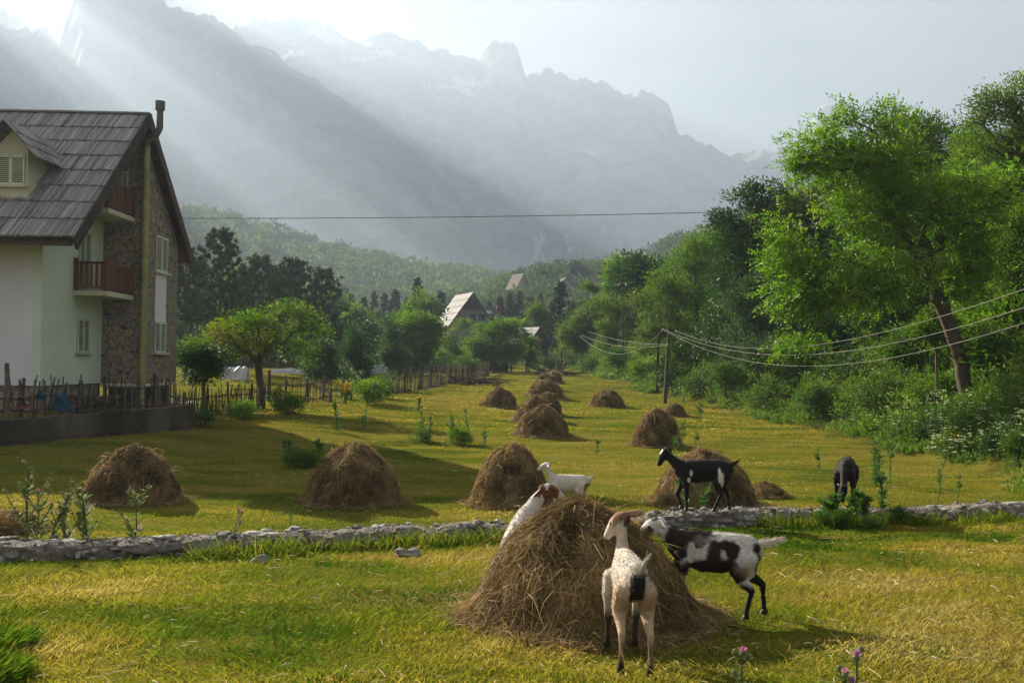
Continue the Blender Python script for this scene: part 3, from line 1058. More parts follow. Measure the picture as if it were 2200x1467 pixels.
def conifer_mesh(H, Rb, seed, pine=True, base=.25):
    r_ = np.random.default_rng(seed)
    tr, cr = MB(), MB()
    T = np.stack([np.cumsum(r_.normal(size=9) * H * .004), np.cumsum(r_.normal(size=9) * H * .004), np.linspace(0, H, 9)], 1)
    tr.tube(T, np.linspace(H * .018, .02, 9), n=7)
    nb = 70 if pine else 90
    for k in range(nb):
        f = base + (1 - base) * (k + r_.random()) / nb
        z = H * f
        c = np.array([np.interp(z, T[:, 2], T[:, 0]), np.interp(z, T[:, 2], T[:, 1]), z])
        g = (f - base) / (1 - base)
        if pine:
            prof = (1 - g) ** .65 * min(1, .45 + 2.2 * g)
            L_ = Rb * prof * r_.uniform(.55, 1.25) + .3
            rise = .25 + .5 * g
        else:
            L_ = Rb * (1 - g) ** .9 * r_.uniform(.75, 1.15) + .2
            rise = -.15 + .5 * g
        az = k * 2.4 + r_.normal() * .5
        dv = np.array([math.cos(az), math.sin(az), rise])
        n = 5
        t = np.linspace(0, 1, n)[:, None]
        P = c + dv * L_ * t + np.array([0, 0, .25 * L_]) * t ** 2
        tr.tube(P, np.linspace(.035, .01, n) * (H / 11), n=3, cap=False)
        m_ = int(4 + 7 * L_ / Rb)
        q = r_.uniform(.3 if pine else .15, 1.05, m_)
        C = np.stack([np.interp(q, t[:, 0], P[:, i]) for i in range(3)], 1) + r_.normal(size=(m_, 3)) * .14 * np.array([1, 1, .5])
        per = 9
        idx = np.repeat(np.arange(m_), per)
        D = unit(r_.normal(size=(len(idx), 3)) + dv * .9 + np.array([0, 0, .5 if pine else -.1]))
        cl = r_.random(m_)
        cr.cards(C[idx] - D * .05, D, r_.normal(size=D.shape), (.42 if pine else .38) * (.7 + .6 * r_.random(len(idx))), .15, var=np.clip(.5 * cl[idx] + .5 * r_.random(len(idx)), 0, 1))
    return tr, cr


def conifer_at(name, label, group, px, ytop, d, proto, H, rz):
    a, _ = ray(px, ytop)
    x = float(a * d)
    z = gz(x, d) - .1
    top = W(px, ytop, d)[2]
    s = (top - z) / H
    root = empty(name, (x, d, z), rz, label, 'pine tree' if name == 'pine_tree' else 'spruce', group)
    root.scale = (s, s, s)
    for n_, me in proto:
        link(n_, me, root)
    return root


PINES = []
for s_, (H, R) in enumerate([(11, 2.3), (9.5, 2.8), (10, 2.5), (12, 2.4)]):
    tr, cr = conifer_mesh(H, R, 60 + s_, True, base=.3 if s_ != 3 else .42)
    PINES.append((H, [('trunk', tr.mesh('trunk', M_bark, True)), ('crown', cr.mesh('crown', M_pine))]))
SPR = []
for s_, (H, R) in enumerate([(12, 2.1), (11, 2.6), (10, 2.4)]):
    tr, cr = conifer_mesh(H, R, 80 + s_, False, base=.12)
    SPR.append((H, [('trunk', tr.mesh('trunk', M_bark, True)), ('crown', cr.mesh('crown', M_pine2))]))

for (px, yt, d, k, lab) in [(402, 545, 80, 3, 'pine half hidden behind the house eave'), (470, 503, 84, 0, 'tallest pine, standing free right of the big house'), (430, 570, 92, 3, 'slim pine in the gap behind the two leftmost pines'),
                            (562, 562, 96, 1, 'broad flat-topped pine above the yellow tree, left of the pair'), (632, 567, 98, 2, 'dark pine at the middle of the clump above the yellow tree'), (698, 588, 100, 1, 'lowest pine at the right end of the clump'), (600, 585, 106, 2, 'pine squeezed behind the clump above the yellow tree'), (520, 610, 100, 0, 'short pine below the gap right of the tallest pine')]:
    H, pr = PINES[k]
    conifer_at('pine_tree', lab, 'tall pines behind the garden', px, yt, d, pr, H, px * .37)
r_ = np.random.default_rng(5)
row = [(735, 650), (757, 632), (782, 640), (806, 628), (828, 632), (850, 625), (872, 640), (925, 640), (948, 628), (990, 640), (1050, 650), (1075, 640), (1095, 632), (1118, 628), (1140, 640), (1160, 632), (1185, 650), (1232, 650), (1262, 655), (715, 655), (770, 655), (838, 655), (905, 655), (1108, 655), (1150, 655), (960, 655), (1020, 640), (1300, 650), (1285, 640)]
for i, (px, yt) in enumerate(row):
    H, pr = SPR[i % 3]
    d = 185 + 30 * r_.random()
    conifer_at('spruce_tree', 'dark conifer in the belt between the orchard and the village slope', 'conifer belt behind the orchard', px, yt, d, pr, H, px * .7)
# shady trees closing the view between the house and the orchard
DK = []
for k in range(4):
    lb = [(np.array([q[0], q[1], q[2]]), np.array([1.6, 1.6, 1.3])) for q in np.random.default_rng(300 + k).uniform([-2, -2, 1.8], [2, 2, 5.2], (9, 3))]
    tr, cr = tree_mesh([(0, 0, 0), (.1, 0, 1.5), (.1, .1, 3.2)], .2, lb, tips=150, per=42, ll=.34, lw=.18, spread=.5, seed=310 + k, split=3)
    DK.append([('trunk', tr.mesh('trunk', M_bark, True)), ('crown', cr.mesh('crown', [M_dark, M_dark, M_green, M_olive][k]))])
r_ = np.random.default_rng(12)
for i, (px, d, sc) in enumerate([(385, 112, 1.1), (405, 130, 1.3), (430, 118, 1.0), (455, 136, 1.4), (482, 120, 1.2), (510, 132, 1.3), (540, 118, 1.1), (568, 138, 1.3), (600, 124, 1.2), (632, 140, 1.3), (660, 126, 1.2), (690, 140, 1.3), (722, 124, 1.1), (750, 136, 1.3), (785, 126, 1.1), (815, 140, 1.2), (845, 128, 1.1), (880, 142, 1.2), (915, 140, 1.1), (395, 150, 1.7), (500, 155, 1.6), (620, 158, 1.6), (1300, 135, 1.2), (1350, 125, 1.3), (1400, 110, 1.4), (1440, 100, 1.4), (345, 120, 1.2), (300, 125, 1.3), (240, 125, 1.3)]):
    a, _ = ray(px, 780)
    x = float(a * d)
    root = empty('broadleaf_tree', (x, d, gz(x, d) - .1), px * .7, 'shady broadleaf tree in the dark row behind the garden and orchard', 'tree', 'shady trees behind the garden and orchard')
    root.scale = (sc, sc, sc * r_.uniform(.85, 1.15))
    for n_, me in DK[i % 3]:
        link(n_, me, root)
# wood climbing the slope above the bank
for i in range(46):
    px, d = r_.uniform(1560, 2420), 48 + 60 * r_.random()
    a, _ = ray(px, 700)
    x = float(a * d)
    if x < bank_x(d) + 9:
        continue
    root = empty('broadleaf_tree', (x, d, gz(x, d) - .1), px * .7, 'leafy tree in the wood climbing the slope above the bank', 'tree', 'wood on the slope above the bank')
    sc = r_.uniform(.9, 1.5)
    root.scale = (sc, sc, sc * r_.uniform(.85, 1.1))
    for n_, me in DK[i % 4]:
        link(n_, me, root)
conifer_at('spruce_tree', 'tall pointed spruce standing above the conifer belt, left of the stone house', 'conifer belt behind the orchard', 896, 598, 160, SPR[0][1], SPR[0][0], .3)
conifer_at('spruce_tree', 'tall spruce standing above the conifer belt, right of the stone house', 'conifer belt behind the orchard', 1207, 608, 140, SPR[1][1], SPR[1][0], 1.3)
# ------------------------------------------------------------------ bank scrub, shrubs, flowers
M_herb = mat_leaf('herb_leaf', [(.05, (.03, .075, .010)), (.5, (.095, .165, .022)), (.9, (.24, .29, .06))], trans=.4, nscale=.5, namt=.5, spec=.12)
M_shrub = mat_leaf('shrub_leaf', [(.05, (.022, .06, .009)), (.5, (.06, .125, .018)), (.9, (.15, .21, .042))], trans=.38, nscale=.6, namt=.45, spec=.12)
M_umbel = mat_leaf('white_petals', [(.0, (.55, .55, .42)), (1, (.8, .8, .7))], trans=.3)


def clump_cloud(m, C, R, Hh, per, ll, lw, seed, upright=.8):
    r_ = np.random.default_rng(seed)
    k = len(C)
    idx = np.repeat(np.arange(k), per)
    u = r_.random(len(idx))
    az = r_.random(len(idx)) * 2 * np.pi
    rr = R[idx] * r_.random(len(idx)) ** .5 * (1 - .5 * u)
    P = C[idx] + np.stack([rr * np.cos(az), rr * np.sin(az), u ** .8 * Hh[idx]], -1)
    D = unit(np.stack([np.cos(az), np.sin(az), np.zeros_like(az)], -1) * .6 + r_.normal(size=(len(idx), 3)) * .55 + np.array([0, 0, upright]))
    cl = r_.random(k)
    m.cards(P, D, unit(r_.normal(size=D.shape) + np.array([0, 0, .6])), ll[idx] * (.6 + .8 * r_.random(len(idx))), lw[idx], var=np.clip(.5 * cl[idx] + .5 * r_.random(len(idx)), 0, 1), fold=.1)


def scatter_bank(n, ylo, yhi, tmax, seed, tmin=.2):
    r_ = np.random.default_rng(seed)
    y = ylo * (yhi / ylo) ** r_.random(n)
    t = tmin + (tmax - tmin) * r_.random(n) ** .85
    x = bank_x(y) + t + .8 * fbm(y * .25, 0, oct=2, seed=6)
    return x, y


m = MB()
for (n, a, b, tm, per, ll, sd) in [(3200, 13, 34, 14, 46, .13, 1), (3800, 30, 62, 16, 36, .20, 2), (2200, 60, 140, 15, 30, .36, 3)]:
    x, y = scatter_bank(n, a, b, tm, 20 + sd)
    dens = fbm(x * .22, y * .22, oct=3, seed=8)
    keep = dens > -.8
    x, y, dens = x[keep], y[keep], dens[keep]
    C = np.stack([x, y, ground(x, y) - .03], -1)
    edge = np.clip((x - bank_x(y)) / 2.2, .25, 1)
    Hh = (.6 + .7 * rng.random(len(x)) + .35 * np.clip(dens, -.4, 1)) * edge
    clump_cloud(m, C, .35 + .4 * rng.random(len(x)), Hh, per, np.full(len(x), ll), np.full(len(x), ll * .34), 30 + sd)
tag(m.build('undergrowth', M_herb), 'waist-high green weeds and brambles covering the right-hand bank', kind='stuff')

# white umbels over the bank weeds
m = MB()
r_ = np.random.default_rng(44)
pts = []
for (px0, px1, py0, py1, n) in [(1990, 2330, 870, 1000, 420), (1760, 1960, 800, 850, 110), (2040, 2300, 720, 800, 200), (1830, 2050, 830, 930, 120), (1500, 1750, 790, 850, 60)]:
    for k in range(n):
        pts.append(GP(r_.uniform(px0, px1), r_.uniform(py0, py1) + 20))
P = np.array(pts)
P[:, 2] += .55 + .5 * r_.random(len(P))
per = 7
idx = np.repeat(np.arange(len(P)), per)
off = r_.normal(size=(len(idx), 3)) * np.array([.035, .035, .008])
D = unit(np.stack([r_.normal(size=len(idx)), r_.normal(size=len(idx)), .1 * r_.normal(size=len(idx))], -1))
m.cards(P[idx] + off, D, np.tile([0, 0, 1.0], (len(idx), 1)) + r_.normal(size=off.shape) * .2, .07, .055)
st = P + r_.normal(size=P.shape) * np.array([.1, .1, 0]) - np.array([0, 0, .6])
m.strands(st, (st + P) / 2, P, .008, mat=1)
tag(m.build('white_wildflowers', [M_umbel, M_herb]), 'white umbel flowers scattered over the bank weeds', kind='stuff')


def shrub_mesh(seed, R=1.0, H=1.3, leaves=1500, ll=.10):
    r_ = np.random.default_rng(seed)
    lobes = []
    for k in range(6):
        a = r_.random() * 6.28
        q = R * .55 * r_.random()
        lobes.append((np.array([q * math.cos(a), q * math.sin(a), H * r_.uniform(.35, .75)]), np.array([R * .5, R * .5, H * .33])))
    tips = 70
    tr, cr = tree_mesh([(0, 0, -.05), (.03, 0, H * .15), (.05, .05, H * .35)], .04, lobes, tips=tips, per=leaves // tips, ll=ll, lw=ll * .55, spread=.16, seed=seed, inner=.3, twig=.004, droop=.05)
    return tr, cr


SHR = []
for k, (R, H, ll, mm) in enumerate([(1.1, 1.3, .10, M_shrub), (.9, 1.7, .11, M_shrub), (1.3, 1.2, .12, M_green), (1.0, 1.5, .10, M_dark)]):
    tr, cr = shrub_mesh(200 + k, R, H, 1700, ll)
    SHR.append([('stem', tr.mesh('stem', M_bark, True)), ('foliage', cr.mesh('foliage', mm))])


def shrub_at(px, py, k, sc, label, group, rz=None, p=None):
    p = GP(px, py) if p is None else p
    root = empty('shrub', p - np.array([0, 0, .05]), px * .13 if rz is None else rz, label, 'shrub', group)
    root.scale = (sc, sc, sc)
    for n_, me in SHR[k]:
        link(n_, me, root)


G = 'leafy shrubs in the scrub on the right-hand bank'
for i, (px, py, sc) in enumerate([(1270, 800, 1.6), (1330, 812, 1.8), (1380, 822, 1.7), (1440, 838, 1.5), (1500, 850, 1.6), (1560, 862, 1.5), (1470, 800, 2.2), (1560, 810, 2.2), (1640, 880, 1.3), (1740, 905, 1.2), (1700, 820, 1.8), (1800, 850, 1.5), (1880, 880, 1.3), (1950, 830, 1.6), (2030, 870, 1.1), (2000, 960, .9), (2090, 940, 1.0), (2140, 850, 1.5), (2180, 760, 2.0), (2150, 980, .8), (1230, 790, 1.6), (1880, 770, 2.2), (2080, 760, 1.8), (1620, 800, 2.0), (2060, 990, .7), (2190, 1010, .7)]):
    shrub_at(px, py, i % 4, sc, 'leafy green shrub in the flowery scrub on the right-hand bank', G)
G = 'bushes along the field edge and fences'
for i, (px, py, sc, k, lab) in enumerate([(1000, 806, 1.8, 0, 'low dark bush at the head of the hay field beside the stone shed'), (1085, 800, 1.7, 3, 'bush right of the stone shed'), (1150, 795, 1.5, 2, 'pale bush behind the farthest haystacks'), (790, 868, 1.1, 2, 'rounded bush by the wattle fence right of the mullein'), (815, 858, 1.1, 0, 'grassy bush at the near end of the wattle fence'),
                                          (630, 890, .8, 2, 'leafy bush at the foot of the yellow tree'), (755, 858, 1.0, 3, 'dark clipped bush behind the mullein'), (430, 918, .7, 0, 'weedy bush at the end of the retaining wall'), (520, 902, .7, 2, 'weedy bush under the stick fence'), (590, 885, .8, 3, 'dark bush right of the yellow tree trunk'), (840, 800, 1.5, 2, 'bush behind the wattle fence'), (935, 795, 2.2, 2, 'green thicket below the see-through tree'), (985, 790, 2.4, 0, 'thicket behind the stone shed'), (1045, 790, 2.0, 2, 'light green bush over the shed roof'), (1185, 802, 1.3, 0, 'dark bush by the fallen poles')]):
    shrub_at(px, py, k, sc, lab, G)
# ------------------------------------------------------------------ grass
M_grass = mat_leaf('grass_blade', [(.0, (.028, .075, .007)), (.33, (.115, .152, .016)), (.56, (.235, .20, .030)), (.78, (.295, .215, .060)), (1, (.40, .31, .14))], trans=.6, namt=0, rough=.8, spec=0, tcol=(1.1, 1.15, .62))


def grass_var(x, y, r_):
    g = .47 + .50 * fbm(x * .55, y * 1.0, oct=4, seed=61) + .16 * fbm(x * .11, y * .2, oct=2, seed=62)
    # greener along the wall foot and in the lower left corner
    s = y - wall_y(x)
    g = g - .3 * np.exp(-((s + .7) / .5) ** 2)
    g = np.where(s > 0, .50 + (g - .46) * .75, g)
    return np.clip(g + r_.normal(size=len(x)) * np.where(s > 0, .07, .13), 0, 1)


def keep_clear(x, y):
    s = y - wall_y(x)
    k = ~((s > -.32) & (s < .32) & (x < 8.6))
    dx, dy = x - RET_A[0], y - RET_A[1]
    L = -(dx * _RD[1] - dy * _RD[0])
    k &= ~((L > -.1) & (L < .35) & (y < 36.5))
    return k


def blades(m, n, ylo, yhi, h, w, seed, lean=.5, xr=.62, pw=1.0):
    r_ = np.random.default_rng(seed)
    f = r_.random(n)
    y = ylo * (yhi / ylo) ** (f ** pw)
    x = (r_.random(n) * 2 - 1) * (xr * y + .6)
    k = keep_clear(x, y) & (x < bank_x(y) + 1.5) & (x > -16 - .1 * y)
    # worn and raked-bare places where the thatch shows
    bare = fbm(x * .9 + 7, y * 1.3, oct=3, seed=66)
    k &= ~((bare > .42) & (r_.random(n) < .62))
    x, y = x[k], y[k]
    n = len(x)
    z = ground(x, y)
    P = np.stack([x, y, z - .01], -1)
    cl = fbm(x * 3.1, y * 3.1, oct=2, seed=71)
    hh = h * (.55 + .8 * r_.random(n)) * (1 + .45 * cl)
    # blades lie over in drifts
    a = 2.2 * fbm(x * .8, y * .8, oct=2, seed=73) + r_.normal(size=n) * 1.6
    D = np.stack([np.cos(a) * lean, np.sin(a) * lean, np.ones(n)], -1) + r_.normal(size=(n, 3)) * .28
    D = unit(D)
    bend = np.stack([np.cos(a), np.sin(a), np.zeros(n)], -1)
    P1 = P + D * (hh * .5)[:, None]
    P2 = P + D * hh[:, None] * .92 + bend * (hh * .35)[:, None]
    m.strands(P, P1, P2, w * (.7 + .6 * r_.random(n)), var=grass_var(x, y, r_))


m = MB()
blades(m, 190000, 3.6, 14, .052, .0052, 301, lean=.45, pw=.8)
blades(m, 9000, 3.6, 13.0, .12, .005, 302, lean=.7, pw=.8)
tag(m.build('meadow_grass', M_grass), 'mown yellow-green grass on the near terrace', kind='stuff')
m = MB()
blades(m, 270000, 11.5, 44, .045, .011, 303, lean=.5)
blades(m, 150000, 40, 130, .055, .026, 304, lean=.5, xr=.30)
tag(m.build('hay_field_grass', M_grass), 'short mown grass over the hay field', kind='stuff')

# lush strip in front of the wall and at the lower left corner
m = MB()
r_ = np.random.default_rng(77)
n = 9000
x = r_.uniform(-8, 9.5, n)
y = wall_y(x) - .33 - np.abs(r_.normal(size=n)) * .22
cl = fbm(x * 1.6, y * 1.6, oct=2, seed=78)
k = cl > .12
x, y, cl = x[k], y[k], cl[k]
n = len(x)
P = np.stack([x, y, ground(x, y) - .01], -1)
hh = .06 + .13 * r_.random(n) * (.6 + cl)
D = unit(np.stack([r_.normal(size=n) * .4, r_.normal(size=n) * .4, np.ones(n)], -1))
m.strands(P, P + D * (hh * .55)[:, None], P + D * hh[:, None] + r_.normal(size=(n, 3)) * .05, .009, var=np.clip(.26 + .2 * r_.normal(size=n), 0, 1))
for (cx, cy, R, n, hm) in [(-3.45, 6.15, .42, 2600, .2), (-3.7, 6.9, .4, 1400, .2), (-1.0, 5.9, .3, 200, .1)]:
    rr = R * r_.random(n) ** .5
    a = r_.random(n) * 6.28
    x, y = cx + rr * np.cos(a), cy + rr * np.sin(a)
    P = np.stack([x, y, ground(x, y) - .01], -1)
    D = unit(np.stack([np.cos(a) * .5, np.sin(a) * .5, np.ones(n)], -1) + r_.normal(size=(n, 3)) * .5)
    hh = hm * (.5 + .7 * r_.random(n)) * (1.15 - rr / R * .5)
    m.strands(P, P + D * (hh * .5)[:, None], P + D * hh[:, None] + np.stack([np.cos(a), np.sin(a), -.3 + 0 * a], -1) * (hh * .3)[:, None], .011, var=np.clip(.12 + .1 * r_.normal(size=n), 0, 1))
tag(m.build('tall_grass', M_grass), 'lush uncut grass along the foot of the stone wall', kind='stuff')

M_straw = mat_leaf('dry_straw', [(.0, (.30, .22, .10)), (1, (.52, .44, .28))], trans=.2, namt=0, rough=.7, spec=.1, tcol=(1, .9, .7))
# loose straws lying on the turf
m = MB()
n = 2600
y = 4 * (30 / 4) ** r_.random(n)
x = (r_.random(n) * 2 - 1) * (.6 * y + .5)
k = keep_clear(x, y) & (x < bank_x(y))
x, y = x[k], y[k]
n = len(x)
a = r_.random(n) * 6.28
L_ = .04 + .12 * r_.random(n) ** 2
P0 = np.stack([x, y, ground(x, y) + .03 + .02 * r_.random(n)], -1)
dv = np.stack([np.cos(a), np.sin(a), .15 * r_.normal(size=n)], -1) * L_[:, None]
m.strands(P0, P0 + dv * .5 + np.array([0, 0, .006]), P0 + dv, .0035 + .0003 * y, var=.9 + .1 * r_.random(n))
tag(m.build('loose_straw', M_straw), 'dry straws scattered over the grass', kind='stuff')
# ------------------------------------------------------------------ the big house on the left
def prism(m, poly, ext, mat=0, var=None):
    poly = np.asarray(poly, float)
    ext = np.asarray(ext, float)
    n = len(poly)
    V = np.concatenate([poly, poly + ext])
    v0 = rng.random() if var is None else var
    nrm = np.cross(poly[1] - poly[0], poly[2] - poly[0])
    flip = np.dot(nrm, ext) > 0
    a = list(range(n))
    b = list(range(n, 2 * n))
    off = m.n
    for f in ([a[::-1], b] if flip else [a, b[::-1]]):
        m.f.append((np.array([f]) + off, mat, np.array([v0])))
    for i in range(n):
        j = (i + 1) % n
        q = [i, j, n + j, n + i] if flip else [j, i, n + i, n + j]
        m.f.append((np.array([q]) + off, mat, np.array([v0])))
    m.v.append(V)
    m.n += len(V)
    return m


def stone_mat(name, cols, mortar, scale=3.3, mort=.05):
    m, nt, ns, L = new_mat(name)
    ge = ns.new('ShaderNodeNewGeometry')
    mp = nd(ns, 'ShaderNodeMapping')
    mp.inputs['Scale'].default_value = (1, 1, 1.25)
    L.new(ge.outputs['Position'], mp.inputs[0])
    nz = nd(ns, 'ShaderNodeTexNoise', i_Scale=3.0, i_Detail=2)
    L.new(mp.outputs[0], nz.inputs['Vector'])
    av = nd(ns, 'ShaderNodeMix', data_type='RGBA', blend_type='LINEAR_LIGHT')
    av.inputs[0].default_value = .12
    L.new(mp.outputs[0], av.inputs[6])
    L.new(nz.outputs['Color'], av.inputs[7])
    v1 = nd(ns, 'ShaderNodeTexVoronoi', i_Scale=scale)
    v2 = nd(ns, 'ShaderNodeTexVoronoi', feature='DISTANCE_TO_EDGE', i_Scale=scale)
    for v in (v1, v2):
        L.new(av.outputs[2], v.inputs['Vector'])
    sx = ns.new('ShaderNodeSeparateColor')
    L.new(v1.outputs['Color'], sx.inputs[0])
    cr = ramp(ns, [(i / (len(cols) - 1), c) for i, c in enumerate(cols)])
    L.new(sx.outputs[0], cr.inputs[0])
    n2 = nd(ns, 'ShaderNodeTexNoise', i_Scale=14, i_Detail=5)
    L.new(ge.outputs['Position'], n2.inputs['Vector'])
    mu = nd(ns, 'ShaderNodeMix', data_type='RGBA', blend_type='OVERLAY')
    mu.inputs[0].default_value = .55
    L.new(cr.outputs[0], mu.inputs[6])
    L.new(n2.outputs['Color'], mu.inputs[7])
    lt = nd(ns, 'ShaderNodeMapRange')
    L.new(v2.outputs['Distance'], lt.inputs[0])
    lt.inputs[1].default_value = mort * .5
    lt.inputs[2].default_value = mort
    mx = nd(ns, 'ShaderNodeMix', data_type='RGBA')
    L.new(lt.outputs[0], mx.inputs[0])
    mx.inputs[6].default_value = rgb(mortar)
    L.new(mu.outputs[2], mx.inputs[7])
    b = nd(ns, 'ShaderNodeBsdfPrincipled', i_Roughness=.85)
    L.new(mx.outputs[2], b.inputs['Base Color'])
    bp = nd(ns, 'ShaderNodeBump', i_Strength=.7, i_Distance=.04)
    L.new(lt.outputs[0], bp.inputs['Height'])
    L.new(bp.outputs[0], b.inputs['Normal'])
    o = ns.new('ShaderNodeOutputMaterial')
    L.new(b.outputs[0], o.inputs[0])
    return m


M_shingle = mat_noise('weathered_shingles', [(.10, (.06, .059, .058)), (.42, (.21, .205, .20)), (.72, (.36, .34, .32)), (.97, (.48, .34, .24))], scale=2.4, stretch=(18, .9, .9), rough=.8, bump=.6, bscale=18, var=.5)
M_wood_red = mat_noise('red_brown_wood', [(.3, (.085, .034, .018)), (.7, (.19, .08, .042))], scale=4, stretch=(6, 6, .7), rough=.6, var=.4)
M_wood_dark = mat_noise('dark_timber', [(.3, (.025, .016, .012)), (.7, (.09, .055, .038))], scale=5, rough=.75, var=.4)
M_plaster = mat_noise('lilac_grey_plaster', [(.3, (.64, .62, .66)), (.7, (.74, .72, .76))], scale=.7, rough=.9, bump=.15, bscale=40)
M_plaster2 = mat_noise('pale_green_plaster', [(.3, (.56, .64, .52)), (.7, (.66, .72, .62))], scale=.5, rough=.9, bump=.15, bscale=40)
M_soffit = mat_noise('cream_soffit', [(.3, (.48, .46, .32)), (.7, (.58, .56, .42))], scale=.8, rough=.9)
M_stone = stone_mat('crazy_stone_cladding', [(.17, .165, .155), (.30, .20, .12), (.22, .21, .19), (.34, .22, .13), (.19, .19, .185), (.32, .25, .17)], (.045, .042, .038))
M_plinth = stone_mat('plinth_stone', [(.20, .18, .15), (.30, .23, .15), (.24, .22, .20)], (.06, .06, .052), 2.2, .05)
M_shutter = mat_noise('pale_shutter_paint', [(.3, (.50, .55, .44)), (.7, (.62, .66, .55))], scale=3, rough=.6)
M_gap = mat_noise('shutter_shadow', [(.3, (.02, .022, .02)), (.7, (.03, .03, .028))], scale=3)
M_pipe = mat_noise('weathered_pipe', [(.3, (.20, .19, .06)), (.7, (.34, .33, .13))], scale=2, rough=.35, spec=.5)
M_flue = mat_noise('flue_metal', [(.3, (.06, .065, .055)), (.7, (.13, .13, .11))], scale=4, rough=.5, spec=.5)
M_void = mat_noise('void_shade', [(.3, (.02, .018, .015)), (.7, (.035, .03, .025))], scale=2)  # near-black colour stands in for shade in the open void under the tower
M_iron = mat_noise('black_iron', [(.3, (.015, .015, .015)), (.7, (.03, .03, .03))], scale=2, rough=.5)

XA, XB, XR, XL = -16.1, -14.57, -14.2, -27.5
YF, Y1, Y2 = 34.0, 39.0, 43.2
RIDGE = W(320, 249, 38.6)
EF = W(165, 510, 32.4)
ER = W(413, 558, 44.1)
ZB = 1.8
house = empty('big_house', (XA, 36, gz(XA, 35)), 0, 'tall three-storey house with plank roof, stone-clad corner and red balconies', 'house')
HO = np.array(house.location)


def hp(m, name, mats, parent=None, smooth=False):
    for k in range(len(m.v)):
        m.v[k] = m.v[k] - HO
    return m.build(name, mats, parent or house, smooth)


def roof_z(y):
    return np.where(y < RIDGE[1], RIDGE[2] - (RIDGE[1] - y) * (RIDGE[2] - EF[2]) / (RIDGE[1] - EF[1]), RIDGE[2] - (y - RIDGE[1]) * (RIDGE[2] - ER[2]) / (ER[1] - RIDGE[1]))


# walls (set 0.3 below the roof surface)
def uz(y):
    return float(roof_z(y)) - .32


m = MB()
prism(m, [(XL, YF, ZB), (XA - .003, YF, ZB), (XA - .003, YF, uz(YF)), (XL, YF, uz(YF))], (0, .3, 0))
hp(m, 'wall', M_plaster)['label'] = 'lilac-grey plastered front wall'
m = MB()
prism(m, [(XA, YF - .002, ZB), (XA, Y1, ZB), (XA, Y1, uz(Y1)), (XA, RIDGE[1], uz(RIDGE[1])), (XA, YF - .002, uz(YF))], (-.3, 0, 0))
hp(m, 'wall', M_plaster2)['label'] = 'pale green plastered gable wall'
m = MB()
prism(m, [(XB, Y1, ZB), (XB, Y2, ZB), (XB, Y2, uz(Y2)), (XB, Y1, uz(Y1))], (XA - XB + .003, 0, 0))
hp(m, 'stone_tower', M_stone)['label'] = 'stone-clad projecting corner'
m = MB()
prism(m, [(XL, Y2, ZB), (XA, Y2, ZB), (XA, Y2, uz(Y2)), (XL, Y2, uz(Y2))], (0, -.3, 0))
hp(m, 'wall', M_plaster)['label'] = 'rear wall'
m = MB()
m.box(((XL + XA) / 2 - .1, YF + .25, (ZB + 0) / 2), (XA - XL, .3, ZB + .6))
m.box((XA - .25, (YF + Y1) / 2 + .2, ZB / 2), (.28, Y1 - YF, ZB + .55))
hp(m, 'plinth', M_plinth)
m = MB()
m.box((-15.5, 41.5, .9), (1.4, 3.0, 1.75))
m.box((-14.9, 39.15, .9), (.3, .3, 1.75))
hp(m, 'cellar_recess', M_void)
# small grey band under the tower
m = MB()
m.box(((XA + XB) / 2, (Y1 + Y2) / 2, ZB - .06), (XB - XA + .06, Y2 - Y1 + .06, .12))
hp(m, 'sill_band', M_soffit)

# plank roof: overlapping courses of individual boards
def plank_slope(m, e, r, x0, x1, rows, thick=.075, bw=.10):
    e, r = np.asarray(e, float), np.asarray(r, float)
    d = (r - e) / rows
    n = np.array([0, -d[2], d[1]])
    n = n / np.linalg.norm(n)
    if n[2] < 0:
        n = -n
    Lr = np.linalg.norm(d)
    t = d / Lr
    for k in range(rows):
        nb = int((x1 - x0) / bw)
        xs = np.linspace(x0, x1, nb + 1)
        for i in range(nb):
            j = rng.normal() * .012
            a = e + d * k - t * (.10 + rng.random() * .03) + n * (.06 + j)
            b = e + d * (k + 1) + n * (.0 + j * .3)
            w = xs[i + 1] - xs[i] - .012
            xc = (xs[i] + xs[i + 1]) / 2
            V = []
            for p in (a, b):
                for h in (0, thick):
                    for s in (-.5, .5):
                        V.append([xc + s * w, p[1] + n[1] * h, p[2] + n[2] * h])
            m.add(V, [[0, 1, 3, 2], [4, 6, 7, 5], [0, 4, 5, 1], [2, 3, 7, 6], [0, 2, 6, 4], [1, 5, 7, 3]], 0, min(1, max(0, rng.normal(.5, .22))))


m = MB()
plank_slope(m, EF, RIDGE, XL, XR - .05, 8)
plank_slope(m, ER, RIDGE, XL, XR - .05, 7, bw=.3)
m.box(((XL + XR) / 2, RIDGE[1], RIDGE[2] + .07), (XR - XL, .34, .07), None, 0, .35)
roof = hp(m, 'roof', M_shingle)
m = MB()
for (a, b) in ((EF, RIDGE), (ER, RIDGE)):
    # deck under the boards, rafters' soffit
    prism(m, [(XL, a[1], a[2] - .03), (XR - .12, a[1], a[2] - .03), (XR - .12, b[1], b[2] - .03), (XL, b[1], b[2] - .03)], (0, 0, -.14))
hp(m, 'roof_deck', M_wood_dark, roof)
m = MB()
for (a, b) in ((EF, RIDGE), (ER, RIDGE)):
    m.beam((XR - .03, a[1] - (.15 if a is EF else -.15), a[2] - .25), (XR - .03, b[1], b[2] - .10), .07, .42, up=(1, 0, 0) if False else (0, 0, 1))
hp(m, 'barge_board', M_wood_dark, roof)
m = MB()
m.box(((XL + XR) / 2 - .1, EF[1] + .06, EF[2] - .20), (XR - XL - .2, .06, .16))
hp(m, 'fascia', M_wood_dark, roof)

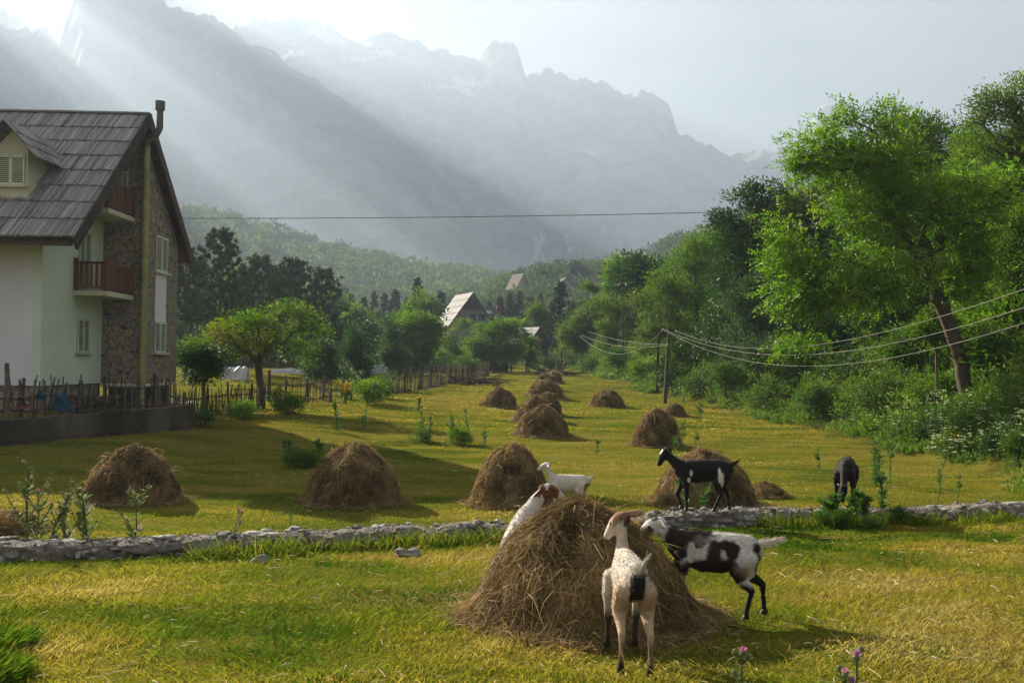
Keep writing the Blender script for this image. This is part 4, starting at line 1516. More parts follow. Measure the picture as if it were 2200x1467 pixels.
# dormer
DX, DYF = -17.3, 33.9
AP = W(7, 258, 33.3)
DE = W(75, 339, 33.3)
hw = DE[0] - AP[0]
slope = (AP[2] - DE[2]) / hw
m = MB()
bw = .56
zt = AP[2] - .2
prism(m, [(AP[0] - bw, DYF, 7.9), (AP[0] + bw, DYF, 7.9), (AP[0] + bw, DYF, zt - slope * bw), (AP[0], DYF, zt), (AP[0] - bw, DYF, zt - slope * bw)], (0, 3.2, 0))
dorm = hp(m, 'dormer', M_soffit)
m = MB()
for s in (-1, 1):
    rows = 3
    nb = 22
    ys = np.linspace(33.3, 38.2, nb + 1)
    for k in range(rows):
        f0, f1 = k / rows, (k + 1) / rows
        for i in range(nb):
            x0, z0 = AP[0] + s * hw * (1 - f0) * 1.02, DE[2] + (AP[2] - DE[2]) * f0 + .04
            x1, z1 = AP[0] + s * hw * (1 - f1), DE[2] + (AP[2] - DE[2]) * f1
            w = (ys[1] - ys[0]) * .46
            yc = (ys[i] + ys[i + 1]) / 2
            prism(m, [(x0, yc - w, z0), (x0, yc + w, z0), (x1, yc + w, z1), (x1, yc - w, z1)], (0, 0, .05), 0, min(1, max(0, rng.normal(.42, .2))))
hp(m, 'dormer_roof', M_shingle, dorm)


def louvre(m, c, wv, h, nrm, n=16):
    """two-leaf louvred shutter: c = bottom centre, wv = width vector, nrm = outward normal"""
    c, wv, nrm = [np.asarray(t, float) for t in (c, wv, nrm)]
    w = np.linalg.norm(wv)
    u = wv / w
    Rm = np.stack([u, nrm, [0, 0, 1]], 1)
    for s in (-1, 1):
        cc = c + u * s * w * .25
        for (dx, dz, sx, sz) in [(-w * .22, h / 2, .05, h), (w * .22, h / 2, .05, h), (0, .04, w * .44, .08), (0, h - .04, w * .44, .08)]:
            m.box(cc + u * dx + np.array([0, 0, dz]) + nrm * .02, (sx, .05, sz), Rm, 0)
        for k in range(n):
            z = .10 + (h - .2) * (k + .5) / n
            a = math.radians(38)
            Rl = Rm @ rot_x(a)
            m.box(cc + np.array([0, 0, z]) + nrm * .02, (w * .42, .055, .012), Rl, 0)
    m.box(c + np.array([0, 0, h / 2]) - nrm * .012, (w, .02, h), Rm, 1)


def window(c, wv, h, nrm, sill=True, n=16, parent=None):
    m = MB()
    louvre(m, c, wv, h, np.asarray(nrm, float), n)
    wdw = hp(m, 'shutter', [M_shutter, M_gap], parent)
    if sill:
        m = MB()
        u = np.asarray(wv, float)
        w = np.linalg.norm(u)
        u = u / w
        nr = np.asarray(nrm, float)
        Rm = np.stack([u, nr, [0, 0, 1]], 1)
        m.box(np.asarray(c) + np.array([0, 0, -.05]) + nr * .06, (w + .2, .16, .07), Rm)
        for s in (-1, 1):
            m.box(np.asarray(c) + u * s * (w / 2 + .16) + nr * .09 + np.array([0, 0, .0]), (.14, .03, .04), Rm)
        hp(m, 'window_sill', M_soffit, None)
    return wdw


window((XA + .015, 37.3, 2.98), (0, 1.0, 0), 1.25, (1, 0, 0))
window((XA + .015, 37.3, 5.34), (0, .95, 0), 2.15, (1, 0, 0), sill=False, n=26)
window((XB + .015, 41.1, 6.36), (0, 1.35, 0), 1.45, (1, 0, 0), n=18)
window((XB + .015, 41.1, 3.05), (0, 1.3, 0), 1.25, (1, 0, 0), n=16)
window((-15.42, Y1 - .015, 9.15), (.5, 0, 0), .95, (0, -1, 0), sill=False, n=12)
window((AP[0] + .0, DYF - .02, 8.62), (.95, 0, 0), 1.0, (0, -1, 0), n=12)
m = MB()
m.box((XB + .012, 41.1, 5.3), (.03, 1.25, 1.98))
hp(m, 'plaster_panel', M_plaster)

# balconies
for (z0, cx, y0) in ((5.24, -14.86, 36.4), (8.28, -14.86, 36.4)):
    m = MB()
    m.box(((XA + cx) / 2, (y0 + Y1) / 2, z0 - .09), (cx - XA, Y1 - y0 - .004, .18))
    bal = hp(m, 'balcony', M_soffit)
    m = MB()
    for (x, y) in ((XA + .09, y0 + .06), (cx - .06, y0 + .06), (cx - .06, Y1 - .08)):
        m.box((x, y, z0 + .6), (.12, .12, 1.2))
    m.box(((XA + cx) / 2, y0 + .06, z0 + 1.03), (cx - XA, .07, .09))
    m.box(((XA + cx) / 2, y0 + .06, z0 + .12), (cx - XA, .06, .07))
    m.box((cx - .06, (y0 + Y1) / 2, z0 + 1.03), (.07, Y1 - y0, .09))
    m.box((cx - .06, (y0 + Y1) / 2, z0 + .12), (.06, Y1 - y0, .07))
    for x in np.arange(XA + .26, cx - .15, .19):
        m.box((x, y0 + .06, z0 + .58), (.10, .03, .86))
    for y in np.arange(y0 + .2, Y1 - .15, .17):
        m.box((cx - .06, y, z0 + .58), (.03, .10, .86))
    hp(m, 'railing', M_wood_red, bal)
# flue pipe and its cap
m = MB()
m.tube([(-14.42, 38.86, gz(-14.42, 38.86) + .1), (-14.42, 38.86, 6.0), (-14.42, 38.86, 11.1)], .13, n=12)
for z in (2.5, 4.2, 5.9, 7.6, 9.3):
    m.tube([(-14.42, 38.86, z), (-14.42, 38.86, z + .05)], .145, n=12)
hp(m, 'flue_pipe', M_pipe, None, True)
m = MB()
m.tube([(-14.42, 38.86, 11.0), (-14.40, 38.8, 11.25), (-14.0, 38.7, 11.5), (-13.86, 38.66, 11.72), (-13.86, 38.66, 12.5)], .13, n=12)
m.tube([(-13.86, 38.66, 12.45), (-13.86, 38.66, 12.78)], .19, n=12)
hp(m, 'flue_cap', M_flue, None, True)
# ------------------------------------------------------------------ yard, fences, far houses
M_conc = mat_noise('stained_concrete', [(.28, (.018, .014, .010)), (.5, (.065, .054, .038)), (.72, (.15, .125, .088))], scale=.9, stretch=(1, 1, .35), rough=.95, bump=.4, bscale=14)  # stains are real; the wall's deep shade is also set into this colour
M_stick = mat_noise('grey_sticks', [(.3, (.045, .036, .027)), (.7, (.15, .12, .09))], scale=6, rough=.95, var=.7)
M_blue = mat_noise('blue_cloth', [(.3, (.012, .075, .14)), (.7, (.02, .12, .20))], scale=3, rough=.7)
M_red = mat_noise('red_cloth', [(.3, (.11, .03, .022)), (.7, (.17, .05, .035))], scale=3, rough=.8)
M_orange = mat_noise('orange_board', [(.3, (.26, .09, .025)), (.7, (.36, .14, .04))], scale=3, rough=.8)
M_white = mat_noise('white_sheet', [(.3, (.28, .29, .30)), (.7, (.42, .43, .44))], scale=1.2, rough=.6)


def rel(m, o):
    o = np.asarray(o, float)
    for k in range(len(m.v)):
        m.v[k] = m.v[k] - o
    return m


def fence(name, label, P, h=1.0, step=.16, rails=(.35, .85), post=2.2, lean=.08, thick=.027, seed=1, cat='fence', sag=0.0):
    """stick fence along ground points P (world)"""
    r_ = np.random.default_rng(seed)
    P = np.asarray(P, float)
    s = np.concatenate([[0], np.cumsum(np.linalg.norm(np.diff(P[:, :2], axis=0), axis=1))])
    at = lambda q: np.array([np.interp(q, s, P[:, 0]), np.interp(q, s, P[:, 1]), 0])
    zg = lambda q: np.interp(q, s, P[:, 2])
    root = empty(name, P[0], 0, label, cat)
    m = MB()
    for q in np.arange(0, s[-1], step):
        q = q + r_.normal() * step * .2
        b = at(q)
        b[2] = zg(q) - .1
        t = b + np.array([r_.normal() * lean, r_.normal() * lean, h * r_.uniform(.85, 1.25) + .1])
        k = b + (t - b) * .5 + r_.normal(size=3) * .012
        m.tube([b, k, t], [thick, thick * .9, thick * .6], n=5, var=r_.random())
    rel(m, P[0]).build('pickets', M_stick, root)
    for f in rails:
        m = MB()
        q = np.arange(0, s[-1] + .01, max(.6, step * 3))
        Q = np.array([at(t) for t in q])
        Q[:, 2] = zg(q) + h * f + r_.normal(size=len(q)) * .03 - sag * np.abs(np.sin(q / post * np.pi))
        m.tube(Q, .03, n=6, var=.3)
        rel(m, P[0]).build('rail', M_stick, root)
    for q in np.arange(0, s[-1] + .1, post):
        m = MB()
        b = at(q)
        b[2] = zg(q) - .15
        m.tube([b, b + np.array([r_.normal() * .05, r_.normal() * .05, h * r_.uniform(1.05, 1.3) + .15])], [.06, .05], n=7, var=r_.random())
        rel(m, P[0]).build('post', M_stick, root)
    return root


def retz(q):
    p = RET_A + _RD * q
    return p


# retaining wall
q = np.linspace(-.2, 9.1, 60)
m = MB()
n_ = np.array([_RD[1], -_RD[0]])
rings = []
for t in q:
    p = RET_A + _RD * t
    zb = gz(p[0] + n_[0] * .5, p[1] + n_[1] * .5) - .25
    zt = .98 + .02 * vnoise(t * 1.3, 0, 0, 4) + .025 * vnoise(t * 4.7, 0, 0, 5) + .02 * t
    a, b = p + n_ * .12, p - n_ * .16
    rings.append([(a[0], a[1], zb), (a[0] - .02, a[1], zb + .33), (a[0], a[1], zb + .36), (a[0], a[1], zt), (b[0], b[1], zt + .01), (b[0], b[1], zb)])
m.loft(rings)
tag(m.build('retaining_wall', M_conc), 'low stained concrete wall holding up the house garden', 'wall')
YW = [RET_A + _RD * t - n_ * .34 for t in (-2.5, 0.0, 2.5, 4.6)]
fence('stick_fence', 'rickety stick fence leaning along the garden, left of the brushwood pile', [np.array([p[0], p[1], gz(p[0], p[1]) + .05]) for p in YW], h=1.05, step=.15, lean=.12, seed=3, rails=(.25, .6), thick=.034)
YW = [RET_A + _RD * t - n_ * .40 for t in (5.3, 7.3, 8.8)]
fence('stick_fence', 'gate-like stick fence panel on the concrete wall, below the flue pipe', [np.array([p[0], p[1], gz(p[0], p[1]) + .05]) for p in YW], h=1.05, step=.17, lean=.06, seed=4, rails=(.2, .75), thick=.032)
pts = [(-12.9, 36.2), (-12.7, 38.2), (-12.4, 40.5), (-12.1, 43.0), (-11.6, 45.8)]
fence('stick_fence', 'long close-set stick fence between the house and the yellow tree', [np.array([x, y, gz(x, y)]) for x, y in pts], h=1.05, step=.115, lean=.07, seed=5, rails=(.2, .75))
P = [GP(612, 872), GP(655, 866), GP(712, 858)]
fence('stick_fence', 'sagging stick fence right of the yellow tree trunk', P, h=1.15, step=.22, lean=.06, seed=6, rails=(.2, .9), sag=.15)
P = [GP(835, 848), GP(900, 838), GP(960, 826), GP(1010, 815), GP(1052, 806)]
fence('wattle_fence', 'long wattle fence with drooping rails at the far left of the hay field', P, h=1.25, step=.24, lean=.05, seed=7, rails=(.25, .9), post=3.2, sag=.3, thick=.028)


def single_post(px, py, ytop, label, r=.07, name='wooden_post', lean=0.0):
    p = GP(px, py)
    h = W(px, ytop, p[1])[2] - p[2]
    m = MB()
    m.tube([(0, 0, -.2), (lean * .5, .02, h * .5), (lean, 0, h)], [r, r * .9, r * .75], n=7)
    o = m.build(name, M_stick, None, True)
    o.location = p
    tag(o, label, 'post')
    return o


p = RET_A + _RD * (-1.1) - n_ * .3
m = MB()
m.tube([(0, 0, -.3), (.03, 0, 1.4), (-.02, 0, 2.35)], [.10, .085, .06], n=7)
m.tube([(.05, 0, 1.2), (.17, 0, 1.5)], [.05, .035], n=6)
o = m.build('wooden_post', M_stick, None, True)
o.location = (W(14, 880, 28.3)[0], 28.3, gz(W(14, 880, 28.3)[0], 28.3))
tag(o, 'tall forked pole at the left edge of the photo in front of the house', 'post')
single_post(577, 862, 795, 'stout round post right behind the yellow tree trunk', .12)
single_post(710, 866, 832, 'square post ending the sagging fence', .11)
single_post(1168, 803, 768, 'grey post at the head of the field, left of the leaning post', .13)
single_post(1205, 800, 750, 'tall dark post at the head of the field', .10)
single_post(1206, 808, 776, 'pale leaning post among the fallen poles', .12, lean=.3)
single_post(1098, 800, 768, 'fence post behind the head of the field beside the stone shed', .12)
single_post(1131, 800, 766, 'thin fence post left of the red shed', .10)

# brushwood pile, cloths and boards in the yard
def yard_pt(px, py, t):
    return t


def pile(name, label, p, n, L_, r, seed, spread, cat):
    r_ = np.random.default_rng(seed)
    m = MB()
    for k in range(n):
        a = r_.normal() * .5
        c = np.array([r_.normal() * spread[0], r_.normal() * spread[1], abs(r_.normal()) * spread[2] + .05])
        d = np.array([math.cos(a), math.sin(a), r_.normal() * .25]) * L_ * r_.uniform(.5, 1) * .5
        m.tube([c - d, c + r_.normal(size=3) * .04, c + d], r * r_.uniform(.5, 1.2), n=5, var=r_.random())
    o = m.build(name, M_stick)
    o.location = p
    tag(o, label, cat)


pb = W(190, 880, 33.5)
pile('brushwood_pile', 'heap of cut branches in the yard under the house wall', (pb[0], 33.4, gz(pb[0], 33.4)), 70, 1.7, .03, 5, (.5, .4, .22), 'brushwood')
p = GP(1030, 826)
pile('brushwood_pile', 'small heap of twigs at the foot of the wattle fence', p, 45, 2.6, .03, 6, (.8, .4, .2), 'brushwood')
p = GP(1190, 806)
pile('pole_pile', 'fallen pale poles and rubble behind the farthest haystacks', p, 22, 4.0, .06, 7, (1.2, .6, .25), 'poles')


def cloth(name, label, p, w, h, mat, seed, cat):
    r_ = np.random.default_rng(seed)
    nu, nv = 12, 12
    u, v = np.meshgrid(np.linspace(-.5, .5, nu), np.linspace(0, 1, nv))
    y = .10 * fbm(u * 4, v * 3, oct=3, seed=seed)
    x = u * w * (1 - .35 * v ** 2) + .05 * fbm(u * 3, v * 2, oct=2, seed=seed + 1)
    z = v * h
    V = np.stack([x, y, z], -1).reshape(-1, 3)
    V2 = V + np.array([0, .015, 0])
    m = MB()
    i = np.arange(nv - 1)[:, None] * nu
    j = np.arange(nu - 1)[None]
    qd = np.stack([i + j, i + j + 1, i + nu + j + 1, i + nu + j], -1).reshape(-1, 4)
    m.add(V, qd)
    m.add(V2, qd[:, ::-1])
    o = m.build(name, mat, None, True)
    o.location = p
    tag(o, label, cat)


def yp(px, py, d):
    q = W(px, py, d)
    return (q[0], d, q[2])


cloth('blue_tarp', 'bright blue sheet hung over the garden fence', yp(130, 882, 30.2), .55, .52, M_blue, 3, 'tarp')
cloth('blue_bag', 'small dark blue bag on a stick against the plinth', yp(86, 858, 29.6), .22, .26, M_blue, 4, 'bag')
cloth('red_cloth', 'faded red cloth on the fence beside the forked pole', yp(46, 878, 29.0), .34, .34, M_red, 5, 'cloth')
m = MB()
m.box((0, 0, .4), (.32, .04, .85), rot_z(.2))
m.box((.36, .1, .38), (.3, .04, .8), rot_z(.1))
o = m.build('orange_boards', M_orange)
xx = W(328, 870, 38.2)[0]
o.location = (xx, 38.2, gz(xx, 38.2))
tag(o, 'two orange boards standing behind the stick fence', 'boards')
m = MB()
for k in range(5):
    m.beam((0, k * .18, .02 + k * .06), (1.7, k * .18 - .3, .05), .12, .04)
o = m.build('plank_stack', M_white)
xx = W(335, 828, 47)[0]
o.location = (xx, 47, gz(xx, 47) + .05)
tag(o, 'pale planks lying in the sunny yard behind the house', 'planks')

# stone shed, garden wall, white sheet frames
M_shed = stone_mat('dry_stone', [(.09, .085, .08), (.16, .15, .14), (.22, .2, .18)], (.03, .03, .028), 1.6, .05)
d = 112.0
p0, p1 = W(992, 803, d), W(1092, 800, d)
zg = gz((p0[0] + p1[0]) / 2, d) - .2
zt = W(1040, 777, d)[2]
sh = empty('stone_shed', (p0[0], d, zg), 0, 'low flat-roofed stone shed at the top left of the hay field', 'shed')
m = MB()
m.box(((p1[0] - p0[0]) / 2, 1.4, (zt - zg) / 2), (p1[0] - p0[0], 2.8, zt - zg))
m.build('wall', M_shed, sh)
m = MB()
for k in range(12):
    m.box(((p1[0] - p0[0]) * (k + .5) / 12, 1.2, zt - zg + .10 + .03 * rng.random()), ((p1[0] - p0[0]) / 12 + .08, 3.6, .14), rot_x(.03 * rng.normal()))
m.build('roof', M_shingle, sh)
m = MB()
m.beam((3.6, -.15, .1), (5.0, -.1, 1.2), .1, .1)
m.beam((2.2, -.12, .0), (2.2, -.12, zt - zg), .14, .1)
m.build('prop', M_stick, sh)
d = 84.0
a, b = W(655, 800, d), W(992, 800, 108)
m = MB()
n = 30
rings = []
for k in range(n):
    f = k / (n - 1)
    x, y = a[0] + (b[0] - a[0]) * f, d + (108 - d) * f
    z = gz(x, y)
    zt_ = W(660 + 330 * f, 789 + (-3) * f, y)[2] + .05 * vnoise(k * .7, 0, 0, 3)
    zt_ = max(zt_, z + .7)
    rings.append([(x - .1, y - .15, z - .3), (x - .1, y - .15, zt_), (x + .1, y + .15, zt_), (x + .1, y + .15, z - .3)])
m.loft(rings)
tag(m.build('garden_wall', M_conc), 'long dark wall crossing behind the young orchard trees', 'wall')
for (px, py, dd, w, h, lab, nm) in [(812, 800, 82, 1.6, .75, 'white plastic sheet draped on a garden frame behind the wattle fence', 'plastic_sheet'), (795, 800, 84, .7, .7, 'smaller white sheet left of the draped garden frame', 'plastic_sheet'), (506, 812, 62, 1.5, .8, 'pale heap of sheeting half hidden behind the yellow tree', 'plastic_sheet'), (632, 800, 80, 3.4, .35, 'pale sheet-metal strip roofing behind the yellow tree', 'sheet_roof')]:
    m = MB()
    nu = 10
    rings = []
    for k in range(nu):
        f = k / (nu - 1) - .5
        x = f * w
        rings.append([(x, -.5, 0), (x, -.35 + .05 * rng.normal(), h * .6 + .06 * rng.normal()), (x, 0, h + .07 * rng.normal()), (x, .4, h * .55), (x, .5, 0)])
    m.loft(rings)
    o = m.build(nm, M_white)
    q = W(px, py, dd)
    o.location = (q[0], dd, max(gz(q[0], dd) - .05, W(px, py, dd)[2] - .1))
    tag(o, lab, 'sheet')


# ------------------------------------------------------------------ stone house with steep plank roof, shed, far houses
M_hstone = stone_mat('house_stone', [(.16, .15, .14), (.22, .20, .18), (.27, .25, .23)], (.12, .11, .10), 2.2, .05)
M_lit_sh = mat_noise('lit_slope_shingles', [(.2, (.055, .05, .046)), (.7, (.12, .107, .097))], scale=.8, stretch=(1, 8, 1), rough=.7, var=.6)  # paler shingle copy: grazing sun and sky light put into the left slope
M_dk_sh = mat_noise('dark_shingles', [(.2, (.035, .03, .03)), (.7, (.08, .07, .065))], scale=.8, stretch=(8, 1, 1), rough=.8, var=.5)  # dark roofs; also the stone house's right slope, coloured as unlit
M_glass = mat_noise('dark_pane', [(.3, (.02, .025, .03)), (.7, (.04, .045, .05))], scale=1, rough=.15, spec=.5)
M_brownwood = mat_noise('red_brown_boards', [(.3, (.06, .026, .018)), (.7, (.14, .06, .04))], scale=1.5, stretch=(.4, .4, 9), rough=.85)
M_redroof = mat_noise('red_tiles', [(.3, (.035, .017, .014)), (.7, (.06, .027, .022))], scale=1, rough=.8)


def gable_house(name, label, px_l, px_r, py_apex, d, ztop=None, depth=8, yaw=0.0, wallmat=None, roofmat=None, roofmat2=None, windows=(), eave=.55, base=None, cat='house', hfrac=.5, over=.5, gmat=None):
    """house whose gable faces the camera; outline from the photo at depth d"""
    A = W((px_l + px_r) / 2, py_apex, d)
    wl = W(px_l, py_apex, d)[0]
    wr = W(px_r, py_apex, d)[0]
    w = wr - wl
    zg = gz(A[0], d) - .3 if base is None else base
    H = A[2] - zg
    root = empty(name, (A[0], d, zg), yaw, label, cat)
    he = H * (1 - hfrac)
    m = MB()
    b = w / 2 - over
    prism(m, [(-b, 0, 0), (b, 0, 0), (b, 0, he), (0, 0, H - .25), (-b, 0, he)], (0, depth, 0))
    m.build('wall', wallmat, root)
    sl = (H - he) / b
    m = MB()
    for s, mt in ((-1, 0), (1, 1)):
        rows, nb = 5, max(6, int(depth / .6))
        ys = np.linspace(-.5, depth + .5, nb + 1)
        for k in range(rows):
            f0, f1 = k / rows, (k + 1) / rows
            for i in range(nb):
                x0, x1 = s * w / 2 * (1 - f0) * 1.01, s * w / 2 * (1 - f1)
                z0, z1 = H - sl * w / 2 * (1 - f0) + .10, H - sl * w / 2 * (1 - f1) + .02
                prism(m, [(x0, ys[i] + .02, z0), (x0, ys[i + 1] - .02, z0), (x1, ys[i + 1] - .02, z1), (x1, ys[i] + .02, z1)], (0, 0, .08), mt, min(1, max(0, rng.normal(.5, .22))))
    m.build('roof', [roofmat, roofmat2 or roofmat], root)
    for (fx, fz, ww, hh) in windows:
        m = MB()
        m.box((fx * w, -.03, fz * H), (ww + .2, .10, hh + .2), None, 0)
        fr = m.build('window', M_wood_dark, root)
        m = MB()
        m.box((fx * w, -.07, fz * H), (ww, .06, hh))
        m.build('pane', M_glass, fr)
    return root, w, H, he


hb, w, H, he = gable_house('stone_house', 'stone house with steep plank roof beyond the orchard', 960, 1070, 629, 168, depth=9, yaw=.36, wallmat=M_hstone, roofmat=M_lit_sh, roofmat2=M_dk_sh, windows=[(.03, .60, .75, .85), (.20, .605, .75, .85)], hfrac=.52, over=.45)
m = MB()
prism(m, [(-2.1, -.35, H * .735), (2.1, -.35, H * .735), (0, -.35, H - .3)], (0, .3, 0))
m.build('gable_boards', M_wood_dark, hb)
m = MB()
m.box((0, -.5, H - .85), (.14, .14, 1.1))
m.build('king_post', M_orange, hb)
m = MB()
prism(m, [(2.0, 4, 0), (7.0, 4, 0), (7.0, 4, H * .66), (2.0, 4, H * .66)], (0, 5, 0))
m.build('side_wing', M_hstone, hb)
m = MB()
prism(m, [(.8, 3.4, H * .62), (7.6, 3.4, H * .60), (6.4, 6.5, H * .80), (.8, 6.5, H * .80)], (0, 0, .12))
prism(m, [(.8, 9.6, H * .60), (7.6, 9.6, H * .60), (6.4, 6.5, H * .80), (.8, 6.5, H * .80)], (0, 0, .12))
rf = m.build('wing_roof', M_dk_sh, hb)
m = MB()
m.box((4.6, 4.45, H * .715), (.9, .08, .8), rot_x(-.85))
m.build('skylight', M_white, rf)
m = MB()
m.box((6.9, 6.2, H * .78), (.6, .6, 1.3))
m.build('chimney', M_brownwood, hb)

rs, w, H, he = gable_house('wooden_shed', 'red-brown wooden shed with pale roof at the end of the orchard', 1126, 1186, 704, 140, depth=6, yaw=.55, wallmat=M_brownwood, roofmat=M_shingle, roofmat2=M_dk_sh, hfrac=.42, over=.3, cat='shed')
gable_house('village_house', 'far house with red hipped roof on the wooded slope', 1106, 1142, 588, 330, depth=7, yaw=.5, wallmat=M_hstone, roofmat=M_redroof, hfrac=.45, over=.4)
gable_house('village_house', 'grey far house with two rows of windows below the tree crown', 1196, 1238, 596, 320, depth=6, yaw=.2, wallmat=M_hstone, roofmat=M_dk_sh, hfrac=.35, over=.3, windows=[(-.22, .3, .8, 1), (0, .3, .8, 1), (.22, .3, .8, 1), (-.15, .5, .8, 1), (.12, .5, .8, 1)])
gable_house('village_house', 'far gabled house partly behind the big round tree', 1226, 1248, 567, 385, depth=6, yaw=.3, wallmat=M_hstone, roofmat=M_dk_sh, hfrac=.5, over=.3)
gable_house('village_house', 'small pale far house right of the round tree', 1270, 1298, 596, 370, depth=5, yaw=-.3, wallmat=M_hstone, roofmat=M_dk_sh, hfrac=.45, over=.3)
#gable_house('village_house', 'tiny far house with an orange roof among the slope trees', 1024, 1042, 606, 400, depth=5, yaw=.3, wallmat=M_hstone, roofmat=M_redroof, hfrac=.5, over=.3)
gable_house('village_house', 'tiny white-gabled far house above the pine belt on the left', 724, 740, 617, 300, depth=5, yaw=-.3, wallmat=M_white, roofmat=M_dk_sh, hfrac=.6, over=.3)
plant_tree('broadleaf_tree', 'big round dark tree on the village skyline', 350, 1243, [(1243, 580, 17, 14), (1236, 592, 14, 12), (1252, 592, 12, 12)], [(1243, 612), (1243, 595)], .5, M_wood2, 'lone trees on the village slope', seed=51, tips=70, per=30, ll=1.0, lw=.6, spread=.9)
plant_tree('broadleaf_tree', 'tall pale round tree on the village skyline right of the red roof', 350, 1163, [(1163, 590, 14, 16), (1158, 602, 12, 12), (1170, 602, 11, 12)], [(1163, 618), (1163, 600)], .5, M_wood2, 'lone trees on the village slope', seed=52, tips=70, per=30, ll=1.0, lw=.6, spread=.9)

# ------------------------------------------------------------------ utility pole and cables
M_cable = mat_noise('pale_cable', [(.3, (.10, .092, .07)), (.7, (.16, .145, .11))], scale=2, rough=.6)
M_cable_dk = mat_noise('dark_cable', [(.3, (.05, .055, .06)), (.7, (.07, .075, .08))], scale=2, rough=.6)
pp = GP(1428, 866)
pd = pp[1]
top = W(1438, 704, pd)
pole = empty('utility_pole', pp, 0, 'slim wooden utility pole leaning slightly at the edge of the hay field', 'utility pole')
m = MB()
m.tube([(0, 0, -.4), (top - pp) * .5, top - pp], [.13, .11, .085], n=9)
m.build('pole', M_bark, pole, True)
m = MB()
tz = top - pp
m.beam(tz + np.array([-.45, .0, -.22]), tz + np.array([.45, 0, -.32]), .09, .10)
m.build('crossarm', M_bark, pole)
INS = [np.array([-.42, -.08, -.12]), np.array([.40, -.08, -.22]), np.array([-.1, -.1, -1.0])]
for q in INS:
    m = MB()
    m.tube([tz + q + np.array([0, .06, -.08]), tz + q + np.array([0, 0, .0]), tz + q + np.array([0, 0, .10])], [.02, .05, .035], n=8)
    m.build('insulator', M_white, pole, True)


def cable(label, pts, r, mat, sag=None):
    P = np.array(pts)
    a = P[0]
    m = MB()
    s = np.linspace(0, 1, 60)
    # smooth curve through the control points
    tck = np.concatenate([[0], np.cumsum(np.linalg.norm(np.diff(P[:, :2], axis=0), axis=1))])
    tck = tck / tck[-1]
    co = [np.polyfit(tck, P[:, k], 2) for k in range(3)]
    Q = np.stack([np.polyval(c_, s) for c_ in co], 1)
    Q += (P[0] - Q[0]) * (1 - s)[:, None] ** 3
    m.tube(Q - a, r, n=6)
    o = m.build('power_cable', mat, None, True)
    o.location = a
    tag(o, label, 'cable')


def cpts(pxs, d0, d1):
    n = len(pxs)
    if d1 < d0:                     # the line runs straight towards us, about ten metres right of the camera
        return [W(x, y, 10.3 * F / (x - PX0)) for x, y in pxs]
    return [W(x, y, d0 + (d1 - d0) * (x - pxs[0][0]) / (pxs[-1][0] - pxs[0][0])) for x, y in pxs]


cable('upper of the three pale cables sagging from the pole to the right edge', [top + INS[1] + np.array([0, 0, .05])] + cpts([(1600, 746), (1750, 742), (2000, 686), (2330, 575)], 57, 24), .009, M_cable)
cable('middle of the three pale cables crossing in front of the walnut trunk', [top + INS[0] + np.array([0, 0, .05])] + cpts([(1600, 760), (1760, 757), (2000, 712), (2330, 626)], 57, 24), .009, M_cable)
cable('lowest of the three pale cables sagging in front of the bank', [top + INS[0] + np.array([.02, -.05, 0])] + cpts([(1580, 768), (1760, 785), (2000, 748), (2330, 655)], 57, 24), .009, M_cable)
cable('cable running from the pole left into the orchard, highest of its three', [top + INS[2]] + cpts([(1380, 738), (1320, 728), (1262, 712)], 66, 84), .012, M_cable)
cable('cable running from the pole left into the orchard, middle of its three', [top + INS[2] + np.array([0, 0, -.05])] + cpts([(1370, 742), (1310, 742), (1250, 720)], 66, 84), .012, M_cable)
cable('cable running from the pole left into the orchard, lowest of its three', [top + INS[0]] + cpts([(1370, 752), (1310, 757), (1245, 722)], 66, 84), .012, M_cable)
cable('single dark cable spanning the view in front of the mountains', [W(-300, 463, 60), W(300, 469, 60), W(900, 467, 61), W(1560, 456, 62), W(2300, 430, 64)], .022, M_cable_dk)
# ------------------------------------------------------------------ haystacks
M_hay = mat_leaf('hay', [(.0, (.055, .037, .018)), (.35, (.18, .125, .057)), (.7, (.37, .265, .12)), (1, (.55, .42, .22))], trans=.25, namt=.25, nscale=3.0, rough=.7, spec=.15, tcol=(1.1, .95, .7))
M_haycore = mat_noise('hay_core', [(.3, (.030, .018, .009)), (.7, (.10, .062, .028))], scale=14, stretch=(1, 1, .4), rough=1, bump=1.0, bscale=40)  # kept dark to stand for shadow deep in the hay


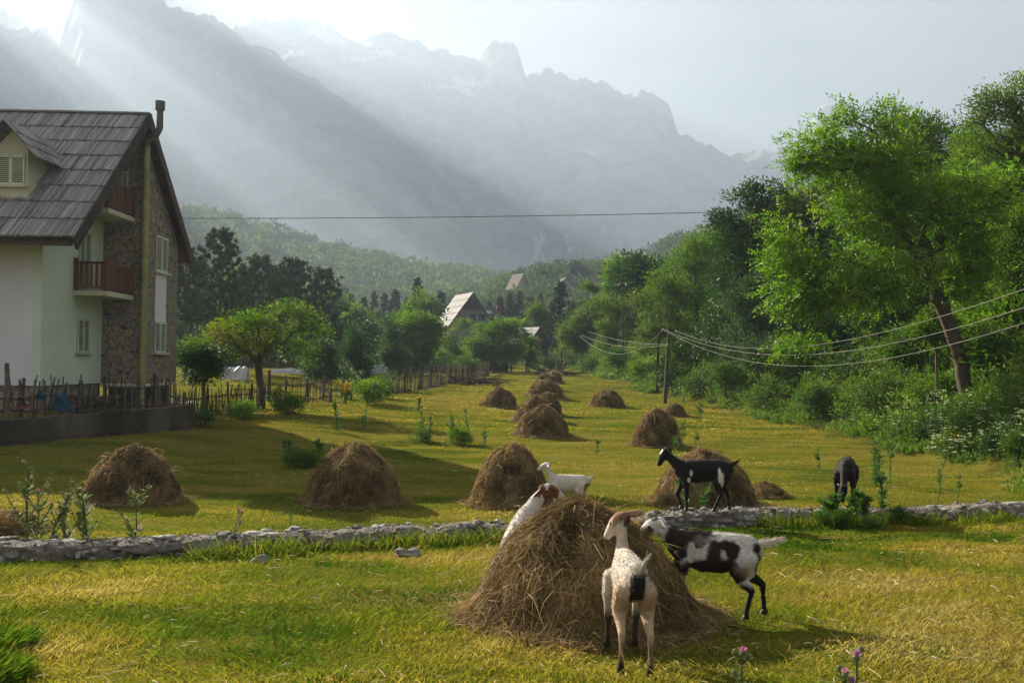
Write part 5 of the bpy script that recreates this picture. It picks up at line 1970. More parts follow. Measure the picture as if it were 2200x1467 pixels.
def hay_mesh(rx, ry, H, seed, n, w, L_=.22, shape=1.9, top=1.5, skirt=.12, lean=(0, 0), lump=.10):
    """a mound of loose hay; returns a builder (core + straws)"""
    r_ = np.random.default_rng(seed)

    def surf(f, a):
        """f 0..1 from crown to rim"""
        f = np.asarray(f, float)
        k = 1 + lump * fbm(np.cos(a) * 1.3 + seed, np.sin(a) * 1.3, f * 2.0, oct=3, seed=seed)
        # radius and height along the profile
        ph = f * np.pi / 2
        rr = np.sin(ph) ** (2 / shape)
        zz = np.cos(ph) ** (2 / top)
        flare = skirt * np.clip((f - .82) / .18, 0, 1) ** 2
        rr = (rr + flare) * k
        z = H * zz * (1 + .10 * fbm(np.cos(a) * 1.7, np.sin(a) * 1.7, f * 2, oct=2, seed=seed + 4) * (f < .95))
        return np.stack([rr * rx * np.cos(a) + lean[0] * zz, rr * ry * np.sin(a) + lean[1] * zz, np.maximum(z, -.02)], -1)

    m = MB()
    nf, na = 26, 56
    fg, ag = np.meshgrid(np.linspace(0.001, 1, nf), np.arange(na) * 2 * np.pi / na, indexing='ij')
    V = surf(fg, ag)
    V += .03 * H * np.stack([fbm(V[..., 0] * 5 / rx, V[..., 1] * 5 / rx, V[..., 2] * 5 / rx, oct=3, seed=seed + q) for q in range(3)], -1)
    V = V * np.array([.965, .965, .98])
    V[-1, :, 2] -= .08
    i = np.arange(nf - 1)[:, None] * na
    j = np.arange(na)[None]
    k = (j + 1) % na
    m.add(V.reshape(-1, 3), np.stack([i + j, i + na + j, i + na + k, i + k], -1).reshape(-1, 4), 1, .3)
    f = np.clip(r_.random(n) ** .62, .01, 1.0)
    a = r_.random(n) * 2 * np.pi
    P = surf(f, a)
    e = .02
    T = unit(surf(np.clip(f + e, 0, 1.0), a) - surf(np.clip(f - e, 0, 1), a))      # down the slope
    B = unit(surf(f, a + .03) - surf(f, a - .03))                                   # round the stack
    N = unit(np.cross(B, T))
    N = N * np.sign((N * (P - np.array([lean[0] * .5, lean[1] * .5, H * .2]))).sum(1))[:, None]
    ang = r_.normal(size=n) * .85 + .9 * fbm(P[:, 0] * 2.5, P[:, 1] * 2.5, P[:, 2] * 2.5, oct=2, seed=seed + 8)
    D = T * np.cos(ang)[:, None] + B * np.sin(ang)[:, None] + N * (r_.normal(size=n) * .16)[:, None]
    Ls = L_ * (.35 + 1.1 * r_.random(n) ** 2)
    lift = np.abs(r_.normal(size=n)) * .022 * (L_ / .22)
    mid = P + N * lift[:, None]
    P0 = mid - D * (Ls * .5)[:, None] - N * (Ls * .06)[:, None]
    P2 = mid + D * (Ls * .5)[:, None] + np.array([0, 0, -1.0]) * (Ls * .14)[:, None] + N * (r_.random(n) * Ls * .16)[:, None]
    tone = .37 + .42 * fbm(P[:, 0] * 4, P[:, 1] * 4, P[:, 2] * 4, oct=2, seed=seed + 11)  # low tones put deep brown shadow into the strand colours
    var = np.clip(tone + r_.normal(size=n) * .22, 0, 1)
    m.strands(P0, mid, P2, w * (.6 + .8 * r_.random(n)), 0, var)
    # long loose stalks sticking out
    q = max(10, n // 220)
    s = r_.integers(0, n, q)
    Dq = unit(D[s] + N[s] * .45 + r_.normal(size=(q, 3)) * .35)
    Lq = L_ * (1.0 + 1.6 * r_.random(q))
    m.strands(P[s], P[s] + Dq * (Lq * .5)[:, None] + N[s] * .03, P[s] + Dq * Lq[:, None] - np.array([0, 0, .25]) * Lq[:, None], w * 1.1, 0, .6 + .3 * r_.random(q))
    # spilled straw round the foot
    q = n // 12
    a = r_.random(q) * 6.283
    rr = 1.0 + np.abs(r_.normal(size=q)) * .16
    F_ = np.stack([rx * rr * np.cos(a), ry * rr * np.sin(a), .02 + .04 * r_.random(q)], -1)
    aa = r_.random(q) * 6.283
    dv = np.stack([np.cos(aa), np.sin(aa), .1 * r_.normal(size=q)], -1) * (L_ * (.3 + .7 * r_.random(q)))[:, None]
    m.strands(F_ - dv * .5, F_ + np.array([0, 0, .02]), F_ + dv * .5, w, 0, np.clip(.5 + .25 * r_.normal(size=q), 0, 1))
    return m


def drape(m, x, y):
    """let the foot of the stack follow the ground"""
    z0 = gz(x, y)
    for v in m.v:
        f = np.clip(1 - v[:, 2] / .5, 0, 1)
        v[:, 2] += (ground(x + v[:, 0], y + v[:, 1]) - z0) * f
    return m


HG = 'haystacks drying on the mown field'


def haystack(label, px0, px1, pybase, pytop, seed, n, w, d=None, L_=.22, name='haystack', cat='haystack', group=HG, **kw):
    pc = (px0 + px1) / 2
    if d is None:
        p = GP(pc, pybase)
        d = p[1] + (px1 - px0) / F * p[1] * .42
    x = float(ray(pc, (pybase + pytop) / 2)[0] * d)
    rx = (px1 - px0) * .5 / F * d * .93
    z = gz(x, d)
    H = W(pc, pytop, d)[2] - z
    m = drape(hay_mesh(rx, rx * .95, H, seed, n, w, L_, **kw), x, d)
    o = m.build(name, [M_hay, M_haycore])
    o.location = (x, d, z)
    tag(o, label, cat, group)
    return o


# the big one in the foreground
BX, BY = .66, 8.1
BZ = gz(BX, BY)
BH = W(1225, 1098, 8.1)[2] - BZ
bm = drape(hay_mesh(.84, .86, BH, 3, 62000, .0040, .23, shape=2.0, top=1.7, skirt=.20, lean=(-.09, .05), lump=.08), BX, BY)
o = bm.build('haystack', [M_hay, M_haycore])
o.location = (BX, BY, BZ)
tag(o, 'big loose foreground haystack with goats feeding round it', 'haystack', HG)
haystack('shaded haystack at the far left of the second row, behind the thistles', 183, 390, 1088, 966, 11, 15000, .010, shape=2.10, top=1.60)
haystack('haystack with a peaked top in the second row, left of centre', 655, 866, 1092, 962, 12, 15000, .010, shape=2.05, top=1.65)
haystack('dark greenish haystack with a white goat eating from its right side', 1012, 1186, 1092, 962, 13, 14000, .010, shape=2.10, top=1.70)
haystack('broad haystack directly behind the black goat on the wall', 1402, 1624, 1096, 974, 14, 16000, .010, shape=1.85, top=1.60)
haystack('nearest haystack of the middle row, with its right side in shadow', 1108, 1224, 940, 876, 21, 7000, .016, L_=.26, shape=2.00, top=1.50)
haystack('haystack tucked just behind the nearest one of the middle row', 1103, 1200, 908, 856, 22, 4500, .02, L_=.3, shape=2.00, top=1.60)
haystack('rounded haystack third in the middle row, showing over the two in front', 1142, 1208, 894, 846, 23, 4000, .022, L_=.3, shape=2.10, top=1.60)
haystack('tall shaggy haystack fourth in the middle row', 1130, 1212, 856, 818, 24, 4500, .026, L_=.36, shape=1.95, top=1.60)
haystack('haystack fifth in the middle row, mostly hidden by the shaggy one', 1148, 1196, 836, 805, 25, 2500, .035, L_=.4, shape=2.10, top=1.70)
haystack('farthest haystack with a pale pole lying on its top', 1166, 1208, 824, 800, 26, 2500, .04, L_=.45, shape=2.20, top=1.70)
haystack('low wide haystack standing alone left of the middle row', 1033, 1112, 876, 835, 27, 5000, .022, L_=.3, shape=1.80, top=1.50)
haystack('dome-shaped haystack standing alone on the right of the field', 1268, 1342, 875, 839, 28, 4500, .022, L_=.3, shape=2.20, top=1.70)
haystack('narrow steep haystack right of the middle row, below the utility pole', 1360, 1462, 962, 886, 29, 6500, .016, L_=.26, shape=2.30, top=1.70)
haystack('small weedy heap of hay at the foot of the utility pole', 1424, 1474, 895, 868, 30, 2500, .02, L_=.3, shape=1.80, top=1.50)
haystack('flat leftover heap of hay right of the broad haystack', 1600, 1690, 1072, 1040, 31, 2600, .010, L_=.24, shape=1.70, top=1.30, skirt=.3)
haystack('flattened hay heap at the left edge beside the stone wall', -70, 92, 1150, 1104, 32, 5000, .008, L_=.26, shape=2.00, top=1.60, skirt=.25)
# ------------------------------------------------------------------ stone wall across the meadow
M_wstone = mat_noise('wall_stones', [(.15, (.06, .055, .047)), (.5, (.17, .158, .14)), (.85, (.36, .34, .31))], scale=3.5, rough=.95, bump=.7, bscale=16, var=.55)
M_mortar = mat_noise('crumbling_mortar', [(.25, (.07, .062, .052)), (.55, (.20, .175, .15)), (.8, (.36, .32, .28))], scale=16, detail=8, rough=1, bump=1.0, bscale=60)


def rock(m, c, r, seed, rz=0.0, mat=0, var=None, n=(6, 8)):
    m.blob(c, r, n[0], n[1], noise=.55, seed=seed, rot=rot_z(rz), mat=mat, var=var)


r_ = np.random.default_rng(15)
xs = np.linspace(-9.5, 9.3, 380)
m = MB()
rings = []
WT = lambda x: .845 + .03 * vnoise(x * 1.1, 0, 0, 91) + .022 * vnoise(x * 4.1, 0, 0, 92) - .10 * sstep(7.5, 9.2, x)
for x in xs:
    y = float(wall_y(x))
    t = float(WT(x))
    row = []
    zf = gz(x, y - .45) - .15
    prof = [(-.22, zf), (-.225, t - .18), (-.22, t - .06), (-.205, t - .01), (-.14, t + .01), (-.05, t + .02), (.06, t + .015), (.15, t + .005), (.21, t - .02), (.23, t - .3), (.23, gz(x, y + .4) - .2)]
    for k, (dy, z) in enumerate(prof):
        j = .028 if 1 <= k <= 8 else 0
        row.append((x, y + dy + j * vnoise(x * 9, k * 3.3, 0, 93) + .04 * vnoise(x * 1.6, 0, 0, 94), z + j * .8 * vnoise(x * 11, k * 2.7, 5, 95)))
    rings.append(row)
rings = np.array(rings)
nn = rings.shape[1]
i = np.arange(len(rings) - 1)[:, None] * nn
j = np.arange(nn - 1)[None]
m.add(rings.reshape(-1, 3), np.stack([i + j, i + nn + j, i + nn + j + 1, i + j + 1], -1).reshape(-1, 4), 1)
# face stones in two irregular courses
for course, (zc, hr) in enumerate([(-.075, .042), (-.165, .05), (-.255, .055)]):
    x = -9.4
    while x < 9.1:
        a = r_.uniform(.025, .085) if r_.random() > .2 else r_.uniform(.09, .15)
        x += a
        if r_.random() > .22:
            t = float(WT(x))
            y = float(wall_y(x))
            rock(m, (x, y - .20 - r_.uniform(0, .03), t + zc + r_.normal() * .015), (a * 1.02, r_.uniform(.04, .08), hr * r_.uniform(.6, 1.35)), r_.integers(1e6), r_.normal() * .15, var=r_.random())
        x += a
# rubble, gravel and flat stones on the crown
n = 3600
x = r_.uniform(-9.4, 9.1, n)
for k in range(n):
    y = float(wall_y(x[k])) + r_.uniform(-.20, .20)
    s = r_.uniform(.006, .017) if r_.random() > .05 else r_.uniform(.025, .06)
    m.blob((x[k], y, float(WT(x[k])) + .015 + s * .2), (s * r_.uniform(.9, 1.5), s * r_.uniform(.8, 1.3), s * r_.uniform(.5, .9)), 4, 5, noise=.35, seed=int(r_.integers(1e6)), rot=rot_z(r_.random() * 3), var=r_.random())
for k in range(40):
    xx = r_.uniform(-9, 9)
    rock(m, (xx, float(wall_y(xx)) + r_.uniform(-.15, .15), float(WT(xx)) + .015), (r_.uniform(.06, .16), r_.uniform(.05, .1), r_.uniform(.02, .045)), int(r_.integers(1e6)), r_.normal() * .4, var=.6 + .4 * r_.random())
tag(m.build('stone_wall', [M_wstone, M_mortar], None, True), 'low rubble stone wall with gravelly crumbling top crossing the whole meadow', 'wall')
bpy.data.objects['stone_wall'].data.polygons.foreach_set('use_smooth', np.zeros(len(bpy.data.objects['stone_wall'].data.polygons), bool))


def boulder(label, px, py, r, seed):
    p = GP(px, py)
    m = MB()
    rock(m, (0, 0, r[2] * .5), r, seed, 0, 0, .6, (14, 18))
    o = m.build('boulder', M_wstone, None, True)
    o.location = p - np.array([0, 0, .03])
    tag(o, label, 'boulder')


boulder('squarish grey boulder in the grass in front of the wall, left of centre', 556, 1208, (.08, .07, .075), 5)
#boulder('flat grey slab sunk in the grass below the black goat', 1625, 1160, (.26, .16, .12), 8)
#boulder('pale stone at the wall foot right of the pied goat', 1705, 1142, (.16, .12, .12), 9)
boulder('long rounded grey boulder at the wall foot, left of the big haystack', 872, 1192, (.13, .09, .07), 10)
# ------------------------------------------------------------------ thistles, weeds, mulleins
M_thistle = mat_leaf('thistle_leaf', [(.05, (.06, .10, .035)), (.5, (.13, .17, .07)), (.95, (.26, .28, .13))], trans=.4, namt=.1)
M_weed = mat_leaf('weed_leaf', [(.05, (.03, .09, .025)), (.5, (.07, .16, .04)), (.95, (.15, .24, .07))], trans=.4, namt=.1)
M_mull = mat_leaf('mullein_flower', [(.0, (.45, .30, .02)), (1, (.7, .5, .04))], trans=.35, namt=0)
M_purple = mat_leaf('thistle_flower', [(.0, (.42, .16, .40)), (1, (.62, .30, .58))], trans=.3, namt=0)


def thistle(name, label, p, H, seed, mat, stems=1, branch=6, heads='none', leaf=.12, cat='thistle', group=None, bushy=1.0, spread=.5):
    r_ = np.random.default_rng(seed)
    root = empty(name, p, 0, label, cat, group)
    st, lf, fl = MB(), MB(), MB()
    for s in range(stems):
        a = r_.random() * 6.28
        off = np.array([math.cos(a), math.sin(a), 0]) * (.06 * stems * r_.random())
        h = H * (1 if s == 0 else r_.uniform(.55, .9))
        lean = np.array([r_.normal() * .10, r_.normal() * .10, 1.0])
        n = 8
        t = np.linspace(0, 1, n)[:, None]
        P = off + lean * h * t + r_.normal(size=(n, 3)) * .012 * h * np.array([1, 1, 0])
        st.tube(P, np.linspace(.011, .005, n) * (.7 + .5 * H), n=6)
        tips = [P[-1]]
        ends = [(P, t[:, 0])]
        for b in range(branch):
            f = r_.uniform(.35, .95)
            q = np.array([np.interp(f, t[:, 0], P[:, k]) for k in range(3)])
            az = r_.random() * 6.28
            L_ = h * spread * r_.uniform(.3, .75) * (1.15 - f * .6)
            d = np.array([math.cos(az) * .65, math.sin(az) * .65, .9])
            tt = np.linspace(0, 1, 5)[:, None]
            Q = q + d * L_ * tt + np.array([0, 0, .25 * L_]) * tt ** 2
            st.tube(Q, np.linspace(.006, .003, 5) * (.7 + .5 * H), n=5)
            ends.append((Q, tt[:, 0]))
            tips.append(Q[-1])
        for Q, tq in ends:
            L_ = np.linalg.norm(Q[-1] - Q[0])
            k = int((10 + 26 * L_ / max(H, .3)) * bushy)
            f = r_.random(k) * (1.0 if Q is not P else 1.0)
            B = np.stack([np.interp(f, tq, Q[:, i]) for i in range(3)], 1)
            az = r_.random(k) * 6.28
            D = np.stack([np.cos(az), np.sin(az), .35 + .5 * r_.random(k)], -1)
            sz = leaf * (1.15 - .65 * f) * r_.uniform(.6, 1.2, k)
            lf.cards(B, D, np.stack([-.4 * np.cos(az), -.4 * np.sin(az), np.ones(k)], -1) + r_.normal(size=(k, 3)) * .3, sz, sz * (.26 if mat is M_thistle else .36), fold=.15)
            # spiny lobes
            S = unit(np.cross(D, [0, 0, 1.0]))
            for sg in ((-1, 1) if mat is M_thistle else ()):
                lf.cards(B + unit(D) * (sz * .45)[:, None], unit(D) * .6 + S * sg, np.tile([0, 0, 1.0], (k, 1)) + r_.normal(size=(k, 3)) * .3, sz * .38, sz * .12)
        for q in tips:
            k = 14
            v = unit(r_.normal(size=(k, 3)) + np.array([0, 0, .5]))
            lf.cards(np.tile(q, (k, 1)) - v * .004, v, r_.normal(size=(k, 3)), .035 * (.6 + .5 * H), .008, fold=0)
            lf.blob(q + np.array([0, 0, .006]), (.014, .014, .018), 5, 7, var=.8)
            if heads == 'purple' and (q is tips[0] or r_.random() < .3):
                k = 26
                v = unit(r_.normal(size=(k, 3)) * .55 + np.array([0, 0, 1.0]))
                fl.cards(np.tile(q + np.array([0, 0, .015]), (k, 1)), v, r_.normal(size=(k, 3)), .035, .010)
    st.build('stem', mat, root, True)
    lf.build('leaves', mat, root)
    if fl.n:
        fl.build('flower_head', M_purple, root)
    return root


def mullein(label, px, pyb, pyt, seed, spikes=1, group=None, p=None):
    r_ = np.random.default_rng(seed)
    p = GP(px, pyb) if p is None else p
    H = W(px, pyt, p[1])[2] - p[2]
    root = empty('mullein', p, 0, label, 'wildflower', group)
    st, lf, fl = MB(), MB(), MB()
    for s in range(spikes):
        off = np.array([(s - (spikes - 1) / 2) * .09, r_.normal() * .05, 0])
        h = H * (1 if s == spikes // 2 else r_.uniform(.85, .97))
        top = np.array([off[0] * 1.5, off[1], h])
        st.tube([np.array([0, 0, 0]), np.array([off[0] * .3, off[1] * .3, h * .4]), top], [.02, .016, .008], n=6)
        k = 130
        f = r_.uniform(.58, 1.0, k)
        B = np.array([off[0] * .3, off[1] * .3, h * .4]) + (top - np.array([off[0] * .3, off[1] * .3, h * .4])) * ((f - .4) / .6)[:, None]
        az = r_.random(k) * 6.28
        D = np.stack([np.cos(az), np.sin(az), .5 + 0 * az], -1)
        fl.cards(B, D, np.tile([0, 0, 1.0], (k, 1)) + r_.normal(size=(k, 3)) * .4, .075, .065)
    k = 34
    f = r_.uniform(.02, .58, k)
    az = r_.random(k) * 6.28
    D = np.stack([np.cos(az), np.sin(az), .45 + 0 * az], -1)
    lf.cards(np.stack([0 * f, 0 * f, f * H], -1), D, np.stack([-.4 * np.cos(az), -.4 * np.sin(az), 1 + 0 * az], -1), .26 * (1.2 - f), .09, fold=.1)
    st.build('stem', M_weed, root, True)
    lf.build('leaves', M_weed, root)
    fl.build('flower_spike', M_mull, root)


def hgt(px, pyt, p):
    return float(W(px, pyt, p[1])[2] - p[2])


def behind_wall(px, off=.75):
    """a point just behind the stone wall on the ray column px"""
    Y = np.linspace(9, 18, 900)
    x = ray(px, 1120)[0] * Y
    k = int(np.argmin(np.abs(Y - wall_y(x) - off)))
    return np.array([x[k], Y[k], gz(x[k], Y[k])])


def in_front(px, off=-.5):
    return behind_wall(px, off)


p = behind_wall(104, .8)
thistle('thistle', 'tallest pale thistle with many stems, leftmost behind the wall', p, hgt(104, 992, p), 1, M_thistle, stems=4, branch=7, heads='purple', leaf=.10, bushy=1.3)
p = behind_wall(196, .55)
thistle('thistle', 'pale spiny thistle behind the wall, second from the left edge', p, hgt(196, 1054, p), 2, M_thistle, stems=2, branch=5, leaf=.13)
p = behind_wall(288, .55)
thistle('thistle', 'pale forked thistle behind the wall, in front of the leftmost haystack', p, hgt(288, 1064, p), 3, M_thistle, stems=1, branch=7, leaf=.13)
p = behind_wall(490, .6)
thistle('thistle', 'small drooping thistle with purple heads behind the wall', p, hgt(490, 1098, p), 4, M_thistle, branch=3, heads='purple', leaf=.07)
p = behind_wall(625, .6)
thistle('thistle', 'single thin thistle stalk behind the wall, left of the peaked haystack', p, hgt(625, 1098, p), 5, M_weed, branch=1, leaf=.06, bushy=.6)
p = behind_wall(1494, .55)
thistle('thistle', 'green thistle growing behind the wall between the black goat legs', p, hgt(1494, 1040, p), 6, M_weed, stems=2, branch=5, leaf=.10)
for i, (px, yt, off, lab) in enumerate([(1792, 1066, -.45, 'leafy weed at the left of the clump below the grazing black goat'), (1850, 1050, -.40, 'leafy weed in the clump right under the grazing goat head'), (1905, 1020, .1, 'tall straight weed stalk right of the grazing black goat')]):
    p = in_front(px, off)
    thistle('weed', lab, p, max(.35, hgt(px, yt, p)), 20 + i, M_weed, stems=3 if i < 2 else 1, branch=6 if i < 2 else 4, leaf=.15, cat='weed', bushy=1.4)
for i, (px, off, s) in enumerate([(1770, -.5, .8), (1812, -.75, .7), (1868, -.75, .65), (1925, -.5, .7), (1775, -.35, .7)]):
    p = in_front(px, off)
    shrub_at(px, 0, i % 2, .30 * s, 'low leafy clump of weeds overgrowing the wall under the grazing goat', 'weed clumps overgrowing the wall', p=p)
WG = 'tall weeds left standing in the hay field'
r_ = np.random.default_rng(3)
for i, (px, pb, pt, sp, st, lab) in enumerate([
        (725, 926, 838, .35, 3, 'bushy weed column in the field below the mullein'), (780, 922, 876, .5, 2, 'shorter weed right of the bushy weed column'),
        (618, 1000, 932, .4, 2, 'weed stalks at the left of the dark clump behind the peaked haystack'), (690, 998, 942, .4, 3, 'weed stalks at the right of the dark clump behind the peaked haystack'),
        (900, 948, 872, .25, 2, 'slender weed at the left of the mid-field clump'), (925, 950, 890, .25, 1, 'single weed stalk left of centre in the mid-field clump'), (968, 952, 884, .4, 3, 'full weed at the centre of the mid-field clump'), (1012, 955, 882, .25, 1, 'tall thin weed right of centre in the mid-field clump'), (1042, 960, 918, .4, 1, 'short weed at the right end of the mid-field clump'),
        (1284, 978, 944, .4, 1, 'lone weed in the open field between the middle row and the narrow haystack'), (1462, 968, 900, .4, 2, 'pale weed growing against the narrow steep haystack'), (1448, 984, 938, .4, 1, 'weed stalk in front of the narrow steep haystack'), (1498, 968, 926, .3, 1, 'thin weed right of the narrow steep haystack'), (1500, 905, 860, .5, 3, 'leafy weed beside the pole-foot heap'),
        (1880, 1046, 950, .7, 3, 'widely branched weed behind and right of the grazing goat'), (1912, 1040, 940, .4, 1, 'upright weed stalk at the right of the branched weed'), (2015, 1070, 990, .3, 1, 'thin thistle stalk near the right end of the wall'), (2056, 1075, 1020, .3, 1, 'short thistle stalk left of the wall end'), (1765, 1010, 960, .6, 1, 'faint feathery weed left of the grazing goat')]):
    p = GP(px, pb)
    thistle('weed', lab, p, hgt(px, pt, p), 40 + i, M_weed, stems=st, branch=5, leaf=.17 if p[1] > 24 else .12, cat='weed', group=WG, spread=sp * .8, bushy=.6)
# dark leafy bases of the two field clumps
for (px, pb, s, k, lab) in [(640, 1003, .46, 0, 'dark leafy clump in the house shadow behind the peaked haystack'), (668, 1002, .42, 2, 'smaller dark leafy clump touching the peaked haystack'), (905, 950, .45, 0, 'dark leafy base at the left of the mid-field weeds'), (985, 955, .55, 2, 'dark leafy base at the right of the mid-field weeds')]:
    shrub_at(px, pb, k, s, lab, WG)
mullein('bright yellow mullein with a cluster of spikes beside the garden fence', 742, 870, 820, 1, 5)
mullein('faded yellow mullein left of the mid-field weeds', 900, 885, 850, 2, 2)
mullein('yellow mullein beside the utility pole foot, left of two', 1470, 868, 838, 3, 1)
mullein('yellow mullein in front of the bank scrub, right of two', 1524, 868, 838, 4, 1)
mullein('yellow mullein on the flowery bank near the right edge', 2050, 985, 918, 5, 1)
# purple-headed thistles at the very front
for (px, d, yt, lab, sd) in [(1606, 4.6, 1418, 'purple-headed thistle at the bottom edge, left of two', 1), (1812, 4.7, 1402, 'purple-headed thistle at the bottom edge, right of two', 2)]:
    a, _ = ray(px, 1440)
    x = float(a * d)
    p = np.array([x, d, gz(x, d)])
    thistle('thistle', lab, p, float(W(px, yt, d)[2] - p[2]), 70 + sd, M_thistle, stems=2, branch=4, heads='purple', leaf=.07, spread=.3)
# ------------------------------------------------------------------ goats
def ring_loft(m, spine, ry, rz, n=14, up=(0, 0, 1), cap=True):
    """tube with elliptical section along a spine; rounded ends"""
    S = np.asarray(spine, float)
    k = len(S)
    ry = np.asarray(ry, float)
    rz = np.asarray(rz, float)
    d = np.gradient(S, axis=0)
    d = unit(d)
    # round the two ends
    S = np.concatenate([[S[0] - d[0] * min(ry[0], rz[0]) * .8], [S[0] - d[0] * min(ry[0], rz[0]) * .5], S, [S[-1] + d[-1] * min(ry[-1], rz[-1]) * .5], [S[-1] + d[-1] * min(ry[-1], rz[-1]) * .8]])
    ry = np.concatenate([[ry[0] * .25, ry[0] * .75], ry, [ry[-1] * .75, ry[-1] * .25]])
    rz = np.concatenate([[rz[0] * .25, rz[0] * .75], rz, [rz[-1] * .75, rz[-1] * .25]])
    d = unit(np.gradient(S, axis=0))
    up = np.asarray(up, float)
    A = unit(np.cross(np.tile(up, (len(S), 1)), d))
    B = np.cross(d, A)
    th = np.arange(n) * 2 * np.pi / n
    R_ = S[:, None] + A[:, None] * (ry[:, None] * np.cos(th))[..., None] + B[:, None] * (rz[:, None] * np.sin(th))[..., None]
    m.loft(R_)


def remesh(mb, voxel, smooth_it=6):
    """fuse overlapping shapes into one continuous skin"""
    me = mb.mesh('tmp', [])
    o = bpy.data.objects.new('tmp', me)
    COL.objects.link(o)
    r = o.modifiers.new('r', 'REMESH')
    r.mode = 'VOXEL'
    r.voxel_size = voxel
    s = o.modifiers.new('s', 'SMOOTH')
    s.factor = .5
    s.iterations = smooth_it
    bpy.context.view_layer.update()
    dg = bpy.context.evaluated_depsgraph_get()
    ev = o.evaluated_get(dg)
    out = bpy.data.meshes.new_from_object(ev)
    bpy.data.objects.remove(o)
    return out


def coat_mat(name, rough=.75):
    m, nt, ns, L = new_mat(name)
    at = nd(ns, 'ShaderNodeAttribute', attribute_name='fur')
    no = nd(ns, 'ShaderNodeTexNoise', i_Scale=60, i_Detail=3)
    tc = ns.new('ShaderNodeTexCoord')
    L.new(tc.outputs['Object'], no.inputs['Vector'])
    mr = nd(ns, 'ShaderNodeMapRange')
    L.new(no.outputs['Fac'], mr.inputs[0])
    mr.inputs[3].default_value = .78
    mr.inputs[4].default_value = 1.22
    mx = nd(ns, 'ShaderNodeMix', data_type='RGBA', blend_type='MULTIPLY')
    mx.inputs[0].default_value = 1
    L.new(at.outputs['Color'], mx.inputs[6])
    L.new(mr.outputs[0], mx.inputs[7])
    b = nd(ns, 'ShaderNodeBsdfPrincipled', i_Roughness=rough)
    b.inputs['Specular IOR Level'].default_value = .2
    b.inputs['Sheen Weight'].default_value = .04
    L.new(mx.outputs[2], b.inputs['Base Color'])
    o = ns.new('ShaderNodeOutputMaterial')
    L.new(b.outputs[0], o.inputs[0])
    return m


M_coat = coat_mat('goat_coat')
M_eye = mat_noise('goat_eye', [(.3, (.015, .010, .006)), (.7, (.03, .02, .01))], scale=3, rough=.1, spec=.6)
M_hoof = mat_noise('hoof_horn', [(.3, (.012, .011, .010)), (.7, (.035, .03, .026))], scale=9, rough=.5)


def set_col(me, fn):
    n = len(me.vertices)
    co = np.zeros(n * 3, np.float32)
    me.vertices.foreach_get('co', co)
    co = co.reshape(-1, 3).astype(float)
    no = np.zeros(n * 3, np.float32)
    me.vertices.foreach_get('normal', no)
    c = fn(co)
    a = me.attributes.new('fur', 'FLOAT_COLOR', 'POINT')
    a.data.foreach_set('color', np.concatenate([c, np.ones((n, 1))], 1).astype(np.float32).ravel())
    return co, no.reshape(-1, 3).astype(float)


HEAD = [(-.07, .012, .048, .056), (-.02, .018, .058, .068), (.045, .008, .054, .062), (.095, -.014, .043, .050), (.14, -.034, .035, .040), (.172, -.046, .031, .033)]


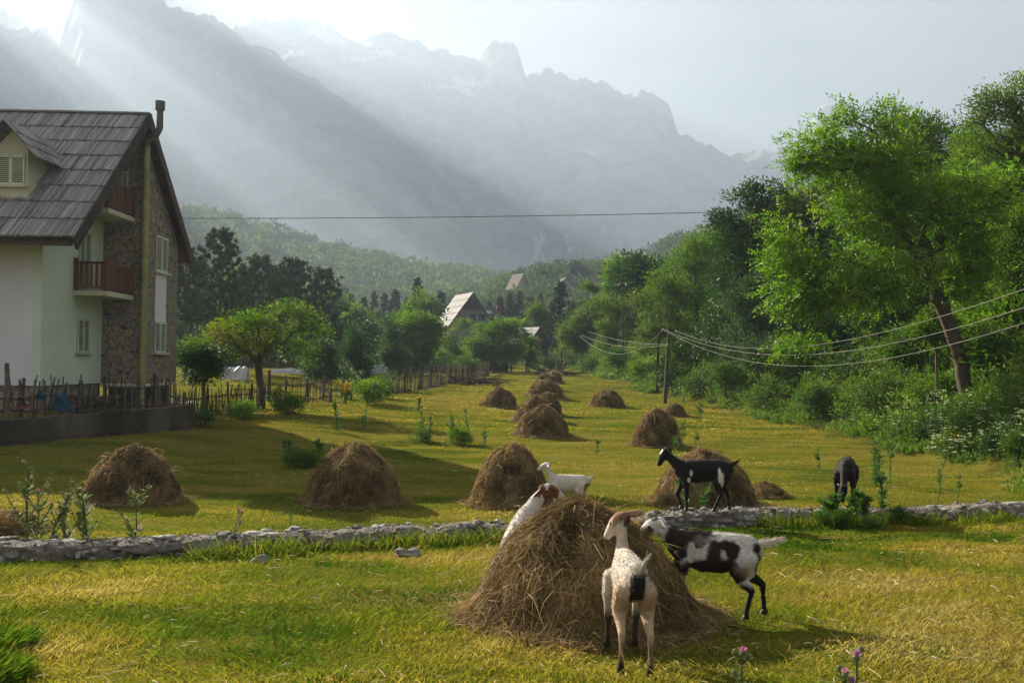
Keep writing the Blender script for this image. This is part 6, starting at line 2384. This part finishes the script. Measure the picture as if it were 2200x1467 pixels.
def goat(label, loc, yaw, J, colour, voxel=.011, ears=((.9, -.35), (.9, -.35)), earlen=.17, fur=5200, pitch=0.0, shag=.022, sc=1.0, horns=None, beard=False, tail_fur=True, name='goat', earcol=None):
    """J: joint positions in goat space (x forward, y left, z up, hooves near z=0)"""
    r_ = np.random.default_rng(abs(hash(label)) % 1000 if False else len(label) * 7)
    root = empty(name, loc, yaw, label, 'goat', 'goats feeding on the hay')
    root.scale = (sc, sc, sc)
    m = MB()
    T = np.array(J['torso'], float)                    # x, y, z, half width, half height
    T[:, 3] *= J.get('slim', .90)
    ring_loft(m, T[:, :3], T[:, 3], T[:, 4], 18)
    N = np.array(J['neck'], float)
    ring_loft(m, N[:, :3], N[:, 3], N[:, 4], 14, up=J.get('neckup', (0, 0, 1)) if abs(unit(N[-1, :3] - N[0, :3])[2]) < .9 else (-1, 0, 0))
    hc, hd, hu = [np.asarray(t, float) for t in J['head']]         # poll centre, muzzle direction, crown direction
    hd = unit(hd)
    hs = unit(np.cross(hu, hd))
    hu = np.cross(hd, hs)
    Hm = np.stack([hd, hs, hu], 1)
    Hm = Hm * J.get('hs', 1.0)
    hp_ = np.array([[a, 0, b] for a, b, c, e in HEAD]) @ Hm.T + hc
    ring_loft(m, hp_, [h[2] * J.get('hs', 1.0) for h in HEAD], [h[3] * J.get('hs', 1.0) for h in HEAD], 14, up=hu)
    # brow and jaw
    for s in (-1, 1):
        m.blob(hc + Hm @ np.array([.045, s * .046, .030]), (.024, .017, .019), 6, 8)
    m.blob(hc + Hm @ np.array([.04, 0, -.035]), (.07, .036, .035), 7, 9)
    for leg in J['legs']:
        L_ = np.array(leg, float)
        ring_loft(m, L_[:, :3], L_[:, 3], L_[:, 3] * np.linspace(1.25, 1.05, len(L_)), 10, up=(1, 0, .01))
    for b in J.get('bulk', []):
        m.blob(b[:3], b[3:6], 9, 12)
    tl = np.array(J['tail'], float)
    ring_loft(m, tl, np.linspace(.026, .012, len(tl)), np.linspace(.022, .010, len(tl)), 8, up=(0, 1, 0))
    me = remesh(m, voxel, 5)
    co, no = set_col(me, colour)
    me.polygons.foreach_set('use_smooth', np.ones(len(me.polygons), bool))
    me.materials.append(M_coat)
    me.name = 'body'
    link('body', me, root)
    # eyes
    for s in (-1, 1):
        e = MB()
        e.blob(hc + Hm @ np.array([.052, s * .056, .022]), (.0135, .009, .0125), 7, 10)
        e.build('eye', M_eye, root, True)
    # nostrils and mouth line
    nz = MB()
    for s in (-1, 1):
        nz.blob(hc + Hm @ np.array([.186, s * .014, -.034]), (.006, .006, .004), 5, 6)
    nz.beam(hc + Hm @ np.array([.186, -.016, -.058]), hc + Hm @ np.array([.186, .016, -.058]), .006, .004)
    nz.build('nose', M_hoof, root, True)
    # ears: cupped leaf shapes
    for s, (out, drop) in zip((-1, 1), ears):
        e = MB()
        base = hc + Hm @ np.array([-.045, s * .050, .040])
        if isinstance(drop, (list, tuple, np.ndarray)):
            d = unit(np.asarray(drop, float))
        else:
            d = unit(Hm @ np.array([-.35, s * out, drop]))
        sd = unit(np.cross(d, Hm @ np.array([1.0, 0, .3])))
        nn_ = np.cross(sd, d)
        fs = np.linspace(0, 1, 10)
        wv = .026 * np.sin(np.pi * np.clip(fs * .88 + .10, 0, 1)) ** .8 + .002
        rings = []
        for f, w in zip(fs, wv):
            c = base + d * earlen * f - np.array([0, 0, 1]) * earlen * .22 * f ** 2 * (0 if isinstance(drop, (list, tuple, np.ndarray)) else 1)
            row = []
            for q in np.linspace(-1, 1, 7):
                row.append(c + sd * w * q + nn_ * (.35 * w * q * q))
            for q in np.linspace(1, -1, 7):
                row.append(c + sd * w * q * .96 + nn_ * (.35 * w * q * q - .005))
            rings.append(row)
        e.loft(rings)
        em = e.mesh('ear', M_coat, True)
        set_col(em, earcol or colour)
        link('ear', em, root)
    # hooves
    for leg in J['legs']:
        p = np.array(leg[-1][:3], float)
        h = MB()
        for s in (-1, 1):
            h.loft([[p + np.array([.030 * math.cos(t) * k - .004 + q, s * .013 + .0125 * math.sin(t) * k, z]) for t in np.arange(8) * np.pi / 4] for z, k, q in ((.035, .75, -.006), (.015, .95, .0), (-.006, 1.08, .004))])
        h.build('hoof', M_hoof, root, True)
    if horns:
        for s in (-1, 1):
            h = MB()
            b = hc + Hm @ np.array([-.02, s * .025, .058])
            pts = [b, b + Hm @ np.array([-.04, s * .012, horns * .6]), b + Hm @ np.array([-.10, s * .02, horns])]
            h.tube(pts, [.014, .010, .004], n=8)
            h.build('horn', M_hoof, root, True)
    # fur: short strands lying back along the coat, longer on back and tail
    v = r_.integers(0, len(co), fur)
    P, Nn = co[v], no[v]
    tzone = np.min(np.linalg.norm(P[:, None] - tl[None], axis=2), axis=1) < .045
    back = np.array([-1.0, 0, -.25])
    D = back - Nn * (Nn @ back)[:, None]
    legz = P[:, 2] < .36
    D[legz] = np.array([-.2, 0, -1.0])
    D[tzone] = unit(tl[-1] - tl[0]) * 1.2
    ondir = np.clip(Nn[:, 2], 0, 1)
    D = unit(unit(D) + Nn * (.16 + .16 * ondir)[:, None] + r_.normal(size=D.shape) * .13)
    Ls = shag * (.45 + .8 * r_.random(fur)) * np.where(legz, .45, 1) * (1 + .5 * ondir) * np.where(tzone & tail_fur, 2.6, 1)
    headz = np.linalg.norm(P - hc, axis=1) < .20
    Ls = np.where(headz, Ls * .35, Ls)
    f = MB()
    f.strands(P - Nn * .003, P + D * (Ls * .5)[:, None], P + D * Ls[:, None] - np.array([0, 0, .2]) * Ls[:, None], .0034)
    fm = f.mesh('coat_hair', M_coat)
    set_col(fm, colour)
    # each strand takes the colour of its root
    c = colour(P)
    c = c * (.85 + .3 * r_.random((fur, 1)))
    fm.attributes['fur'].data.foreach_set('color', np.concatenate([np.repeat(c, 6, axis=0), np.ones((fur * 6, 1))], 1).astype(np.float32).ravel())
    link('coat_hair', fm, root)
    return root


WHITE, CREAM, TAN = np.array([.47, .42, .36]), np.array([.40, .30, .20]), np.array([.42, .25, .11])
BROWN, DKBR, BLACK = np.array([.13, .06, .028]), np.array([.045, .028, .018]), np.array([.010, .009, .009])
GREYW = np.array([.50, .47, .44])


def blend(c, k, col):
    return c * (1 - k[:, None]) + col * k[:, None]


def spot(P, ctr, r, seed=0, soft=.18):
    d = (P - np.asarray(ctr, float)) / np.asarray(r, float)
    q = np.sqrt((d ** 2).sum(1)) + .22 * fbm(P[:, 0] * 16, P[:, 1] * 16, P[:, 2] * 16, oct=2, seed=seed)
    return 1 - sstep(1 - soft, 1 + soft, q)


def stand_torso(dz=0.0):
    return [(-.37, 0, .585, .070, .095), (-.31, 0, .590, .115, .130), (-.20, 0, .580, .138, .148), (-.06, 0, .555, .155, .170), (.08, 0, .548, .155, .178), (.20, 0, .560, .130, .172), (.29, 0, .575, .098, .145), (.355, 0, .585, .070, .105)]


def fleg(y, knee, fet, hoof, el=(.25, .40), sh=(.27, .52)):
    return [(sh[0], y * .8, sh[1], .062), (el[0], y, el[1], .046), ((el[0] + knee[0]) / 2, y, (el[1] + knee[1]) / 2, .031), (knee[0], y, knee[1], .027), ((knee[0] + fet[0]) / 2, y, (knee[1] + fet[1]) / 2, .0185), (fet[0], y, fet[1], .020), (hoof[0], y, hoof[1], .019)]


def hleg(y, hock, fet, hoof, st=(-.17, .40), hip=(-.27, .54)):
    return [(hip[0], y * .8, hip[1], .090), (st[0] - .03, y, st[1], .066), ((st[0] + hock[0]) / 2 - .01, y, (st[1] + hock[1]) / 2 - .01, .041), (hock[0], y, hock[1], .027), ((hock[0] + fet[0]) / 2, y, (hock[1] + fet[1]) / 2, .0195), (fet[0], y, fet[1], .021), (hoof[0], y, hoof[1], .019)]


# 1 --- pale goat in the foreground, seen from behind, head up and turned left
def col1(P):
    c = np.tile(WHITE, (len(P), 1))
    x, y, z = P.T
    c = blend(c, .55 * sstep(.02, .14, np.abs(y)) * sstep(.66, .50, z), CREAM)
    c = blend(c, .65 * sstep(-.16, -.30, x) * sstep(.68, .5, z), TAN)
    c = blend(c, spot(P, (-.16, .02, .71), (.13, .055, .07), 3, .4) * .55, np.array([.30, .27, .24]))
    c = blend(c, spot(P, (.28, -.03, .74), (.06, .05, .10), 4), DKBR)
    c = blend(c, sstep(-.335, -.37, x) * (np.abs(y) < .05) * sstep(.30, .34, z) * sstep(.675, .64, z), BLACK)
    c = blend(c, spot(P, (-.36, 0, .50), (.065, .045, .14), 6, .15), BLACK)
    c = blend(c, sstep(.27, .19, z) * (x < 0) * sstep(-.25, -.30, x + .05 * 0) * .7 * (fbm(x * 20, y * 20, z * 14, oct=2, seed=2) > -.25), DKBR)
    c = blend(c, sstep(.13, .07, z), BLACK)
    c = blend(c, sstep(.33, .22, z) * (x > 0), DKBR)
    hd = P - np.array([.33, .015, .89])
    h = np.linalg.norm(hd, axis=1) < .27
    c = blend(c, h * sstep(.0, .05, hd[:, 2] + .02) * .9, np.array([.15, .065, .028]))
    c = blend(c, h * (np.linalg.norm(P - np.array([.30, -.045, .90]), axis=1) < .055) * .9, DKBR)
    c = blend(c, h * sstep(-.02, -.07, hd[:, 2]) * .7, np.array([.60, .50, .42]))
    return c


def earcol1(P):
    return np.tile(np.array([.30, .18, .11]), (len(P), 1))


J1 = dict(torso=[(a, b, c + .015, d, e * .90) for a, b, c, d, e in stand_torso()], slim=.70, hs=.85,
          neck=[(.27, 0, .61, .074, .095), (.315, 0, .67, .052, .072), (.335, 0, .745, .040, .056), (.335, .005, .81, .037, .050), (.33, .01, .865, .038, .046)],
          neckup=(-1, 0, 0),
          head=((.325, .02, .885), (.50, .68, -.54), (0, 0, 1)),
          legs=[fleg(.10, (.275, .24), (.27, .085), (.285, .03)), fleg(-.10, (.30, .24), (.31, .085), (.325, .03)),
                *[[(a, b, c, d * (.80 if c > .3 else .92)) for a, b, c, d in q] for q in (hleg(.09, (-.335, .275), (-.33, .09), (-.31, .03)), hleg(-.09, (-.36, .275), (-.38, .09), (-.365, .03)))]],
          bulk=[(-.27, .058, .54, .09, .042, .10), (-.27, -.058, .54, .09, .042, .10)],
          tail=[(-.365, 0, .655), (-.40, -.01, .690), (-.42, -.025, .73), (-.415, -.045, .775)])
g1z = gz(.80, 6.45)
goat('pale cream goat in front with its back to us beside the big haystack', (.815, 6.70, gz(.81, 6.5)), math.radians(92), J1, col1, voxel=.0095, ears=((1.0, (-.10, -.97, .16)), (.8, (-.80, .45, -.42))), fur=12000, earlen=.135, shag=.017, sc=1.0, earcol=earcol1)


# 2 --- black and white pied goat, side view facing left, front feet on the hay
def col2(P):
    x, y, z = P.T
    c = np.tile(np.array([.60, .565, .52]), (len(P), 1))
    K = np.array([.022, .016, .013])
    c = blend(c, spot(P, (.22, 0, .72), (.20, .30, .115), 11), K * 1.6)
    c = blend(c, spot(P, (.33, 0, .60), (.10, .30, .16), 12), K)
    c = blend(c, spot(P, (.02, .12, .43), (.30, .30, .105), 13), K)
    c = blend(c, spot(P, (-.15, .1, .40), (.10, .25, .07), 18), K)
    c = blend(c, spot(P, (.01, .13, .56), (.065, .2, .12), 14), K * 1.3)
    c = blend(c, spot(P, (-.135, .13, .60), (.062, .12, .085), 15), K)
    c = blend(c, spot(P, (-.09, .13, .645), (.07, .12, .045), 16), K)
    c = blend(c, spot(P, (-.345, .03, .615), (.05, .09, .05), 17), K)
    c = blend(c, spot(P, (-.37, .06, .47), (.045, .10, .10), 19), K)
    c = blend(c, spot(P, (.20, .14, .58), (.035, .12, .09), 20), np.array([.55, .51, .47]))
    c = blend(c, spot(P, (.12, .14, .68), (.08, .12, .045), 24) * .45, np.array([.30, .24, .2]))
    c = blend(c, spot(P, (-.25, .12, .46), (.09, .09, .08), 22, .5) * .5, CREAM)
    c = blend(c, (x < 0) * sstep(.36, .29, z + .05 * fbm(x * 9, y * 9, z * 9, oct=2, seed=3)), BLACK)
    c = blend(c, (x < 0) * (y < 0) * sstep(.46, .40, z), BLACK)
    c = blend(c, (x > .15) * sstep(.42, .34, z) * .75, np.array([.28, .17, .10]))
    c = blend(c, (x > .15) * sstep(.30, .22, z), DKBR)
    t = (x < -.385) & (z > .58)
    c = blend(c, t * 1.0, np.array([.66, .56, .47]))
    hd = P - np.array([.545, 0, .73])
    c = blend(c, (np.linalg.norm(P - np.array([.555, .06, .725]), axis=1) < .045) * .9, K)
    c = blend(c, (np.linalg.norm(P - np.array([.505, 0, .815]), axis=1) < .045) * .8, K)
    return c


def earcol2(P):
    c = np.tile(np.array([.58, .54, .50]), (len(P), 1))
    return blend(c, (np.abs(P[:, 2] - .76) < .02) * .6, DKBR)


T2 = [(-.37, 0, .575, .070, .095), (-.31, 0, .585, .112, .128), (-.20, 0, .580, .135, .150), (-.06, 0, .560, .150, .172), (.08, 0, .565, .148, .172), (.20, 0, .600, .122, .158), (.29, 0, .625, .092, .130), (.345, 0, .635, .068, .098)]
J2 = dict(torso=T2,
          neck=[(.29, 0, .65, .075, .098), (.36, 0, .69, .056, .076), (.42, 0, .73, .046, .060), (.475, 0, .755, .044, .052)],
          head=((.505, .0, .765), (.90, .12, -.30), (.25, 0, 1)),
          legs=[fleg(.09, (.285, .33), (.30, .22), (.32, .175), el=(.25, .47), sh=(.27, .57)), fleg(-.09, (.34, .36), (.35, .25), (.37, .205), el=(.27, .47), sh=(.27, .57)),
                hleg(.10, (-.315, .265), (-.275, .09), (-.265, .025)), hleg(-.10, (-.44, .285), (-.455, .10), (-.455, .035), st=(-.25, .41))],
          bulk=[(-.26, .085, .49, .105, .055, .14), (-.26, -.085, .49, .105, .055, .14)],
          tail=[(-.365, 0, .635), (-.43, 0, .645), (-.50, 0, .672), (-.555, 0, .682)])
g2 = GP(1600, 1328)
goat('black and white pied goat right of the big haystack with its nose in it', (g2[0] - .265, g2[1], g2[2]), math.radians(176), J2, col2, voxel=.010, sc=.94, ears=((1.0, -.45), (1.0, -.45)), fur=11000, shag=.026, earlen=.10, earcol=earcol2)


# 3 --- black goat walking left along the wall top
def col3(P):
    x, y, z = P.T
    c = np.tile(BLACK, (len(P), 1))
    wh = np.array([.60, .56, .48])
    c = blend(c, (y > .02) * spot(P, (.19, .13, .55), (.022, .10, .05), 31), wh)
    c = blend(c, (y > .02) * spot(P, (.215, .13, .455), (.028, .10, .035), 32), wh)
    c = blend(c, (y > .02) * spot(P, (-.215, .13, .50), (.045, .12, .075), 33), wh * np.array([1, .92, .8]))
    c = blend(c, (y > .02) * spot(P, (-.20, .13, .585), (.018, .12, .05), 34), wh)
    c = blend(c, (y > .02) * spot(P, (-.235, .13, .42), (.022, .10, .045), 35), wh)
    hc = np.array([.53, 0, .80])
    f = P - hc
    c = blend(c, (f[:, 0] > .045) * (np.abs(f[:, 1]) < .034) * (f[:, 2] + f[:, 0] * .85 > .075) * (f[:, 0] < .19) * 1.0, wh * 1.05)
    return c


J3 = dict(torso=[(-.37, 0, .590, .068, .090), (-.31, 0, .600, .108, .122), (-.20, 0, .605, .128, .140), (-.06, 0, .585, .142, .160), (.08, 0, .568, .142, .165), (.20, 0, .570, .120, .158), (.29, 0, .580, .092, .134), (.355, 0, .600, .066, .100)],
          neck=[(.31, 0, .62, .075, .098), (.39, 0, .68, .056, .076), (.46, 0, .74, .045, .060), (.51, 0, .785, .045, .054)],
          head=((.53, .0, .80), (.72, .0, -.66), (.66, 0, .72)),
          legs=[fleg(.085, (.245, .23), (.235, .085), (.25, .03)), fleg(-.085, (.345, .25), (.295, .11), (.29, .045), el=(.27, .39)),
                hleg(.095, (-.235, .27), (-.16, .095), (-.135, .03), st=(-.15, .41)), hleg(-.095, (-.355, .26), (-.385, .10), (-.385, .035), st=(-.22, .41))],
          bulk=[(-.26, .08, .50, .10, .05, .13), (-.26, -.08, .50, .10, .05, .13)],
          tail=[(-.365, 0, .645), (-.42, 0, .675), (-.47, 0, .715), (-.51, 0, .735)])
g3 = W(1508, 1098, 14.0)
g3y = float(wall_y(g3[0])) + .02
goat('black goat with a white blaze and flank spots walking left along the wall top', (g3[0], g3y, float(WT(g3[0])) - .005), math.radians(180), J3, col3, voxel=.012, ears=((.9, -.7), (.9, -.7)), fur=5000, shag=.018, earlen=.11, earcol=lambda P: np.tile(np.array([.06, .05, .05]), (len(P), 1)))


# 4 --- dark brown goat on the wall facing the camera, grazing
def col4(P):
    x, y, z = P.T
    c = np.tile(np.array([.013, .009, .008]), (len(P), 1))
    c = blend(c, .5 * sstep(.06, .14, np.abs(y)) * sstep(.45, .6, z), np.array([.035, .023, .019]))
    return c


J4 = dict(torso=stand_torso(),
          neck=[(.31, 0, .60, .085, .10), (.40, 0, .52, .062, .078), (.46, 0, .43, .052, .062), (.50, 0, .35, .050, .056)],
          head=((.50, .0, .31), (.22, -.06, -.95), (.95, 0, .2)),
          legs=[fleg(.11, (.27, .24), (.26, .085), (.275, .03)), fleg(-.12, (.20, .24), (.15, .085), (.16, .03)),
                hleg(.105, (-.345, .275), (-.34, .09), (-.32, .03)), hleg(-.105, (-.33, .275), (-.32, .09), (-.30, .03))],
          bulk=[(-.26, .085, .50, .10, .055, .13), (-.26, -.085, .50, .10, .055, .13)],
          tail=[(-.365, 0, .645), (-.40, 0, .62), (-.42, 0, .56)])
g4 = W(1826, 1092, 14.8)
goat('dark brown goat facing us on the wall with its head down in the weeds', (g4[0] - .02, float(wall_y(g4[0])) + .30, float(WT(g4[0])) + .02), math.radians(-112), J4, col4, voxel=.012, ears=((1.3, (-.95, -.25, .0)), (1.3, (.95, -.25, .12))), fur=6500, shag=.026, earlen=.17, earcol=lambda P: np.tile(np.array([.10, .075, .06]), (len(P), 1)))


# 5 --- white goat behind, feeding from the greenish haystack
def col5(P):
    x, y, z = P.T
    c = np.tile(np.array([.56, .51, .45]), (len(P), 1))
    c = blend(c, sstep(-.28, -.33, x) * sstep(.60, .54, z), BROWN)
    c = blend(c, (x < 0) * sstep(.40, .34, z) * .8, BROWN)
    c = blend(c, sstep(.70, .74, z) * (x > .05) * (x < .3) * .5, np.array([.32, .17, .08]))
    c = blend(c, (x > .30) * (np.abs(y) < .03) * (x < .42) * sstep(.68, .76, z) * .5, np.array([.3, .15, .07]))
    return c


J5 = dict(torso=stand_torso(),
          neck=[(.29, 0, .63, .08, .10), (.36, 0, .71, .056, .074), (.415, 0, .78, .045, .058), (.445, 0, .835, .044, .052)],
          neckup=(-1, 0, 0),
          head=((.46, .0, .87), (.86, -.1, -.15), (.1, 0, 1)),
          legs=[fleg(.095, (.27, .24), (.26, .085), (.275, .03)), fleg(-.095, (.29, .24), (.29, .085), (.305, .03)),
                hleg(.10, (-.345, .275), (-.34, .09), (-.32, .03)), hleg(-.10, (-.33, .275), (-.32, .09), (-.30, .03))],
          bulk=[(-.26, .085, .50, .10, .055, .13), (-.26, -.085, .50, .10, .055, .13)],
          tail=[(-.365, 0, .655), (-.42, 0, .655), (-.465, 0, .685), (-.48, 0, .735)])
g5 = W(1222, 1062, 19.6)
goat('white goat with a brown rump behind, feeding on the greenish haystack', (g5[0], 19.6, gz(g5[0], 19.6) - .0), math.radians(174), J5, col5, voxel=.013, ears=((1.0, -.1), (1.0, -.1)), fur=3500, shag=.018, earlen=.14, horns=.0)


# 6 --- white goat climbing the far side of the big haystack, brown head
def col6(P):
    c = np.tile(np.array([.48, .44, .39]), (len(P), 1))
    hc = np.array(J6['head'][0])
    d = P - hc
    h = np.linalg.norm(d, axis=1)
    c = blend(c, (h < .105) * 1.0 * (d[:, 0] < .06), np.array([.13, .05, .022]))
    c = blend(c, (np.abs(d[:, 1]) < .02) * (h < .2) * (d[:, 2] > .02) * 1.0, np.array([.62, .57, .52]))
    return c


J6 = dict(hs=.9, torso=[(-.35, 0, .40, .070, .095), (-.29, 0, .45, .118, .130), (-.19, 0, .52, .138, .150), (-.06, 0, .60, .152, .170), (.07, 0, .69, .152, .172), (.18, 0, .78, .128, .160), (.26, 0, .84, .095, .130), (.31, 0, .88, .068, .098)],
          neck=[(.27, 0, .87, .078, .098), (.34, 0, .93, .058, .076), (.40, -.02, .98, .048, .060), (.45, -.05, 1.01, .046, .052)],
          head=((.47, -.07, 1.02), (.55, -.80, -.10), (.1, 0, 1)),
          legs=[fleg(.095, (.36, .62), (.40, .52), (.42, .47), el=(.27, .70), sh=(.22, .76)), fleg(-.095, (.38, .64), (.43, .55), (.45, .50), el=(.28, .71), sh=(.22, .76)),
                hleg(.10, (-.345, .245), (-.32, .09), (-.30, .03), st=(-.17, .34), hip=(-.25, .44)), hleg(-.10, (-.33, .245), (-.30, .09), (-.28, .03), st=(-.17, .34), hip=(-.25, .44))],
          bulk=[(-.24, .085, .42, .10, .055, .12), (-.24, -.085, .42, .10, .055, .12)],
          tail=[(-.345, 0, .47), (-.39, 0, .50), (-.41, 0, .55)])
g6 = W(1126, 1130, 8.95)
goat('white goat with a brown head climbing the back left of the big haystack', (g6[0] - .03, 8.95, gz(g6[0], 8.95) - .14), math.radians(66), J6, col6, voxel=.010, ears=((1.0, (-.92, .25, -.40)), (1.0, (-.92, -.2, -.42))), fur=7000, shag=.020, earlen=.19, earcol=lambda P: np.tile(np.array([.12, .05, .022]), (len(P), 1)))
